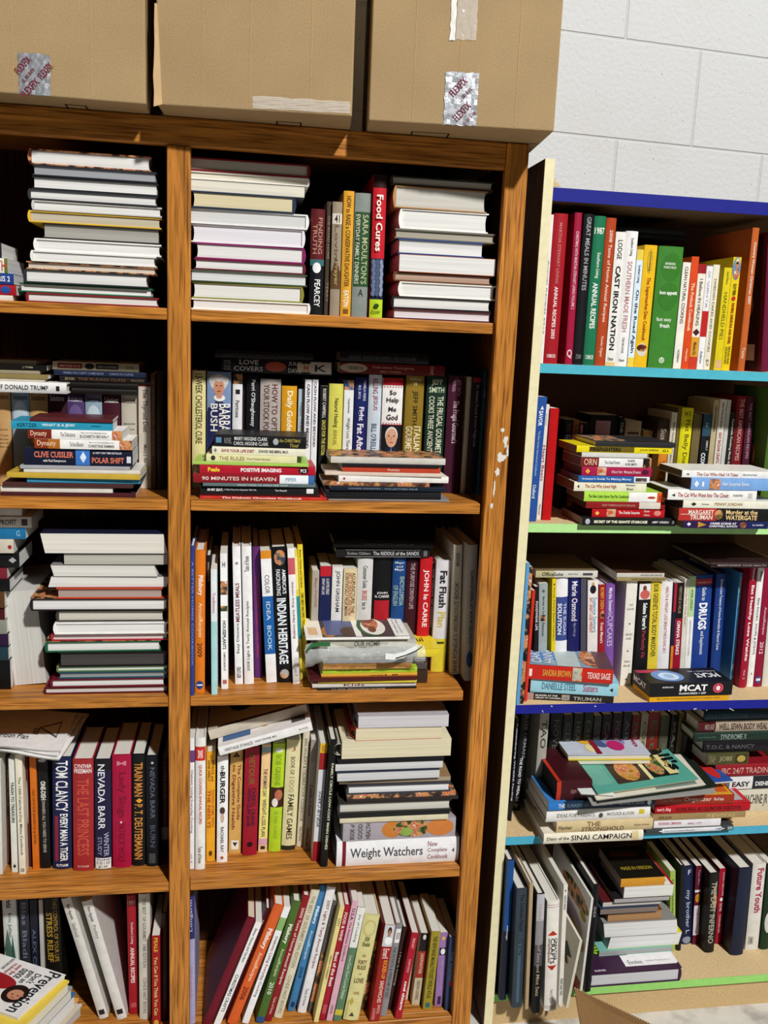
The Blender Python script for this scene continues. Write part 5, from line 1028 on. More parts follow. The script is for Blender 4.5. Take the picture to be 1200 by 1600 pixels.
s(961.2, 979.3, 980, 360.7, 1.2, 'eeecea', 'white spine with thin pink-red capitals', [T('Southern Living', .05, .18, .3, '5c5c60'), T('SOUTHERN MADE FRESH', .22, .74, .4, 'b47c80', .5), T('TASIA MALAKASIS', .78, .9, .2, '7c6c6c'), T('Oxmoor', .94, .965, .5, '5c5c60', .5, 'h')], D=.19)
s(980, 989.8, 995, 389.6, 1.2, 'd8e8f4', 'pale blue spine with yellow ends', [T('Southern Living', .13, .28, .5, '1c2c50'), T('On the Road Again', .34, .88, .62, '16182c', .5, 'd', .02)], [(0, .09, 'e6cc4c'), (.92, 1, 'e6cc4c')], hard=0, D=.18)
s(990.5, 1009.8, 1009, 382.6, 1.2, 'e8b91c', 'yellow spine with red-orange diet title', [P(.03, .23, .3, .7, '8c8a3c', 'e'), P(.035, .225, .34, .66, 'e8b91c', 'e'), T('Good Housekeeping', .05, .21, .2, '3c4c3c'), T('The Supermarket Diet Cookbook', .26, .78, .36, 'b0401c', .5, 'd', .01), P(.8, .91, .1, .9, 'd8d0c8', 'e'), P(.81, .87, .1, .9, '6c3020', 'e', 'photo')], hard=0, D=.18)
s(1013, 1050.6, 1031, 384, 1.2, '3f8230', 'very wide green hardcover', [P(.05, .28, .15, .95, '387828', 'e'), T('BARBARA', .13, .15, .42, 'e0ecd4', .5, 'h', .02), T('FAIRCHILD', .16, .18, .5, 'e0ecd4', .5, 'h', .02), P(.29, .52, .15, .95, '387828', 'e'), T('bon appetit', .36, .4, .72, 'f4f8ee', .54, 'h', .03), T('fast easy', .58, .62, .6, 'e8f0dc', .45, 'h', .01), T('fresh', .63, .665, .4, 'f4f8ee', .5, 'h', .02), P(.91, .96, .4, .62, 'd8e8cc', 'e'), T('U', .92, .95, .12, '3f8230', .51, 'h', .02)], D=.18)
s(1051.5, 1063.5, 1071, 410, 1.2, 'ece8dc', 'cream spine with brown connected capitals', [T('CLEAN NATURAL COOKING', .04, .57, .42, '5c3c34', .5), T('NORMAN', .82, .94, .3, '6c5c50')], hard=0, D=.17)
s(1064.3, 1075.5, 1085, 401, 1.2, 'd84a1c', 'orange-red spine with white potluck title', [T('The Potluck Cookbook', .23, .66, .42, 'f4dcc0', .5, 'd', .02), T('Hamlyn', .82, .93, .35, 'f4dcc0')], hard=0, D=.17)
s(1076, 1088, 1095, 412.5, 1.2, 'eae4d4', 'cream spine with maroon diamond, orange foot', [T('I Believe IN HEALING', .14, .58, .4, '5c5248', .5), P(.61, .68, .05, .95, '4c1a24', 'd'), T('Mission Kit', .74, .86, .4, '6c4420')], [(0, .09, '9c2026'), (.69, .88, 'd89a30'), (.88, 1, 'c83c28')], hard=0, D=.17)
s(1088.6, 1098, 1107, 416, 1.2, 'eceaea', 'white spine with red mid block', [T('DR. GAMINI T.M.', .05, .4, .4, 'b0b0ba'), T('Anderson', .82, .94, .4, '6c6c70')], [(.43, .68, 'c02428')], hard=0, D=.17)
s(1098.6, 1108.4, 1113.5, 413.4, 1.2, 'e8e2cc', 'cream spine with widely spaced capitals', [T('SWEDISH CAKES AND COOKIES', .13, .83, .36, '6c6450', .5), T('Y2', .9, .96, .5, '1c1c1c', .5, 'h')], hard=0, D=.17)
s(1109, 1114.6, None, 550, 4, 'b89468', 'tiny short tan booklet', (), hard=0, D=.12)
s(1115.2, 1126.8, 1131.8, 418, 1.2, 'dcc81c', 'mustard-yellow spine with thin pies title', [T('HANDHELD PIES', .24, .7, .46, '5c5010', .5, 'd', -.004), T('Rachel Wharton', .04, .16, .25, '7c7020'), P(.9, .98, .15, .9, 'd8b080')], hard=0, D=.17)
s(1127.3, 1139.5, 1144, 401.5, 1.2, 'e6ca1c', 'yellow spine with sunglasses man portrait', [P(.0, .2, .0, 1, '6c8cac', 'e'), P(.01, .09, .3, .75, 'e8dca0', 'e'), P(.03, .1, .32, .72, 'c08058', 'e'), P(.045, .06, .34, .7, '16161a'), P(.1, .19, .2, .85, '6c4c5c', 'e', 'photo'), T('GUY FIERI', .23, .33, .4, '2c2410', .5, 'd', .02), P(.34, .38, .25, .75, 'c02c28', 'e'), T('DINERS, DRIVE-INS AND DIVES', .4, .76, .4, 'a83418', .5, 'd', .03), T('THE FUNKY FINDS', .78, .94, .3, '3c3010', .65), T('IN FLAVORTOWN', .79, .94, .25, '3c3010', .3)], hard=0, D=.17)
s(1153.2, 1163.2, 1177.2, 355.7, 1.2, 'c0602c', 'rust-brown annual, tallest, dated 2007', [T('Country Woman Christmas 2007', .1, .53, .5, 'f0e0d0', .5, 'd', .02), T('Taste', .83, .91, .5, 'e8c8a8')], D=.21)
s(1190, 1204, 1202, 362, 1.2, '6c1838', 'magenta-maroon hardcover at right edge', (), D=.21, side=[P(.02, .98, .08, .98, '2a1216'), P(.12, .72, .12, .9, '1c1212'), P(.36, .66, .2, .8, '7c6850', 'e'), P(.4, .62, .28, .72, '4c3020', 'e', 'photo'), P(.8, .92, .14, .4, 'b8b4ac')])
flush()
stack('pair atop books, upper turquoise shelf', .10, [
 I(958, 1071, 346, '2a2c30', 'charcoal glossy magazine lying across', h=0, n='magazine', D=.12, pg='77777a'),
 I(962, 1070, 353, '18181a', 'black magazine lying across', h=0, n='magazine', D=.12, pg='6a6a6c', yb=361)], base='tops')
ROW['place'] = ''

# ---------------------------------------------------------------- shelf 2 (pale green)
row(G1, 'standing on the pale green shelf', 'books on the pale green shelf', back=.26)
s(822.5, 837.5, 840, 620, 815, '27509a', 'blue spine with white lettering, leftmost', [P(.07, .1, .4, .75, 'e8ecf4', 'w'), T('SAVOR', .11, .23, .42, 'f0f4fa', .5, 'd', .02), T('The Best Golden International Cookbooks', .27, .63, .22, 'a8bce0'), T('Oxford', .7, .81, .34, 'e0e8f4')], hard=0, D=.18)
s(838.3, 846.6, 851.5, 632, 812, 'e6dcd4', 'cream spine with red script title', [T('RICARDO', .08, .18, .3, 'a89c94'), T('Heart Beats', .35, .66, .6, 'a02c38', .5), T('Warner', .86, .96, .4, '6c605c')], hard=0, D=.17)
s(847.4, 860.5, 860.5, 638, 813, 'ba0f14', 'bright red book with ragged edge', (), hard=0, D=.17)
s(873, 885, None, 656, 16, '1c1a1a', 'short black spine behind green-shelf magazines,', T('HILL', .05, .2, .5, '5c5c5c'), hard=0, D=.09)
s(885.5, 894, None, 656, 16, 'a07030', 'short tan-orange spine behind magazines,', T('SALTY', .05, .3, .5, '4c3418'), hard=0, D=.09)
s(895, 901.5, None, 661, 16, '2a2024', 'dark spine with pink flash, in back,', P(.02, .12, .2, .8, 'c88c98'), hard=0, D=.09)
s(902, 910, None, 661, 16.4, '1a1a1c', 'short plain black spine, in back,', (), hard=0, D=.09)
s(911, 956, None, 648, 16.8, '131315', 'broad black-faced book, in back,', [P(.06, .35, .2, .72, 'c49cac')], hard=0, D=.085)
s(956.6, 963, None, 652, 16.2, '202022', 'black spine with white capitals, in back,', T('THE TRIAL', .05, .35, .7, 'c8c8c8'), hard=0, D=.09)
s(966, 990, None, 658, 15.6, 'b5a184', 'beige spine with dark brown label, in back,', [P(.12, .3, .15, .85, '4c2420'), T('HOLIDAY', .14, .18, .6, 'c8b49c', .5, 'h'), T('COOKING', .2, .24, .6, 'c8b49c', .5, 'h')], hard=0, D=.09)
s(994, 1014, None, 673, 15.8, 'b58c50', 'golden-tan block, in back,', (), hard=0, D=.09)
s(1016, 1033, None, 655, 13.4, '3c2e22', 'dark brown spine with grey script, in back,', T('Susan', .1, .3, .5, '9c948a'), D=.12)
s(1034.6, 1043, None, 644.5, 13, 'cfc7b4', 'narrow cream spine with small lettering', T('Better Homes and Gardens Cooking', .1, .6, .5, '6c6454'), hard=0, D=.12)
s(1044, 1049.5, None, 637, 13, '6c6030', 'thin olive-brown spine', (), hard=0, D=.12)
ROW['k'] = .55
s(1050.5, 1068, None, 637.6, 12.5, 'dcd41c', 'vivid yellow hardcover with flat-belly title', [T('H E', .05, .14, .5, '3c3c10', .5, 'h', .02), T('Flat Belly Diet', .2, 1.0, .5, '5c5814', .5, 'd')])
s(1069, 1082, None, 647.6, 13, '6c5e3c', 'khaki brown spine in shadow', (), hard=0, D=.12)
s(1083.5, 1096.5, None, 646.7, 12.5, '16181a', 'black spine with teal-blue rounded top', [P(.0, .4, .02, .98, '2c4a58'), T('Kraft', .16, .24, .4, 'a8bcc8'), T('SIMPLY', .48, .66, .24, 'c8c8b8', .7), T('COX', .7, .92, .5, 'e8e8ec', .4, 'd', .03)], hard=0, D=.12)
s(1097.3, 1105, None, 625, 12.8, 'b8a884', 'beige spine behind the black and teal', T('DELICIOUS DINNERS', .1, .5, .4, '3c3424'), hard=0, D=.12)
s(1106.5, 1116.4, None, 624, 12.5, 'd9d5ca', 'white spine with red easy title', [T('Better Homes and Gardens', .05, .45, .36, '6c6454'), T('EASY BAZAAR CRAFTS', .52, 1, .46, 'a0242c', .5, 'd', .02)], hard=0, D=.12)
s(1117.2, 1123.6, None, 625, 12.8, 'c8c8c4', 'thin silver-grey spine', (), hard=0, D=.12)
s(1124.2, 1132.6, None, 646, 12.5, '26221e', 'dark spine with white casserole title', T('Casserole Cooking Made Easy', .1, .98, .5, 'dcdcd0', .5, 'd', .01), hard=0, D=.12)
s(1135, 1149.5, 1133, 620, 12.5, '761822', 'red hardcover with faded recipe title', T('THE BEST AMERICAN RECIPES', .04, .98, .42, 'c8a098', .5))
s(1153.5, 1171.8, 1150.5, 620.5, 12.5, '4c1c30', 'dark plum hardcover with grey recipe title', T('THE BEST AMERICAN RECIPES', .1, .95, .36, 'b08c98', .5))
s(1173, 1182, None, 694, 12.5, '8c4420', 'short red-orange photo spine', P(.1, .8, .1, .9, '9c5030', 'e', 'photo'), hard=0, D=.12)
ROW['k'] = .8
s(1185, 1197, 1181.8, 608, 8, '4c6c28', 'moss green hardcover, far right', [T('Pillsbury', .15, .36, .6, 'e8ecd8', .5, 'd', .03), T('AnnualRecipes', .42, .72, .5, 'c0d098')], D=.16)
s(1199, 1212, None, 706, 8, 'c8941c', 'amber spine at right edge', (), hard=0, D=.12)
flush()
ROW['place'] = ''
ROW['place'] = 'between stacks, pale green shelf'
s(1020, 1033, None, 709, 8.5, 'c87a1c', 'amber-orange spine with red letters', T('THE AVE', .1, .6, .5, 'a83018', .5, 'd', .02), D=.03, hard=0, k=1)
flush(); ROW['place'] = ''
stack('left stack on pale green shelf', -.012, [
 I(931, 1056, 691, '2c2c2e', 'black and white photo magazine', h=0, n='magazine', D=.13, pg='ece8e0', top=[P(.02, .45, .1, .9, '5c6064', 'r', 'photo')], jit=0),
 I(901, 1050, 698, 'e6d41c', 'yellow paperback, black and yellow title', h=0, D=.105, pg='9c7c5c', a=[P(.13, .6, .1, .9, '6c5c18'), T('FIREFIGHTERS', .14, .46, .6, '1c180c', .5, 'd', .03), T('JOHN SINEND', .66, .86, .4, '8c7814'), T('G1', .9, .96, .4, '3c3810')]),
 I(909, 1011, 708, 'd2d2ce', 'thin silver-white paperback', h=0, D=.105, pg='8c6c54'),
 I(908, 1018, 715.5, 'ecebe8', 'white romance paperback, brown-red left end', h=0, D=.105, pg='8c6c5c', a=[T('The Grand Doctor', .33, .55, .36, '7c7c84'), T('KAREN', .66, .76, .24, '3c3c40', .7), T('ROSE SMITH', .63, .79, .26, '3c3c40', .32), T('ORN', .04, .22, .7, 'e0b8a0')], bands=[(0, .25, '7c2018'), (.88, 1, '33241c', 'photo')]),
 I(909, 1018, 730.5, 'a81c48', 'raspberry paperback with couple photo', h=0, D=.105, pg='7c5c50', a=[P(.05, .12, .2, .8, 'e8a848', 'd'), P(.22, .35, .05, .95, 'e8d8d0', 'r', 'photo'), T('Alison Hart  Montana Dreams', .42, .84, .34, 'f0c8d0'), P(.86, .96, .2, .8, '4c1830', 'e')]),
 I(904, 1015, 744.5, '2560a8', 'blue paperback with white right end', h=0, D=.105, pg='8c7c74', a=[T("Investor's Guide To Making Money", .05, .74, .5, 'e8f0f8', .5, 'd', .01), P(.8, .96, .2, .8, '5c5c60', 'r', 'photo')], bands=[(.78, 1, 'e8e8ec')]),
 I(897, 1010, 754, 'e6e2c8', 'cream mystery paperback with red title', h=0, D=.105, pg='8c5c38', a=[T('The Cat Who Lived High', .15, .58, .5, 'b0482c'), T('Lilian Jackson', .71, .84, .25, '4c4c4c', .7), T('Braun', .73, .82, .25, '4c4c4c', .3), P(.04, .07, .3, .7, '2c2c2c', 'w')]),
 I(913, 1039, 769, 'b0dc50', 'lime and white paperback, orange right end', h=0, D=.105, pg='8c7060', a=[T("The Best Little Game Day Pie Cookbook", .05, .55, .4, '3c5c1c'), P(.78, .88, .35, .6, 'b03c28', 'e'), T('L', .93, .95, .4, '3c1c10')], bands=[(.55, .9, 'f0f0ec'), (.9, 1, 'dc5424')]),
 I(916, 1039, 784.5, '8c1c1c', 'dark red paperback with cream end', h=0, D=.105, pg='4c3428', a=T('NEW THRESHOLDS IN HEALING', .2, .62, .3, 'c89484'), bands=[(.67, .94, 'd8d0c4')]),
 I(925, 1038.6, 795, 'b8141c', 'red romance paperback, small photo', h=0, D=.105, pg='3c1c1c', a=[P(.04, .1, .2, .7, 'f0c060', 'd'), P(.2, .32, .05, .95, 'e0d0b8', 'r', 'photo'), T('The Daddy Surprise', .36, .65, .4, 'f8e8e4', .5, 'd', .02), T('Greer', .71, .79, .26, 'f0d0c8', .74), T('Adams', .71, .79, .26, 'f0d0c8', .3), P(.85, .95, .2, .8, 'd88078', 'e')]),
 I(910, 1056, 809, '161618', 'long black paperback with white adventure title', h=0, D=.12, pg='a89484', a=[P(.03, .08, .15, .85, 'b8b4c4', 'e'), T("SECRET OF THE GIANTS' STAIRCASE", .12, .69, .36, 'f0ecd0', .5, 'd', .04), T('AMY GREEN', .74, .92, .28, 'e8e8e8'), P(.955, .985, .25, .75, 'e8e8e8', 'e')])])
stack('right stack on pale green shelf', -.03, [
 I(1066, 1215, 736.5, 'ecebe6', 'white cat-mystery paperback, short title', h=0, D=.105, pg='6c503c', a=[T('The Cat Who Had 14 Tales', .15, .58, .46, 'b0605c'), P(.04, .07, .3, .6, '2c2c2c', 'w'), T('Lilian Jackson Braun', .63, .78, .3, '6c6c70')]),
 I(1080, 1230, 748, '7ca8e0', 'sky blue romance paperback', h=0, D=.105, pg='4c3024', a=[P(.03, .08, .2, .8, 'e8eef4', 'd'), P(.19, .3, .05, .95, 'b07c6c', 'r', 'photo'), T('Her Surprise Sister', .32, .6, .4, 'ecf2fa'), T('1', .11, .13, .4, 'ecf2fa')]),
 I(1044, 1182, 765.5, 'efeeea', 'white cat-mystery paperback, longer closet title', h=0, D=.105, pg='5c4030', a=[T('The Cat Who Went Into The Closet', .11, .68, .42, 'b0403c', .5, 'd', .005), P(.04, .08, .3, .6, '2c2c2c', 'w'), T('Lilian Jackson Braun', .73, .84, .3, '5c5c60'), P(.9, .95, .25, .75, 'c8c8c8')]),
 I(1068, 1215, 782.5, 'e8e6d4', 'cream paperback with gold author name', h=0, D=.105, pg='6c4c38', a=[T('PENNY JORDAN', .33, .62, .5, 'b08448', .5), P(.08, .14, .25, .75, '2c2c20', 'd'), T('Harlequin', .19, .27, .25, '6c6c60')]),
 I(1060.6, 1206, 794.5, '1c1c1c', 'thick red and black paperback, creased', h=0, D=.11, pg='7c5c40', a=[T('MARGARET', .1, .37, .36, 'f0dcd0', .7, 'd', .02), T('TRUMAN', .12, .36, .38, 'f0dcd0', .28, 'd', .03), P(.38, .47, .1, .9, '8c6c40', 'e', 'photo'), T('Murder at the', .5, .84, .36, 'e8c890', .72, 'd', .02), T('WATERGATE', .5, .84, .4, 'e8c890', .28, 'd', .03), P(.02, .34, .5, .54, 'ecd8d0')], bands=[(0, .4, 'b8342c')]),
 I(1068, 1200, 814, '2c1c48', 'purple paperback at foot with white title', h=0, D=.11, pg='8c7450', a=[P(.04, .09, .3, .8, 'e8e8f0', 'd'), P(.17, .27, .1, .9, 'c08c34', 'v'), T('CRIME SCENE AT', .31, .62, .28, 'e8e8f0', .68, 'd', .03), T('CARDWELL RANCH', .3, .63, .28, 'e8e8f0', .32, 'd', .03), P(.66, .74, .1, .9, 'a86c50', 'e', 'photo'), T('B.J. DANIELS', .81, .94, .28, 'e0e0ec')], bands=[(.76, 1, '1c2458')])])

# ---------------------------------------------------------------- shelf 3 (royal blue edge)
row(B2, 'standing on the upper royal-blue shelf', 'books on the royal blue shelf', back=.26, k=.72)
ROW['k'] = 1
s(806.5, 811.5, 818, 880, 1102, '5c9ccc', 'thin light-blue magazine at cream board', (), hard=0, D=.2, name='magazine', cat='magazine')
s(812, 818, 824.5, 886, 1100, '242a30', 'dark photo-covered magazine', (), hard=0, D=.2, kind='photo', name='magazine', cat='magazine')
s(819, 823.5, 833, 923, 1096, 'c8301c', 'thin red-edged magazine', (), hard=0, D=.19, name='magazine', cat='magazine')
ROW['k'] = .72
s(834, 840, 836, 917, 10, '17171a', 'black spine with white letters', T('FOODWEAR LIFE', .2, .6, .6, 'd8d8d8', .5, 'd', .02), hard=0, D=.13)
s(841, 854, 842.5, 912.5, 10, '9ca8a8', 'blue-grey paperback with small portrait square', [P(.08, .12, .35, .65, '4c5c60', 'e'), T('Barney to Love', .17, .45, .32, '3c4c50'), P(.42, .5, .2, .8, '3c2424', 'r', 'photo'), T('Peterson', .52, .7, .3, '3c4c50')], hard=0, D=.13)
s(860.5, 866.5, 863, 903.8, 10, 'e0c81c', 'narrow yellow spine', [P(.06, .09, .3, .8, '2c2c10', 'w'), T('Family Fitness Better Nutrition', .12, .8, .45, '6c6414')], hard=0, D=.13)
s(867.3, 885, 870.2, 904, 10, '3c4c8c', 'periwinkle spine with white top block', [T('THE SUGAR', .32, .74, .26, 'c8d0e8', .74, 'd', .02), T('SOLUTION', .32, .72, .34, 'f0f2fa', .3, 'd', .03)], [(0, .24, 'eeeef0'), (.76, .9, '3c4c8c'), (.8, 1, 'e6e6ea')], D=.13)
s(887, 904.5, 889.5, 903, 10, '1c1f5c', 'deep navy hardcover with white serif name', [T('Marie Osmond', .05, .55, .5, 'e8e8f0', .5), T('Might as Well Laugh', .58, .75, .3, '8c90b0')], D=.13)
s(907, 915, 907.5, 905, 10, '4c4c5c', 'slate-violet unlettered book', (), hard=0, D=.13)
s(917.5, 933, 919, 908, 10, 'e8e4e2', 'white paperback with woman in black', [P(.02, .07, .35, .65, 'c8a06c', 'e'), P(.06, .17, .2, .8, '1c1a1e', 'e'), T('Suzanne Somers', .22, .68, .36, '4c9cc0', .7, 'd', .01), T("EAT GREAT LOSE WEIGHT", .22, .68, .3, 'c8583c', .32)], hard=0, D=.13)
s(934, 943.5, 936.5, 914, 10, '9c1c24', 'red paperback with yellow cook name', [T('BOBBY DEEN', .04, .33, .55, 'e0a440', .5, 'd', .01), P(.35, .48, .2, .9, '3c2420', 'e', 'photo'), T("From Mama's", .52, .8, .5, 'f0e0dc', .5, 'd', .02)], hard=0, D=.13)
s(944, 958, 947.5, 912.5, 10, '7c50a0', 'violet hardcover with white cupcake title', [T("Martha Stewart's", .06, .42, .4, 'f0ecf4', .5, 'd', .01), T('CUPCAKES', .43, .85, .55, 'e0d4ec', .5, 'd', -.004)], D=.13)
ROW['k'] = 1
s(959.3, 968.3, 968.6, 910.7, 1052, 'e6e6e6', 'white health-guide spine with navy top', [T('PREVENTION', .11, .27, .5, '8c2434', .5, 'd', .02), T('Natural Healing Guide 2002', .32, .85, .42, '5c5c60')], [(0, .06, '1c2c44')], hard=0, D=.17)
s(969, 985.5, 980, 907, 1071, 'e8e4da', 'wide white spine with faint grey lines', [T('THE', .22, .24, .4, 'b8b0a4', .5, 'h'), T('NATURE', .26, .28, .6, 'b8b0a4', .5, 'h'), P(.4, .42, .4, .6, '4c4c4c', 'd'), T('PROVEN', .5, .52, .6, 'b0a89c', .5, 'h'), T('HOME', .54, .56, .5, 'b0a89c', .5, 'h'), P(.66, .68, .4, .6, '4c4c4c', 'd'), T('ANGELO', .76, .78, .6, 'a0988c', .5, 'h'), T('BELL MD', .8, .82, .6, 'a0988c', .5, 'h'), P(.93, .95, .4, .6, '2c2c2c', 'w')], hard=0, D=.18)
ROW['k'] = .74
s(992, 1009.3, 1000, 913, 9.6, '161616', 'black spine with woman in pink on top', [P(.02, .1, .3, .62, '6c4430', 'e'), P(.08, .2, .08, .92, 'c86058', 'e'), T("Selene Yeager's", .25, .6, .5, 'f0f0f0', .5, 'd', .03), T('Perfectly Fit', .62, .98, .42, 'a83c4c', .5)], [(0, .205, 'e8e4e2')], hard=0, D=.18)
s(1010, 1025, 1018.3, 908.6, 9.6, 'e0c83c', 'yellow spine with black makeover title', T("BOB GREENE'S TOTAL BODY MAKEOVER", .04, .98, .5, '3c3814', .5), hard=0, D=.18)
s(1026, 1044, 1034, 910, 9.6, 'eae8e8', 'white spine with tiny pink-red capitals', [T('HEALTH & WEIGHT LOSS BREAKTHROUGHS 2013', .06, .93, .26, 'b0585c')], D=.18)
s(1045, 1049, 1054.5, 911, 9.6, '1c2038', 'thin navy, red and orange spine', (), [(0, .38, 'a82030'), (.83, 1, 'dc7c28')], hard=0, D=.17)
s(1049.6, 1060, 1059, 911, 9.6, '1a1214', 'black spine with crimson steak label', [T('OMAHA STEAKS', .5, .95, .5, 'f0e8e8', .5, 'd', .03), T('HERITAGE & VALUE', .05, .4, .4, '9c8c70')], [(.47, 1, '9c1430')], hard=0, D=.17)
s(1060.6, 1067.5, 1069, 905, 9.6, 'dcd6c8', 'narrow ivory spine', T('GOOD FOR YOUR HEART', .1, .6, .4, 'a08c60'), hard=0, D=.17)
s(1068, 1077.5, 1077, 901, 9.6, 'eeeeec', 'spine with pale green top, white below', [T('ANNE LINDSAY', .16, .42, .4, '3c4c34', .5, 'd', .01), T('Lighthearted Everyday Cooking', .54, .98, .3, '9c9ca0')], [(0, .5, 'b8d49c')], hard=0, D=.17)
s(1078.4, 1104, 1087.5, 899.4, 9.6, '20408c', 'thick blue paperback with huge white capitals', [P(.05, .06, .05, .95, 'c83c34'), P(.06, .12, .0, 1, 'b82c2c'), T('CONSUMER GUIDE', .08, .1, .8, 'e0d0d0', .5, 'h'), T('Guide to', .15, .31, .24, 'e8ecf8', .5), T('DRUGS', .34, .67, .5, 'f4f6fc', .5, 'd', .04), T('and Supplements', .69, .98, .26, 'e8ecf8', .5, 'd', .01)], D=.15)
s(1109, 1124, 1120.8, 897, 9.6, '1c3c80', 'navy hardcover with small white remedies title', T('Bottom Line Treasury of Home Remedies & Natural Cures', .07, .93, .36, 'dce4f4', .5, 'd', .01), D=.18)
ROW['k'] = 1
s(1125, 1138.5, 1139, 897, 1052, 'e8eaec', 'white and coral spine with red heart', [P(.06, .11, .3, .7, 'b82030', 'e'), T('healthy heart', .18, .57, .46, 'f4ece8', .5), T('miracle diet', .64, .97, .46, '3c4c6c', .5)], [(.14, .62, 'd8482c')], D=.18)
s(1140, 1151, 1154.2, 895, 1068, '4c94cc', 'sky blue spine with yellow lettering', [T('Baking Soda', .04, .3, .5, 'e8d84c', .5, 'd', .02), T('natural, pure, helpful', .33, .75, .42, 'b0d4ec'), P(.82, .88, .2, .8, 'c8dcec', 'e'), P(.92, .95, .3, .7, 'f0f4f8', 'w')], hard=0, D=.18)
s(1155.2, 1165.6, 1174.3, 881, 1075, 'a01430', 'crimson spine with bold white diet title', [T('Prevention', .03, .13, .4, 'f0dce0'), T('Eat Healthy Lose Weight', .17, .78, .52, 'f4e8ea', .5, 'd', .03), T('Vol. 2', .85, .93, .3, 'e0b0bc')], D=.19)
s(1167, 1176.8, 1185.8, 882, 1073.5, 'eeecea', 'white spine with soups and stews title', [T('Easy', .06, .14, .4, '3c3c3c', .5, 'd', .01), T('Easy Dinners  SOUPS & STEWS', .27, .73, .4, '4c484c', .5, 'd', .01), P(.88, .9, .4, .6, '8c8c8c', 'e')], D=.19)
s(1178, 1189, 1196, 880, 1073.5, '901438', 'wine red hardcover dated 2012', [T('AnnualRecipes', .35, .57, .45, 'e8b8c4'), T('2012', .63, .73, .5, 'f0d0d8'), P(.91, .97, .15, .85, '2c4c8c', 'e'), P(.93, .95, .2, .8, 'e0e4f0')], D=.19)
s(1191, 1204, 1206, 880, 1073.5, 'dcd8cc', 'cream hardcover at right edge', (), D=.19)
flush()
ROW['place'] = ''
stack('atop the left books, royal-blue shelf', .095, [
 I(837, 934, 887, 'b8b48c', 'olive and white software manual', h=0, D=.15, yb=898, a=[T('OfficeSuite', .1, .44, .55, '2c2c20', .5, 'd', .01), P(.76, .92, .3, .65, '4c4c4c'), T('SIMPLE OFFICE', .52, .68, .2, '8c8c80')], bands=[(.3, 1, 'd2d0c8')], top=[P(0, 1, 0, 1, '7c6c50')])], base='tops')
stack('pair atop centre books, royal-blue shelf', .085, [
 I(964, 1038, 884, 'c8c4bc', 'silver-white paperback', h=0, D=.15, a=T('RITUALS ON GAUZE', .5, .95, .4, '5c5c5c'), top=[P(0, 1, 0, 1, '4c3020')]),
 I(964, 1040, 891, '9c8c5c', 'khaki paperback', h=0, D=.15, yb=897, a=T('FUNDAMENTALS OF HEALTH', .3, .98, .5, '6c5c34'))], base='tops')
stack('atop the right books, royal-blue shelf', .03, [
 I(1111, 1218, 872, '2c1a1c', 'dark brown hardcover with pale pages', D=.19, yb=880, pg='b0a48c', a=T('MAINTAINING YOUR HEALTH', .1, .8, .35, 'a89c94'))], base='tops')
stack('left stack, royal-blue shelf', .012, [
 I(827, 953.5, 1041, 'c8281c', 'red western paperback, landscape photo cover', h=0, D=.105, yaw=-13, a=[P(.0, .055, .2, .7, 'f0e8e0'), T('SANDRA BROWN', .18, .51, .44, 'e8b048', .5, 'd', .01), P(.53, .64, .05, .95, 'd8d8c8', 'r', 'photo'), T('TEXAS! SAGE', .7, .97, .44, 'f4d8d0', .5, 'd', .02)], top=[P(0, 1, 0, 1, '7ca0b8'), P(0, .35, .3, 1, '4c84c8'), P(.35, .62, .0, 1, 'b8c8c8', 'r'), T('CIARA', .05, .17, .8, 'e8f0f4', .5, 'h'), T('HANNA', .2, .32, .8, 'e8f0f4', .5, 'h'), P(.64, .84, .1, 1, 'b06c50', 'e', 'photo'), P(.7, .98, .0, .8, '8c3c30', 'e', 'photo'), P(.82, 1, 0, 1, '5c4044')]),
 I(832, 962, 1064, '9cd0e0', 'pale aqua paperback with grey-blue lettering', h=0, D=.11, yaw=-11, a=[T('DANIELLE STEEL', .13, .52, .5, '4c7c94', .5), T('Sisters', .6, .77, .55, 'b0607c', .5), P(.9, .94, .3, .6, '1c1c1c', 'w')], top=[P(0, 1, 0, 1, '8cc4d8')]),
 I(824, 955, 1086, '26221e', 'dark grey-brown paperback under aqua one', h=0, D=.105, yaw=-10, a=[T('MURDER AT THE', .11, .36, .24, 'e4e0dc', .7, 'd', .02), T('LIBRARY OF CONGRESS', .11, .4, .24, 'e4e0dc', .35, 'd', .02), P(.41, .5, .1, .9, 'a8a8a8', 'r', 'photo'), T('TRUMAN', .54, .86, .56, 'a8a49c', .45, 'd', .02)], bands=[(0, .09, 'b08c84')])])
# flashcard box
zb = B2; X0 = Xat(1013, .0, zb); X1 = Xat(1141, .0, zb); hb = at(1013, 1068, 0).z - zb
fb = empty('flashcard_box', ((X0 + X1) / 2, 0, zb + .0004), 'black flashcard box with yellow base on the royal-blue shelf', 'box')
fb.rotation_euler = (0, 0, math.radians(1)); W = X1 - X0; Df = .085
m = MB(); m.box(-W / 2 + .002, W / 2 - .002, .002, Df - .002, 0, hb * .28); m.build('box_base', mat('e0a41c', .45), fb)
m = MB(); m.box(-W / 2, W / 2 + .003, 0, Df, hb * .28 + .0002, hb); m.build('lid', mat('17171a', .25), fb, bevel=.0008)
letters('box_lettering', [('MCAT', 'f4f4f4', lambda u, v: (-W / 2 + W * (.36 + .34 * u), hb * (.55 + .34 * v)), .03), ('FLASHCARDS + APP', 'f0f0f0', lambda u, v: (-W / 2 + W * (.36 + .33 * u), hb * (.38 + .1 * v)), .02), ('KAPLAN', 'e8e8e8', lambda u, v: (-W / 2 + W * (.15 + .13 * u), hb * (.74 + .08 * v)), .02)], lambda a, c: (a, -.0004, c), fb)
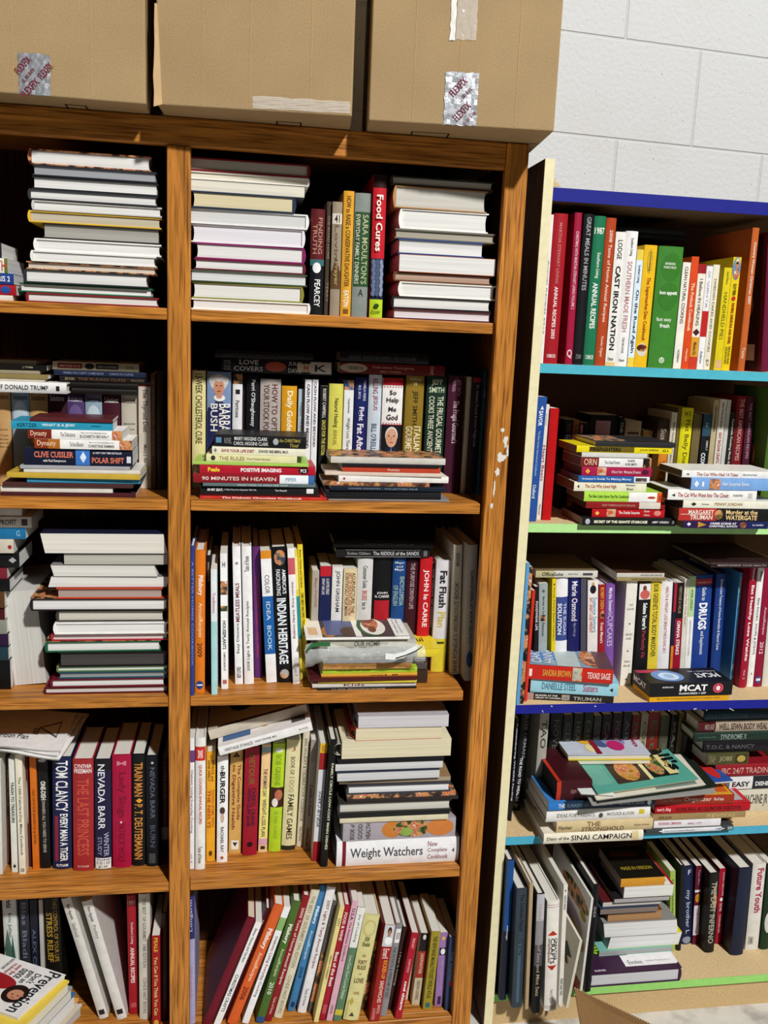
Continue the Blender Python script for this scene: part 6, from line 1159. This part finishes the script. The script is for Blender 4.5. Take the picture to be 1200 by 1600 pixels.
letters('base_lettering', [('365 cards for the Biological and Biochemical Foundations section', '6c4c10', lambda u, v: (-W / 2 + W * (.1 + .78 * u), hb * (.1 + .09 * v)), .005)], lambda a, c: (a, .0015, c), fb)
letters('lid_lettering', [('MCAT', 'e8e8ec', lambda u, v: (W / 2 - W * (.05 + .3 * u), Df * (.62 - .3 * v)), .03), ('FLASHCARDS + APP', 'c8c8cc', lambda u, v: (W / 2 - W * (.35 * u + .03), Df * (.78 - .08 * v)), .01)], lambda a, c: (a, c, hb + .0004), fb)
letters('side_lettering', [('MCAT', 'e8e8ec', lambda u, v: (Df * (.92 - .7 * u), hb * (.5 + .3 * v)), .03)], lambda a, c: (-W / 2 - .0004, a, c), fb)
I0 = Matrix.Identity(4)
shapes('lid_picture', [P(.0, .3, .72, .92, 'b83c58'), P(.12, .5, .1, .85, '6c94d0', 'e'), P(.2, .44, .2, .7, 'd0e4f8', 'e'), P(.26, .38, .3, .6, '9cc0ec', 'e')], lambda a, c, i: (-W / 2 + a * W, c * Df, hb + .0003 + .0001 * i), fb, I0)
shapes('stop_sticker', [P(.77, .9, .42, .93, 'c84c5c', 'e'), P(.79, .88, .5, .86, 'b02c40', 'e'), P(.81, .86, .55, .8, 'f0e8e8', 'e')], lambda a, c, i: (-W / 2 + a * W, -.0003 - .0001 * i, c * hb), fb, I0)

# ---------------------------------------------------------------- shelf 4 (lower turquoise)
row(C2, 'standing on the lower turquoise shelf', 'books on the lower turquoise shelf', back=.26)
s(795, 799, 806, 1123, 1283, '16161a', 'thin black paperback with white blocks,', T('Remembering WHERE Finding', .05, .8, .7, 'c8c8d8', .5, 'd', .02), hard=0, D=.17)
s(799.8, 812.5, 816, 1112, 1267, '131315', 'black hardcover with grey-silver lettering', [T('SUZE ORMAN', .03, .46, .4, '8c8c90', .7), T('THE ROAD TO WEALTH', .46, .9, .34, 'e4e4e8', .5, 'd', .02), P(.93, .98, .2, .75, '8c7c50', 'v')], D=.18)
s(832, 846, None, 1112, 7, 'a8a69c', 'grey spine with large dark letters', T('TAO', .08, .34, .6, '3c3a34'), D=.14)
_b4 = [(850, 868, '1c1c1e', 'black binder-like spine'), (870, 884, '2c2a28', 'charcoal spine'), (886, 900, '20221c', 'near-black green spine'), (902, 915, '1c2c20', 'dark forest spine'), (917, 928, '3c4438', 'dull sage spine'), (930, 944, '16181a', 'jet black spine'), (946, 960, '2a1c1c', 'umber spine'), (962, 974, '24242a', 'ink-grey spine'), (976, 988, '6c1818', 'dark red spine with cream word'), (989.5, 1000, '9c9480', 'pale khaki spine'), (1001, 1018, '7c2018', 'brick red spine with curly letters'), (1019.5, 1033, '4c4c3c', 'mossy grey spine'), (1036, 1046, '131313', 'soot black spine'), (1047.5, 1055, '6c5c38', 'ochre brown spine'), (1056.5, 1064, '3c3c40', 'dusky grey spine with lettering'), (1066, 1073, '1a1a1c', 'thin black spine with tiny lettering')]
for i, (a_, b_, c_, d_) in enumerate(_b4):
    s(a_, b_, None, 1113 + (i * 5) % 7, 12, c_, d_ + ', back row,', T(['NOVELS', 'CLUES', 'HEALTH', 'DIET', 'LIVES', 'CASES', 'POEMS', 'ARTS', 'MAINE', 'COOK', 'Eats', 'J', 'MAPS', 'HOME', 'PARENTS', 'STORY LINE'][i], .08, .5, .5, '5c584c', .5), hard=0, D=.10)  # lettering darkened to stand in for shade at the back of the shelf
flush(); ROW['place'] = ''
stack('right stack, lower turquoise shelf', .055, [
 I(1101, 1212, 1112, '1c3444', 'dark teal-blue hardcover with faint title', D=.15, a=T('DAILY DEVOTIONS', .05, .6, .5, '3c5c6c')),
 I(1092, 1212, 1127, 'a89c88', 'maroon and cream hardcover', D=.15, bands=[(0, .22, '4c1418')], a=[T('MADE LARGE', .08, .2, .5, 'a08c84'), T('WELL SEWN BODY WEALTH', .26, .96, .6, '4c2c2c', .5, 'd', .02)]),
 I(1085, 1212, 1144, '1c3028', 'dark green hardcover with grey capitals', D=.15, a=[T('Jack Challem MD', .05, .26, .24, '4c6c5c'), T('SYNDROME X', .32, .64, .6, '8c9890')]),
 I(1100, 1212, 1158, '17141a', 'black hardcover with spaced grey letters', D=.14, a=T('T.O.C. & NANCY', .03, .7, .34, '5c585c')),
 I(1104, 1170, 1177, '4c4c2c', 'olive paperback with framed bright square', D=.11, h=0, a=[T('DAILY', .05, .2, .7, '8c8464', .5, 'h'), T('JOBS', .3, .6, .5, 'a89c70'), P(.68, .96, .1, .9, '3c3418'), P(.72, .92, .2, .8, 'b09c4c', 'e')]),
 I(1118, 1212, 1193.5, '8c1824', 'crimson hardcover, two capitals and numbers', D=.14, a=T('IBC 24/7 TRADING', .1, .95, .5, 'c8988c', .5)),
 I(1140, 1212, 1212, '24262c', 'black and white paperback, bold italic word', D=.14, h=0, bands=[(0, .5, 'e0dedc')], a=[T('EASY', .06, .44, .4, '141416', .4, 'd', .03), T('DISHES', .56, .9, .36, 'e8e8e8', .4, 'd', .03)], top=[P(0, 1, 0, 1, '8c8084')]),
 I(1142, 1205, 1232, 'd0cab8', 'grey-cream hardcover', D=.14, a=T('THE MACHINE JR', .08, .9, .5, '3c3830', .5, 'd', .01))])
stack('left stack, lower turquoise shelf', -.036, [
 I(870, 925, 1221, '3c1018', 'maroon hardcover with red edge', D=.16, a=T('novel', .4, .6, .3, '9c7070'), bands=[(0, .12, 'b83420')], pg='4c4440', top=[P(0, .1, 0, 1, 'b83420')]),
 I(857, 1024, 1250, '182c44', 'navy paperback with bright blue end', D=.12, h=0, a=[T('THE', .09, .15, .5, 'e8f0f8'), T('SURRENDER EXPERIMENT', .17, .6, .42, '5c7888'), T('MICHAEL A. SINGER', .66, .9, .3, '94a4b0'), P(.925, .965, .2, .8, 'e0e4e8', 'e')], bands=[(0, .14, '2c78c4')], top=[P(0, .16, 0, 1, '3c84cc')]),
 I(854, 1016, 1263, 'e6e4e0', 'white parenting hardcover with grey capitals', D=.14, a=[T('IDEAS FOR PARENTS', .1, .46, .3, '8c8c84'), P(.5, .54, .2, .6, '4c4c4c', 'e'), T('MATLOCK & LYON', .58, .84, .26, '8c8c84'), P(.89, .94, .4, .75, 'c8b82c')]),
 I(870, 1020, 1283, 'cdb88c', 'tan hardcover with brown capitals', D=.14, a=[T('Hunter', .02, .16, .36, '3c3020'), T('THE', .31, .45, .4, '6c5434', .72), T('STRONGHOLD', .26, .7, .44, '6c5434', .26), T('Harper & Row', .8, .96, .2, '6c5434')]),
 I(850, 1005, 1301, 'e8e0cc', 'cream hardcover with black campaign title', D=.15, a=[T('Diary of the', .03, .25, .4, '2c2820'), T('SINAI CAMPAIGN', .27, .88, .5, '222018', .55, 'd', .01), P(.885, .95, .1, .95, 'd8c490')])])
stack('middle stack, lower turquoise shelf', -.012, [
 I(1021, 1146, 1243, '9c3018', 'brick orange paperback with pale title', D=.12, h=0, yaw=-2, a=[T('One-Minute', .08, .36, .4, 'b8806c'), T('Organizer', .38, .72, .6, 'e0c0b0'), T('Plan & Simple', .75, .87, .4, 'f0e0d8', .5, 'd', .01)], top=[P(.3, .98, 0, .9, 'd8a030'), P(.6, .95, .1, .8, 'c85c20'), P(.7, .9, .3, .9, 'e0d8a8')]),
 I(1024, 1172, 1257, 'b0101c', 'bright red hardcover, upside-down lettering', D=.13, a=[T('Ray Love', .02, .16, .5, 'f0d0d0', .5, 'u'), T('SUCCESS SECRETS OF THE RICH', .22, .9, .4, '3c0c10', .5, 'u', .02)], top=[P(.75, 1, 0, 1, 'c01828'), P(.78, .95, .1, .9, 'a8a8b0')]),
 I(1020, 1165, 1271, '9c8258', 'tan-brown paperback with golden letters', D=.12, h=0, a=[T('STEVE GOOD', .06, .2, .4, '4c3018'), T('REVIVAL', .58, .9, .6, 'c8ac70', .5, 'd', .01)]),
 I(1022, 1126, 1281, 'e2dfe0', 'white paperback with red double title', D=.12, h=0, a=[T('THE READER COMPANION', .06, .4, .4, 'b0506c', .6, 'd', .01), T('SMALL CITY', .5, .72, .3, 'b0809c')]),
 I(1010, 1146, 1292, '3c4040', 'dark case with white pill-shaped label', D=.14, a=[P(.14, .9, .1, .85, 'dcdde2', 'e'), P(.18, .86, .08, .88, 'dcdde2'), T('Total World Solutions Museums', .2, .55, .26, '6c7888'), T('HP', .8, .86, .3, '2c4c9c', .5, 'd', .03), P(.93, .99, .2, .8, '8c9ca0')], n='disc_case', cat='case')])
# magazines spread on the left stack, with two children's books on top
zt_ = at(1000, 1236, -.03).z
def mag4(lab, cr, z, th, c, pg, tx=(), curl=0, nm='magazine', cat='magazine', grp='magazines on the lower turquoise shelf'):
    r = leaf(nm, lab, [wz(x, y, z) for x, y in cr], th, c, pg, tx, curl=curl, cat=cat, grp=grp); r.location.z -= th; return r
z0 = zt_
mag4('grey-white magazine lowest in spread pile, lower turquoise shelf', [(925, 1258), (1120, 1238), (1060, 1160), (880, 1175)], z0, .004, '9c9c98', 'd8d4cc')
mag4('black-covered magazine jutting right under teal one, lower turquoise shelf', [(935, 1254), (1122, 1229), (1052, 1150), (885, 1165)], z0 + .0045, .004, '1c241c', 'd0d0c8')
mag4('cream magazine with dull photo frame directly under teal magazine', [(932, 1250), (1103, 1226), (1036, 1146), (884, 1163)], z0 + .009, .0042, 'ddd8c8', 'dcd8cc', [P(.55, .93, .03, .3, '7c8c84')])
mag4('white floppy magazine sticking out left of teal one', [(908, 1240), (960, 1243), (930, 1150), (846, 1158)], z0 + .0138, .0042, 'e0e6e4', 'e6e6e2', [P(.02, .2, .3, .95, '6c9c8c')])
veg = [P(.02, .2, .12, .9, '6cb0a0', 'r'), P(.24, .58, .1, .55, '3c2c20', 'r'), P(.3, .52, .12, .5, 'd8a03c', 'e', 'photo'), P(.56, .6, .1, .6, 'e8dca8'), P(.6, .86, .12, .6, '16201a'), P(.62, .78, .15, .55, '4c7c4c', 'e', 'photo'), P(.78, .88, .14, .5, 'e8d898'), P(.3, .98, .6, .98, '3c8070'), P(.82, .95, .5, .9, 'e0a828', 'd')]
mag4("teal recipe magazine spread across pile, lower turquoise shelf", [(934, 1240), (1092, 1217), (1012, 1140), (882, 1160)], z0 + .0190, .0048, '58a898', 'e0d8b8', veg + [T("Call's", .83, .96, .66, '10181a', .52, 'r', .03), T('Cost', .80, .87, .16, '2c2410', .33, 'h', .01)])
kid = [P(.0, .22, 0, 1, 'c8d0e0'), P(.2, .5, .4, 1, '5c1c20', 'r', 'photo'), P(.22, .42, .3, .62, 'e8b030', 'e'), P(.27, .37, .06, .3, 'e8dca0', 'e'), P(.38, .62, .2, .7, '4c5c8c', 'e'), P(.52, .8, .2, .6, '8c94bc', 'e'), P(.55, .75, .1, .4, 'c02c6c', 'e'), P(.4, .48, .5, .62, 'c08c6c', 'e'), P(.66, .72, .55, .66, '8c5c40', 'e'), P(.36, .42, .0, .5, '8c1c30'), T('Kids Summer', .74, .78, .5, '8c2034', .62, 'h', .02), T('Games', .88, .92, .5, 'b01c40', .45, 'h', .03)]
zz = z0 + .0195 + .002
def sq(z, d): return None
up = [wz(887, 1179, zz + .0245), wz(1017, 1178, zz + .0245), wz(975, 1128, zz + .0245), wz(852, 1131, zz + .0245)]
for (lab, zt1, th1, c1, tx1, dx) in (('white-paged paperback with yellow foot, lower of two on teal magazine', zz + .0125, .012, 'e0c83c', (), .003), ('white-paged paperback with kids playing cover on teal magazine', zz + .0245, .0115, 'c4c8da', kid, 0)):
    r = leaf('paperback_book', lab, [Vector((p.x + dx, p.y, zt1)) for p in up], th1, c1, 'f0ead4', tx1, curl=0, cat='book', grp='paperbacks on the teal magazine'); r.location.z -= th1
mag4('blue paperback with red scroll shape, right of teal magazine', [(1112, 1222), (1146, 1219), (1089, 1177), (1062, 1180)], at(1130, 1220, -.0).z, .006, '2450a4', 'd8d4cc', [P(.25, .8, .1, .9, 'c82c28', 'e'), P(.3, .75, .2, .95, 'c82c28')], nm='paperback_book', cat='book')

# ---------------------------------------------------------------- shelf 5 (bottom green)
row(G2, 'standing at left of bottom green shelf', 'books on the bottom green shelf', back=.26)
s(780.5, 791, 792, 1345, 1563, '1c2030', 'thin navy-black book with bright blue top', [T('InDesign', .46, .56, .3, 'd8dce8', .5, 'd', .01)], [(0, .5, '1f4c8c')], D=.22)
s(800, 815.5, 803, 1391, 1575, '36424c', 'slate hardcover with embossed dark title', [T('The Southern Encyclopedia of Pie', .04, .55, .5, '1c242c'), P(.35, .95, .35, .65, '4c6070')], D=.24)
s(820.5, 826, 828, 1380, 1577, 'b49c78', 'thin tan rolled-edge book', (), D=.24)
s(831.8, 843.5, 840, 1398, 1583.6, '16161a', 'grey-to-black hardcover with tan blackletter', [T('United States Proof Sets and Mint Sets', .08, .85, .46, 'b0a084', .5, 'd', .01)], [(0, .22, 'b8b8c0'), (.22, .42, '8c8c94'), (.42, .6, '50505a')], D=.24)
s(850.8, 869.5, 856, 1410, 1580, 'eae6de', 'thick white encyclopedia with red triangles', [P(.03, .033, 0, 1, '8c4038'), P(.05, .053, 0, 1, '8c4038'), P(.26, .305, .1, .9, 'b8301c', 'w'), T('CREATIVE', .33, .53, .2, '26262c', .78), T('CRAFTS', .33, .56, .34, '26262c', .5, 'd', .01), T('encyclopedia', .33, .55, .2, '8c3028', .22), P(.58, .625, .1, .9, 'b8301c', 'v'), T('Funk & Wagnalls', .8, .92, .3, '8c8c80'), P(.955, .958, 0, 1, '8c4038'), P(.97, .973, 0, 1, '8c4038')], D=.25)
s(872.3, 878.5, 881, 1383, 1574, 'e6e2d8', 'narrow white spine with black small title', [P(.04, .06, .3, .7, '1c1c1c', 'v'), T('CREATE SERIES', .08, .2, .5, '5c5c60'), T('POINT AND TWO', .76, .9, .6, '2c2c30', .5, 'd', .02)], hard=0, D=.24)
s(884, 888, 906, 1470, 1575, 'd8d4c4', 'thin cream sketchbook leaning right', (), hard=0, D=.2, side=[P(.25, .45, .1, .45, '3c4438', 'd'), P(.4, .55, .15, .8, '2c3028', 'e', 'photo'), P(.6, .95, .2, .9, '20241c', 'e', 'photo')], name='sketchbook')
s(905, 908.5, 924, 1404, 1560, 'dcdad2', 'large white fruit-cover magazine', (), hard=0, D=.24, side=[P(.0, 1, .0, 1, 'dcdcdc'), P(.08, .26, .02, .7, '3c4830', 'e', 'photo'), P(.22, .3, .05, .2, 'a08830', 'e'), P(.3, .55, .1, .8, 'b09cb0', 'e'), P(.42, .62, .02, .5, 'b8945c', 'e'), P(.85, 1, .02, .5, '7c1820'), T and P(.7, .72, .1, .4, '8c8c8c')], name='magazine', cat='magazine')
s(914, 923, 928, 1383, 1550, '17151a', 'tall black hardcover beside the white magazine', T('SAVEUR', .2, .3, .4, '9c9ca0'), D=.24)
flush()
ROW['place'] = 'standing at right, bottom green shelf'
s(1047, 1055, 1047.5, 1362, 10, '9cb854', 'lime green paperback with black text', T('Communication', .1, .6, .4, '2c3c1c', .5, 'd', .01), hard=0, D=.13)
s(1058, 1064, 1064, 1353, 10, '14161c', 'slim black spine', (), D=.13)
s(1065, 1081, 1068, 1355.5, 1476, '1a2444', 'navy hardcover with looping white script', [T('F', .04, .1, .3, 'c8ccd8', .6, 'h'), T('my brother L', .3, .86, .5, 'b8c0d0', .5), P(.9, .99, .1, .9, '8c94a8', 'e')], D=.15)
s(1081.5, 1091.5, 1087.8, 1354, 1476, '5c142c', 'maroon spine, white panel and amber picture', [T('Faye Mor', .05, .24, .4, 'a8808c'), P(.35, .46, .1, .9, 'd89c2c', 'e', 'photo'), T('The Meditation of Passages', .53, .86, .4, '6c5c6c')], [(.3, .33, 'e0dce0'), (.5, .88, 'd8d0dc')], hard=0, D=.15)
s(1101.5, 1116, 1110.5, 1366, 1489, '1a1816', 'black spine with ragged grey title', [T('THE LAST INFERNO', .1, .88, .56, 'a8a898', .5, 'd', .02), P(.1, .6, .4, .9, '6c6c60', 'd', 'photo')], D=.17)
s(1117.5, 1127, 1125, 1358, 1475, 'a0142c', 'red spine with small white emblem', [T('HOW I BECAME', .05, .36, .3, 'e0b0b8', .7), P(.38, .43, .3, .8, 'e8e8e8', 'e'), T('THE WINE', .45, .56, .4, 'e8c8cc'), T('YOUNG MASTERS', .6, .85, .36, 'e0b0b8')], hard=0, D=.15)
s(1142, 1161.5, 1157, 1358, 1493, '1b2238', 'wide plain navy hardcover', (), D=.18)
s(1165, 1185, 1178, 1351, 1485, 'dcd8d0', 'white hardcover with bold pink-red title', [T('Future Youth', .05, .56, .5, 'a8244c', .6, 'd', .03), P(.84, .93, .15, .5, 'a8a49c'), T('J', .86, .91, .1, '3c3c3c', .32, 'h')], D=.18)
s(1188, 1202, 1201, 1352, 1484, '1c3420', 'dark green hardcover with white oval', P(.55, .8, .2, 1, 'c8ccc4', 'e'), D=.18)
flush(); ROW['place'] = ''
q5 = [
 I(970, 1039, 1370, 'd0922c', 'orange-yellow book with black cover', D=.13, h=0, top=[P(0, 1, 0, 1, '17150f'), T('Mindstark', .15, .75, .16, '7c2c1c', .75), T('MADE IN OREGON', .15, .85, .1, 'b09c2c', .3, 'd', .01)]),
 I(975, 1052, 1383, 'dcd0c8', 'red-bordered white booklet', 'F', h=0, D=.14, top=[P(0, 1, 0, 1, 'a81c24'), P(.05, .95, .05, 1, 'e8e4e0'), P(.1, .5, .3, .9, '6c5c80', 'r', 'photo')], n='magazine'),
 I(960, 1046, 1401, '202022', 'dark glossy magazine', 'F', h=0, D=.16, n='magazine', pg='b8b4b4'),
 I(942, 1032, 1409, '5c1c20', 'maroon magazine with white pages', 'F', h=0, D=.16, n='magazine', pg='d8d4cc'),
 I(938, 1028, 1417, '2c3c54', 'steel blue magazine', 'F', h=0, D=.15, n='magazine', pg='8c7c70'),
 I(950, 1034, 1425, '7c4020', 'brown paperback with tan pages', 'F', h=0, D=.13, pg='b88c60'),
 I(946, 1060, 1439, '8c8c8c', 'fat white-paged directory, upper of two', 'F', h=0, D=.16, pg='f2f2f0', skew=.006),
 I(950, 1061, 1461, 'e0d42c', 'fat white-paged directory with yellow cover', 'F', h=0, D=.15, pg='f2f2f0', skew=-.006),
 I(936, 1051, 1481, '7cb8b0', 'aqua notebook with green spiral', 'F', h=0, D=.17, n='spiral_notebook', pg='aab0ac'),
 I(922, 1065, 1517.5, '3c1c3c', 'large dark purple textbook', 'R', h=1, D=.2, dy=-6, pg='dcdce0', top=[P(.0, 1, .0, 1, '3a1c3a'), P(.1, .35, .0, .5, 'e8e6e8'), P(.35, .9, .0, .15, 'a08c94')])]
stack('stack on the bottom green shelf', .06, q5)
rr = q5[8]['root']; m = MB(); L = q5[8]['L']
for i in range(16):
    y = .008 + .15 * i / 16; m.tube([(-L / 2 - .002 + .009 * math.cos(k * math.pi / 5), y, q5[8]['Th'] / 2 + (q5[8]['Th'] / 2 - .0025) * math.sin(k * math.pi / 5)) for k in range(10)], .0022, 5, closed=True)
m.build('coil', mat('8cc02c', .4), rr)
q = q5[9]; rr = q['root']; W9 = q['Dd']
shapes('white_sticker', [P(.42, 1.0, .12, .5, 'eceaec')], lambda a, c, i: (-W9 / 2 + a * W9 * .98, c * .1 + .004, q['Th'] + .0008), rr, I0)
letters('cover_lettering', [('Evolve', '5c5c64', lambda u, v: (-W9 / 2 + W9 * (.46 + .15 * u), .022 + .014 * v), .0), ('ELSEVIER', 'e0d8e0', lambda u, v: (-W9 / 2 + W9 * (.06 + .12 * u), .006 + .006 * v), .02), ('Student Resources on', 'a8a8b0', lambda u, v: (-W9 / 2 + W9 * (.66 + .27 * u), .028 + .006 * v), 0)], lambda a, c: (a, c, q['Th'] + .0012), rr)
# ================================================================ light
SC.view_settings.view_transform = 'Standard'; SC.view_settings.look = 'None'; SC.view_settings.gamma = 1; SC.view_settings.use_curve_mapping = False
SC.view_settings.exposure = 0.0
W_ = bpy.data.worlds.new('world'); SC.world = W_; W_.use_nodes = True
bg = W_.node_tree.nodes['Background']; bg.inputs[0].default_value = (.85, .92, 1, 1); bg.inputs[1].default_value = .03
def area(name, loc, tgt, size, power, col):
    l = bpy.data.lights.new(name, 'AREA'); l.energy = power; l.shape = 'DISK'; l.size = size; l.color = col
    o = bpy.data.objects.new(name, l); COL.objects.link(o); o.location = loc
    o.rotation_euler = (Vector(tgt) - Vector(loc)).to_track_quat('-Z', 'Y').to_euler(); return o
area('ceiling_lamp', (2.5, -6.0, 6.7), (.3, 0, 1.0), .42, 850, (1, .985, .955))
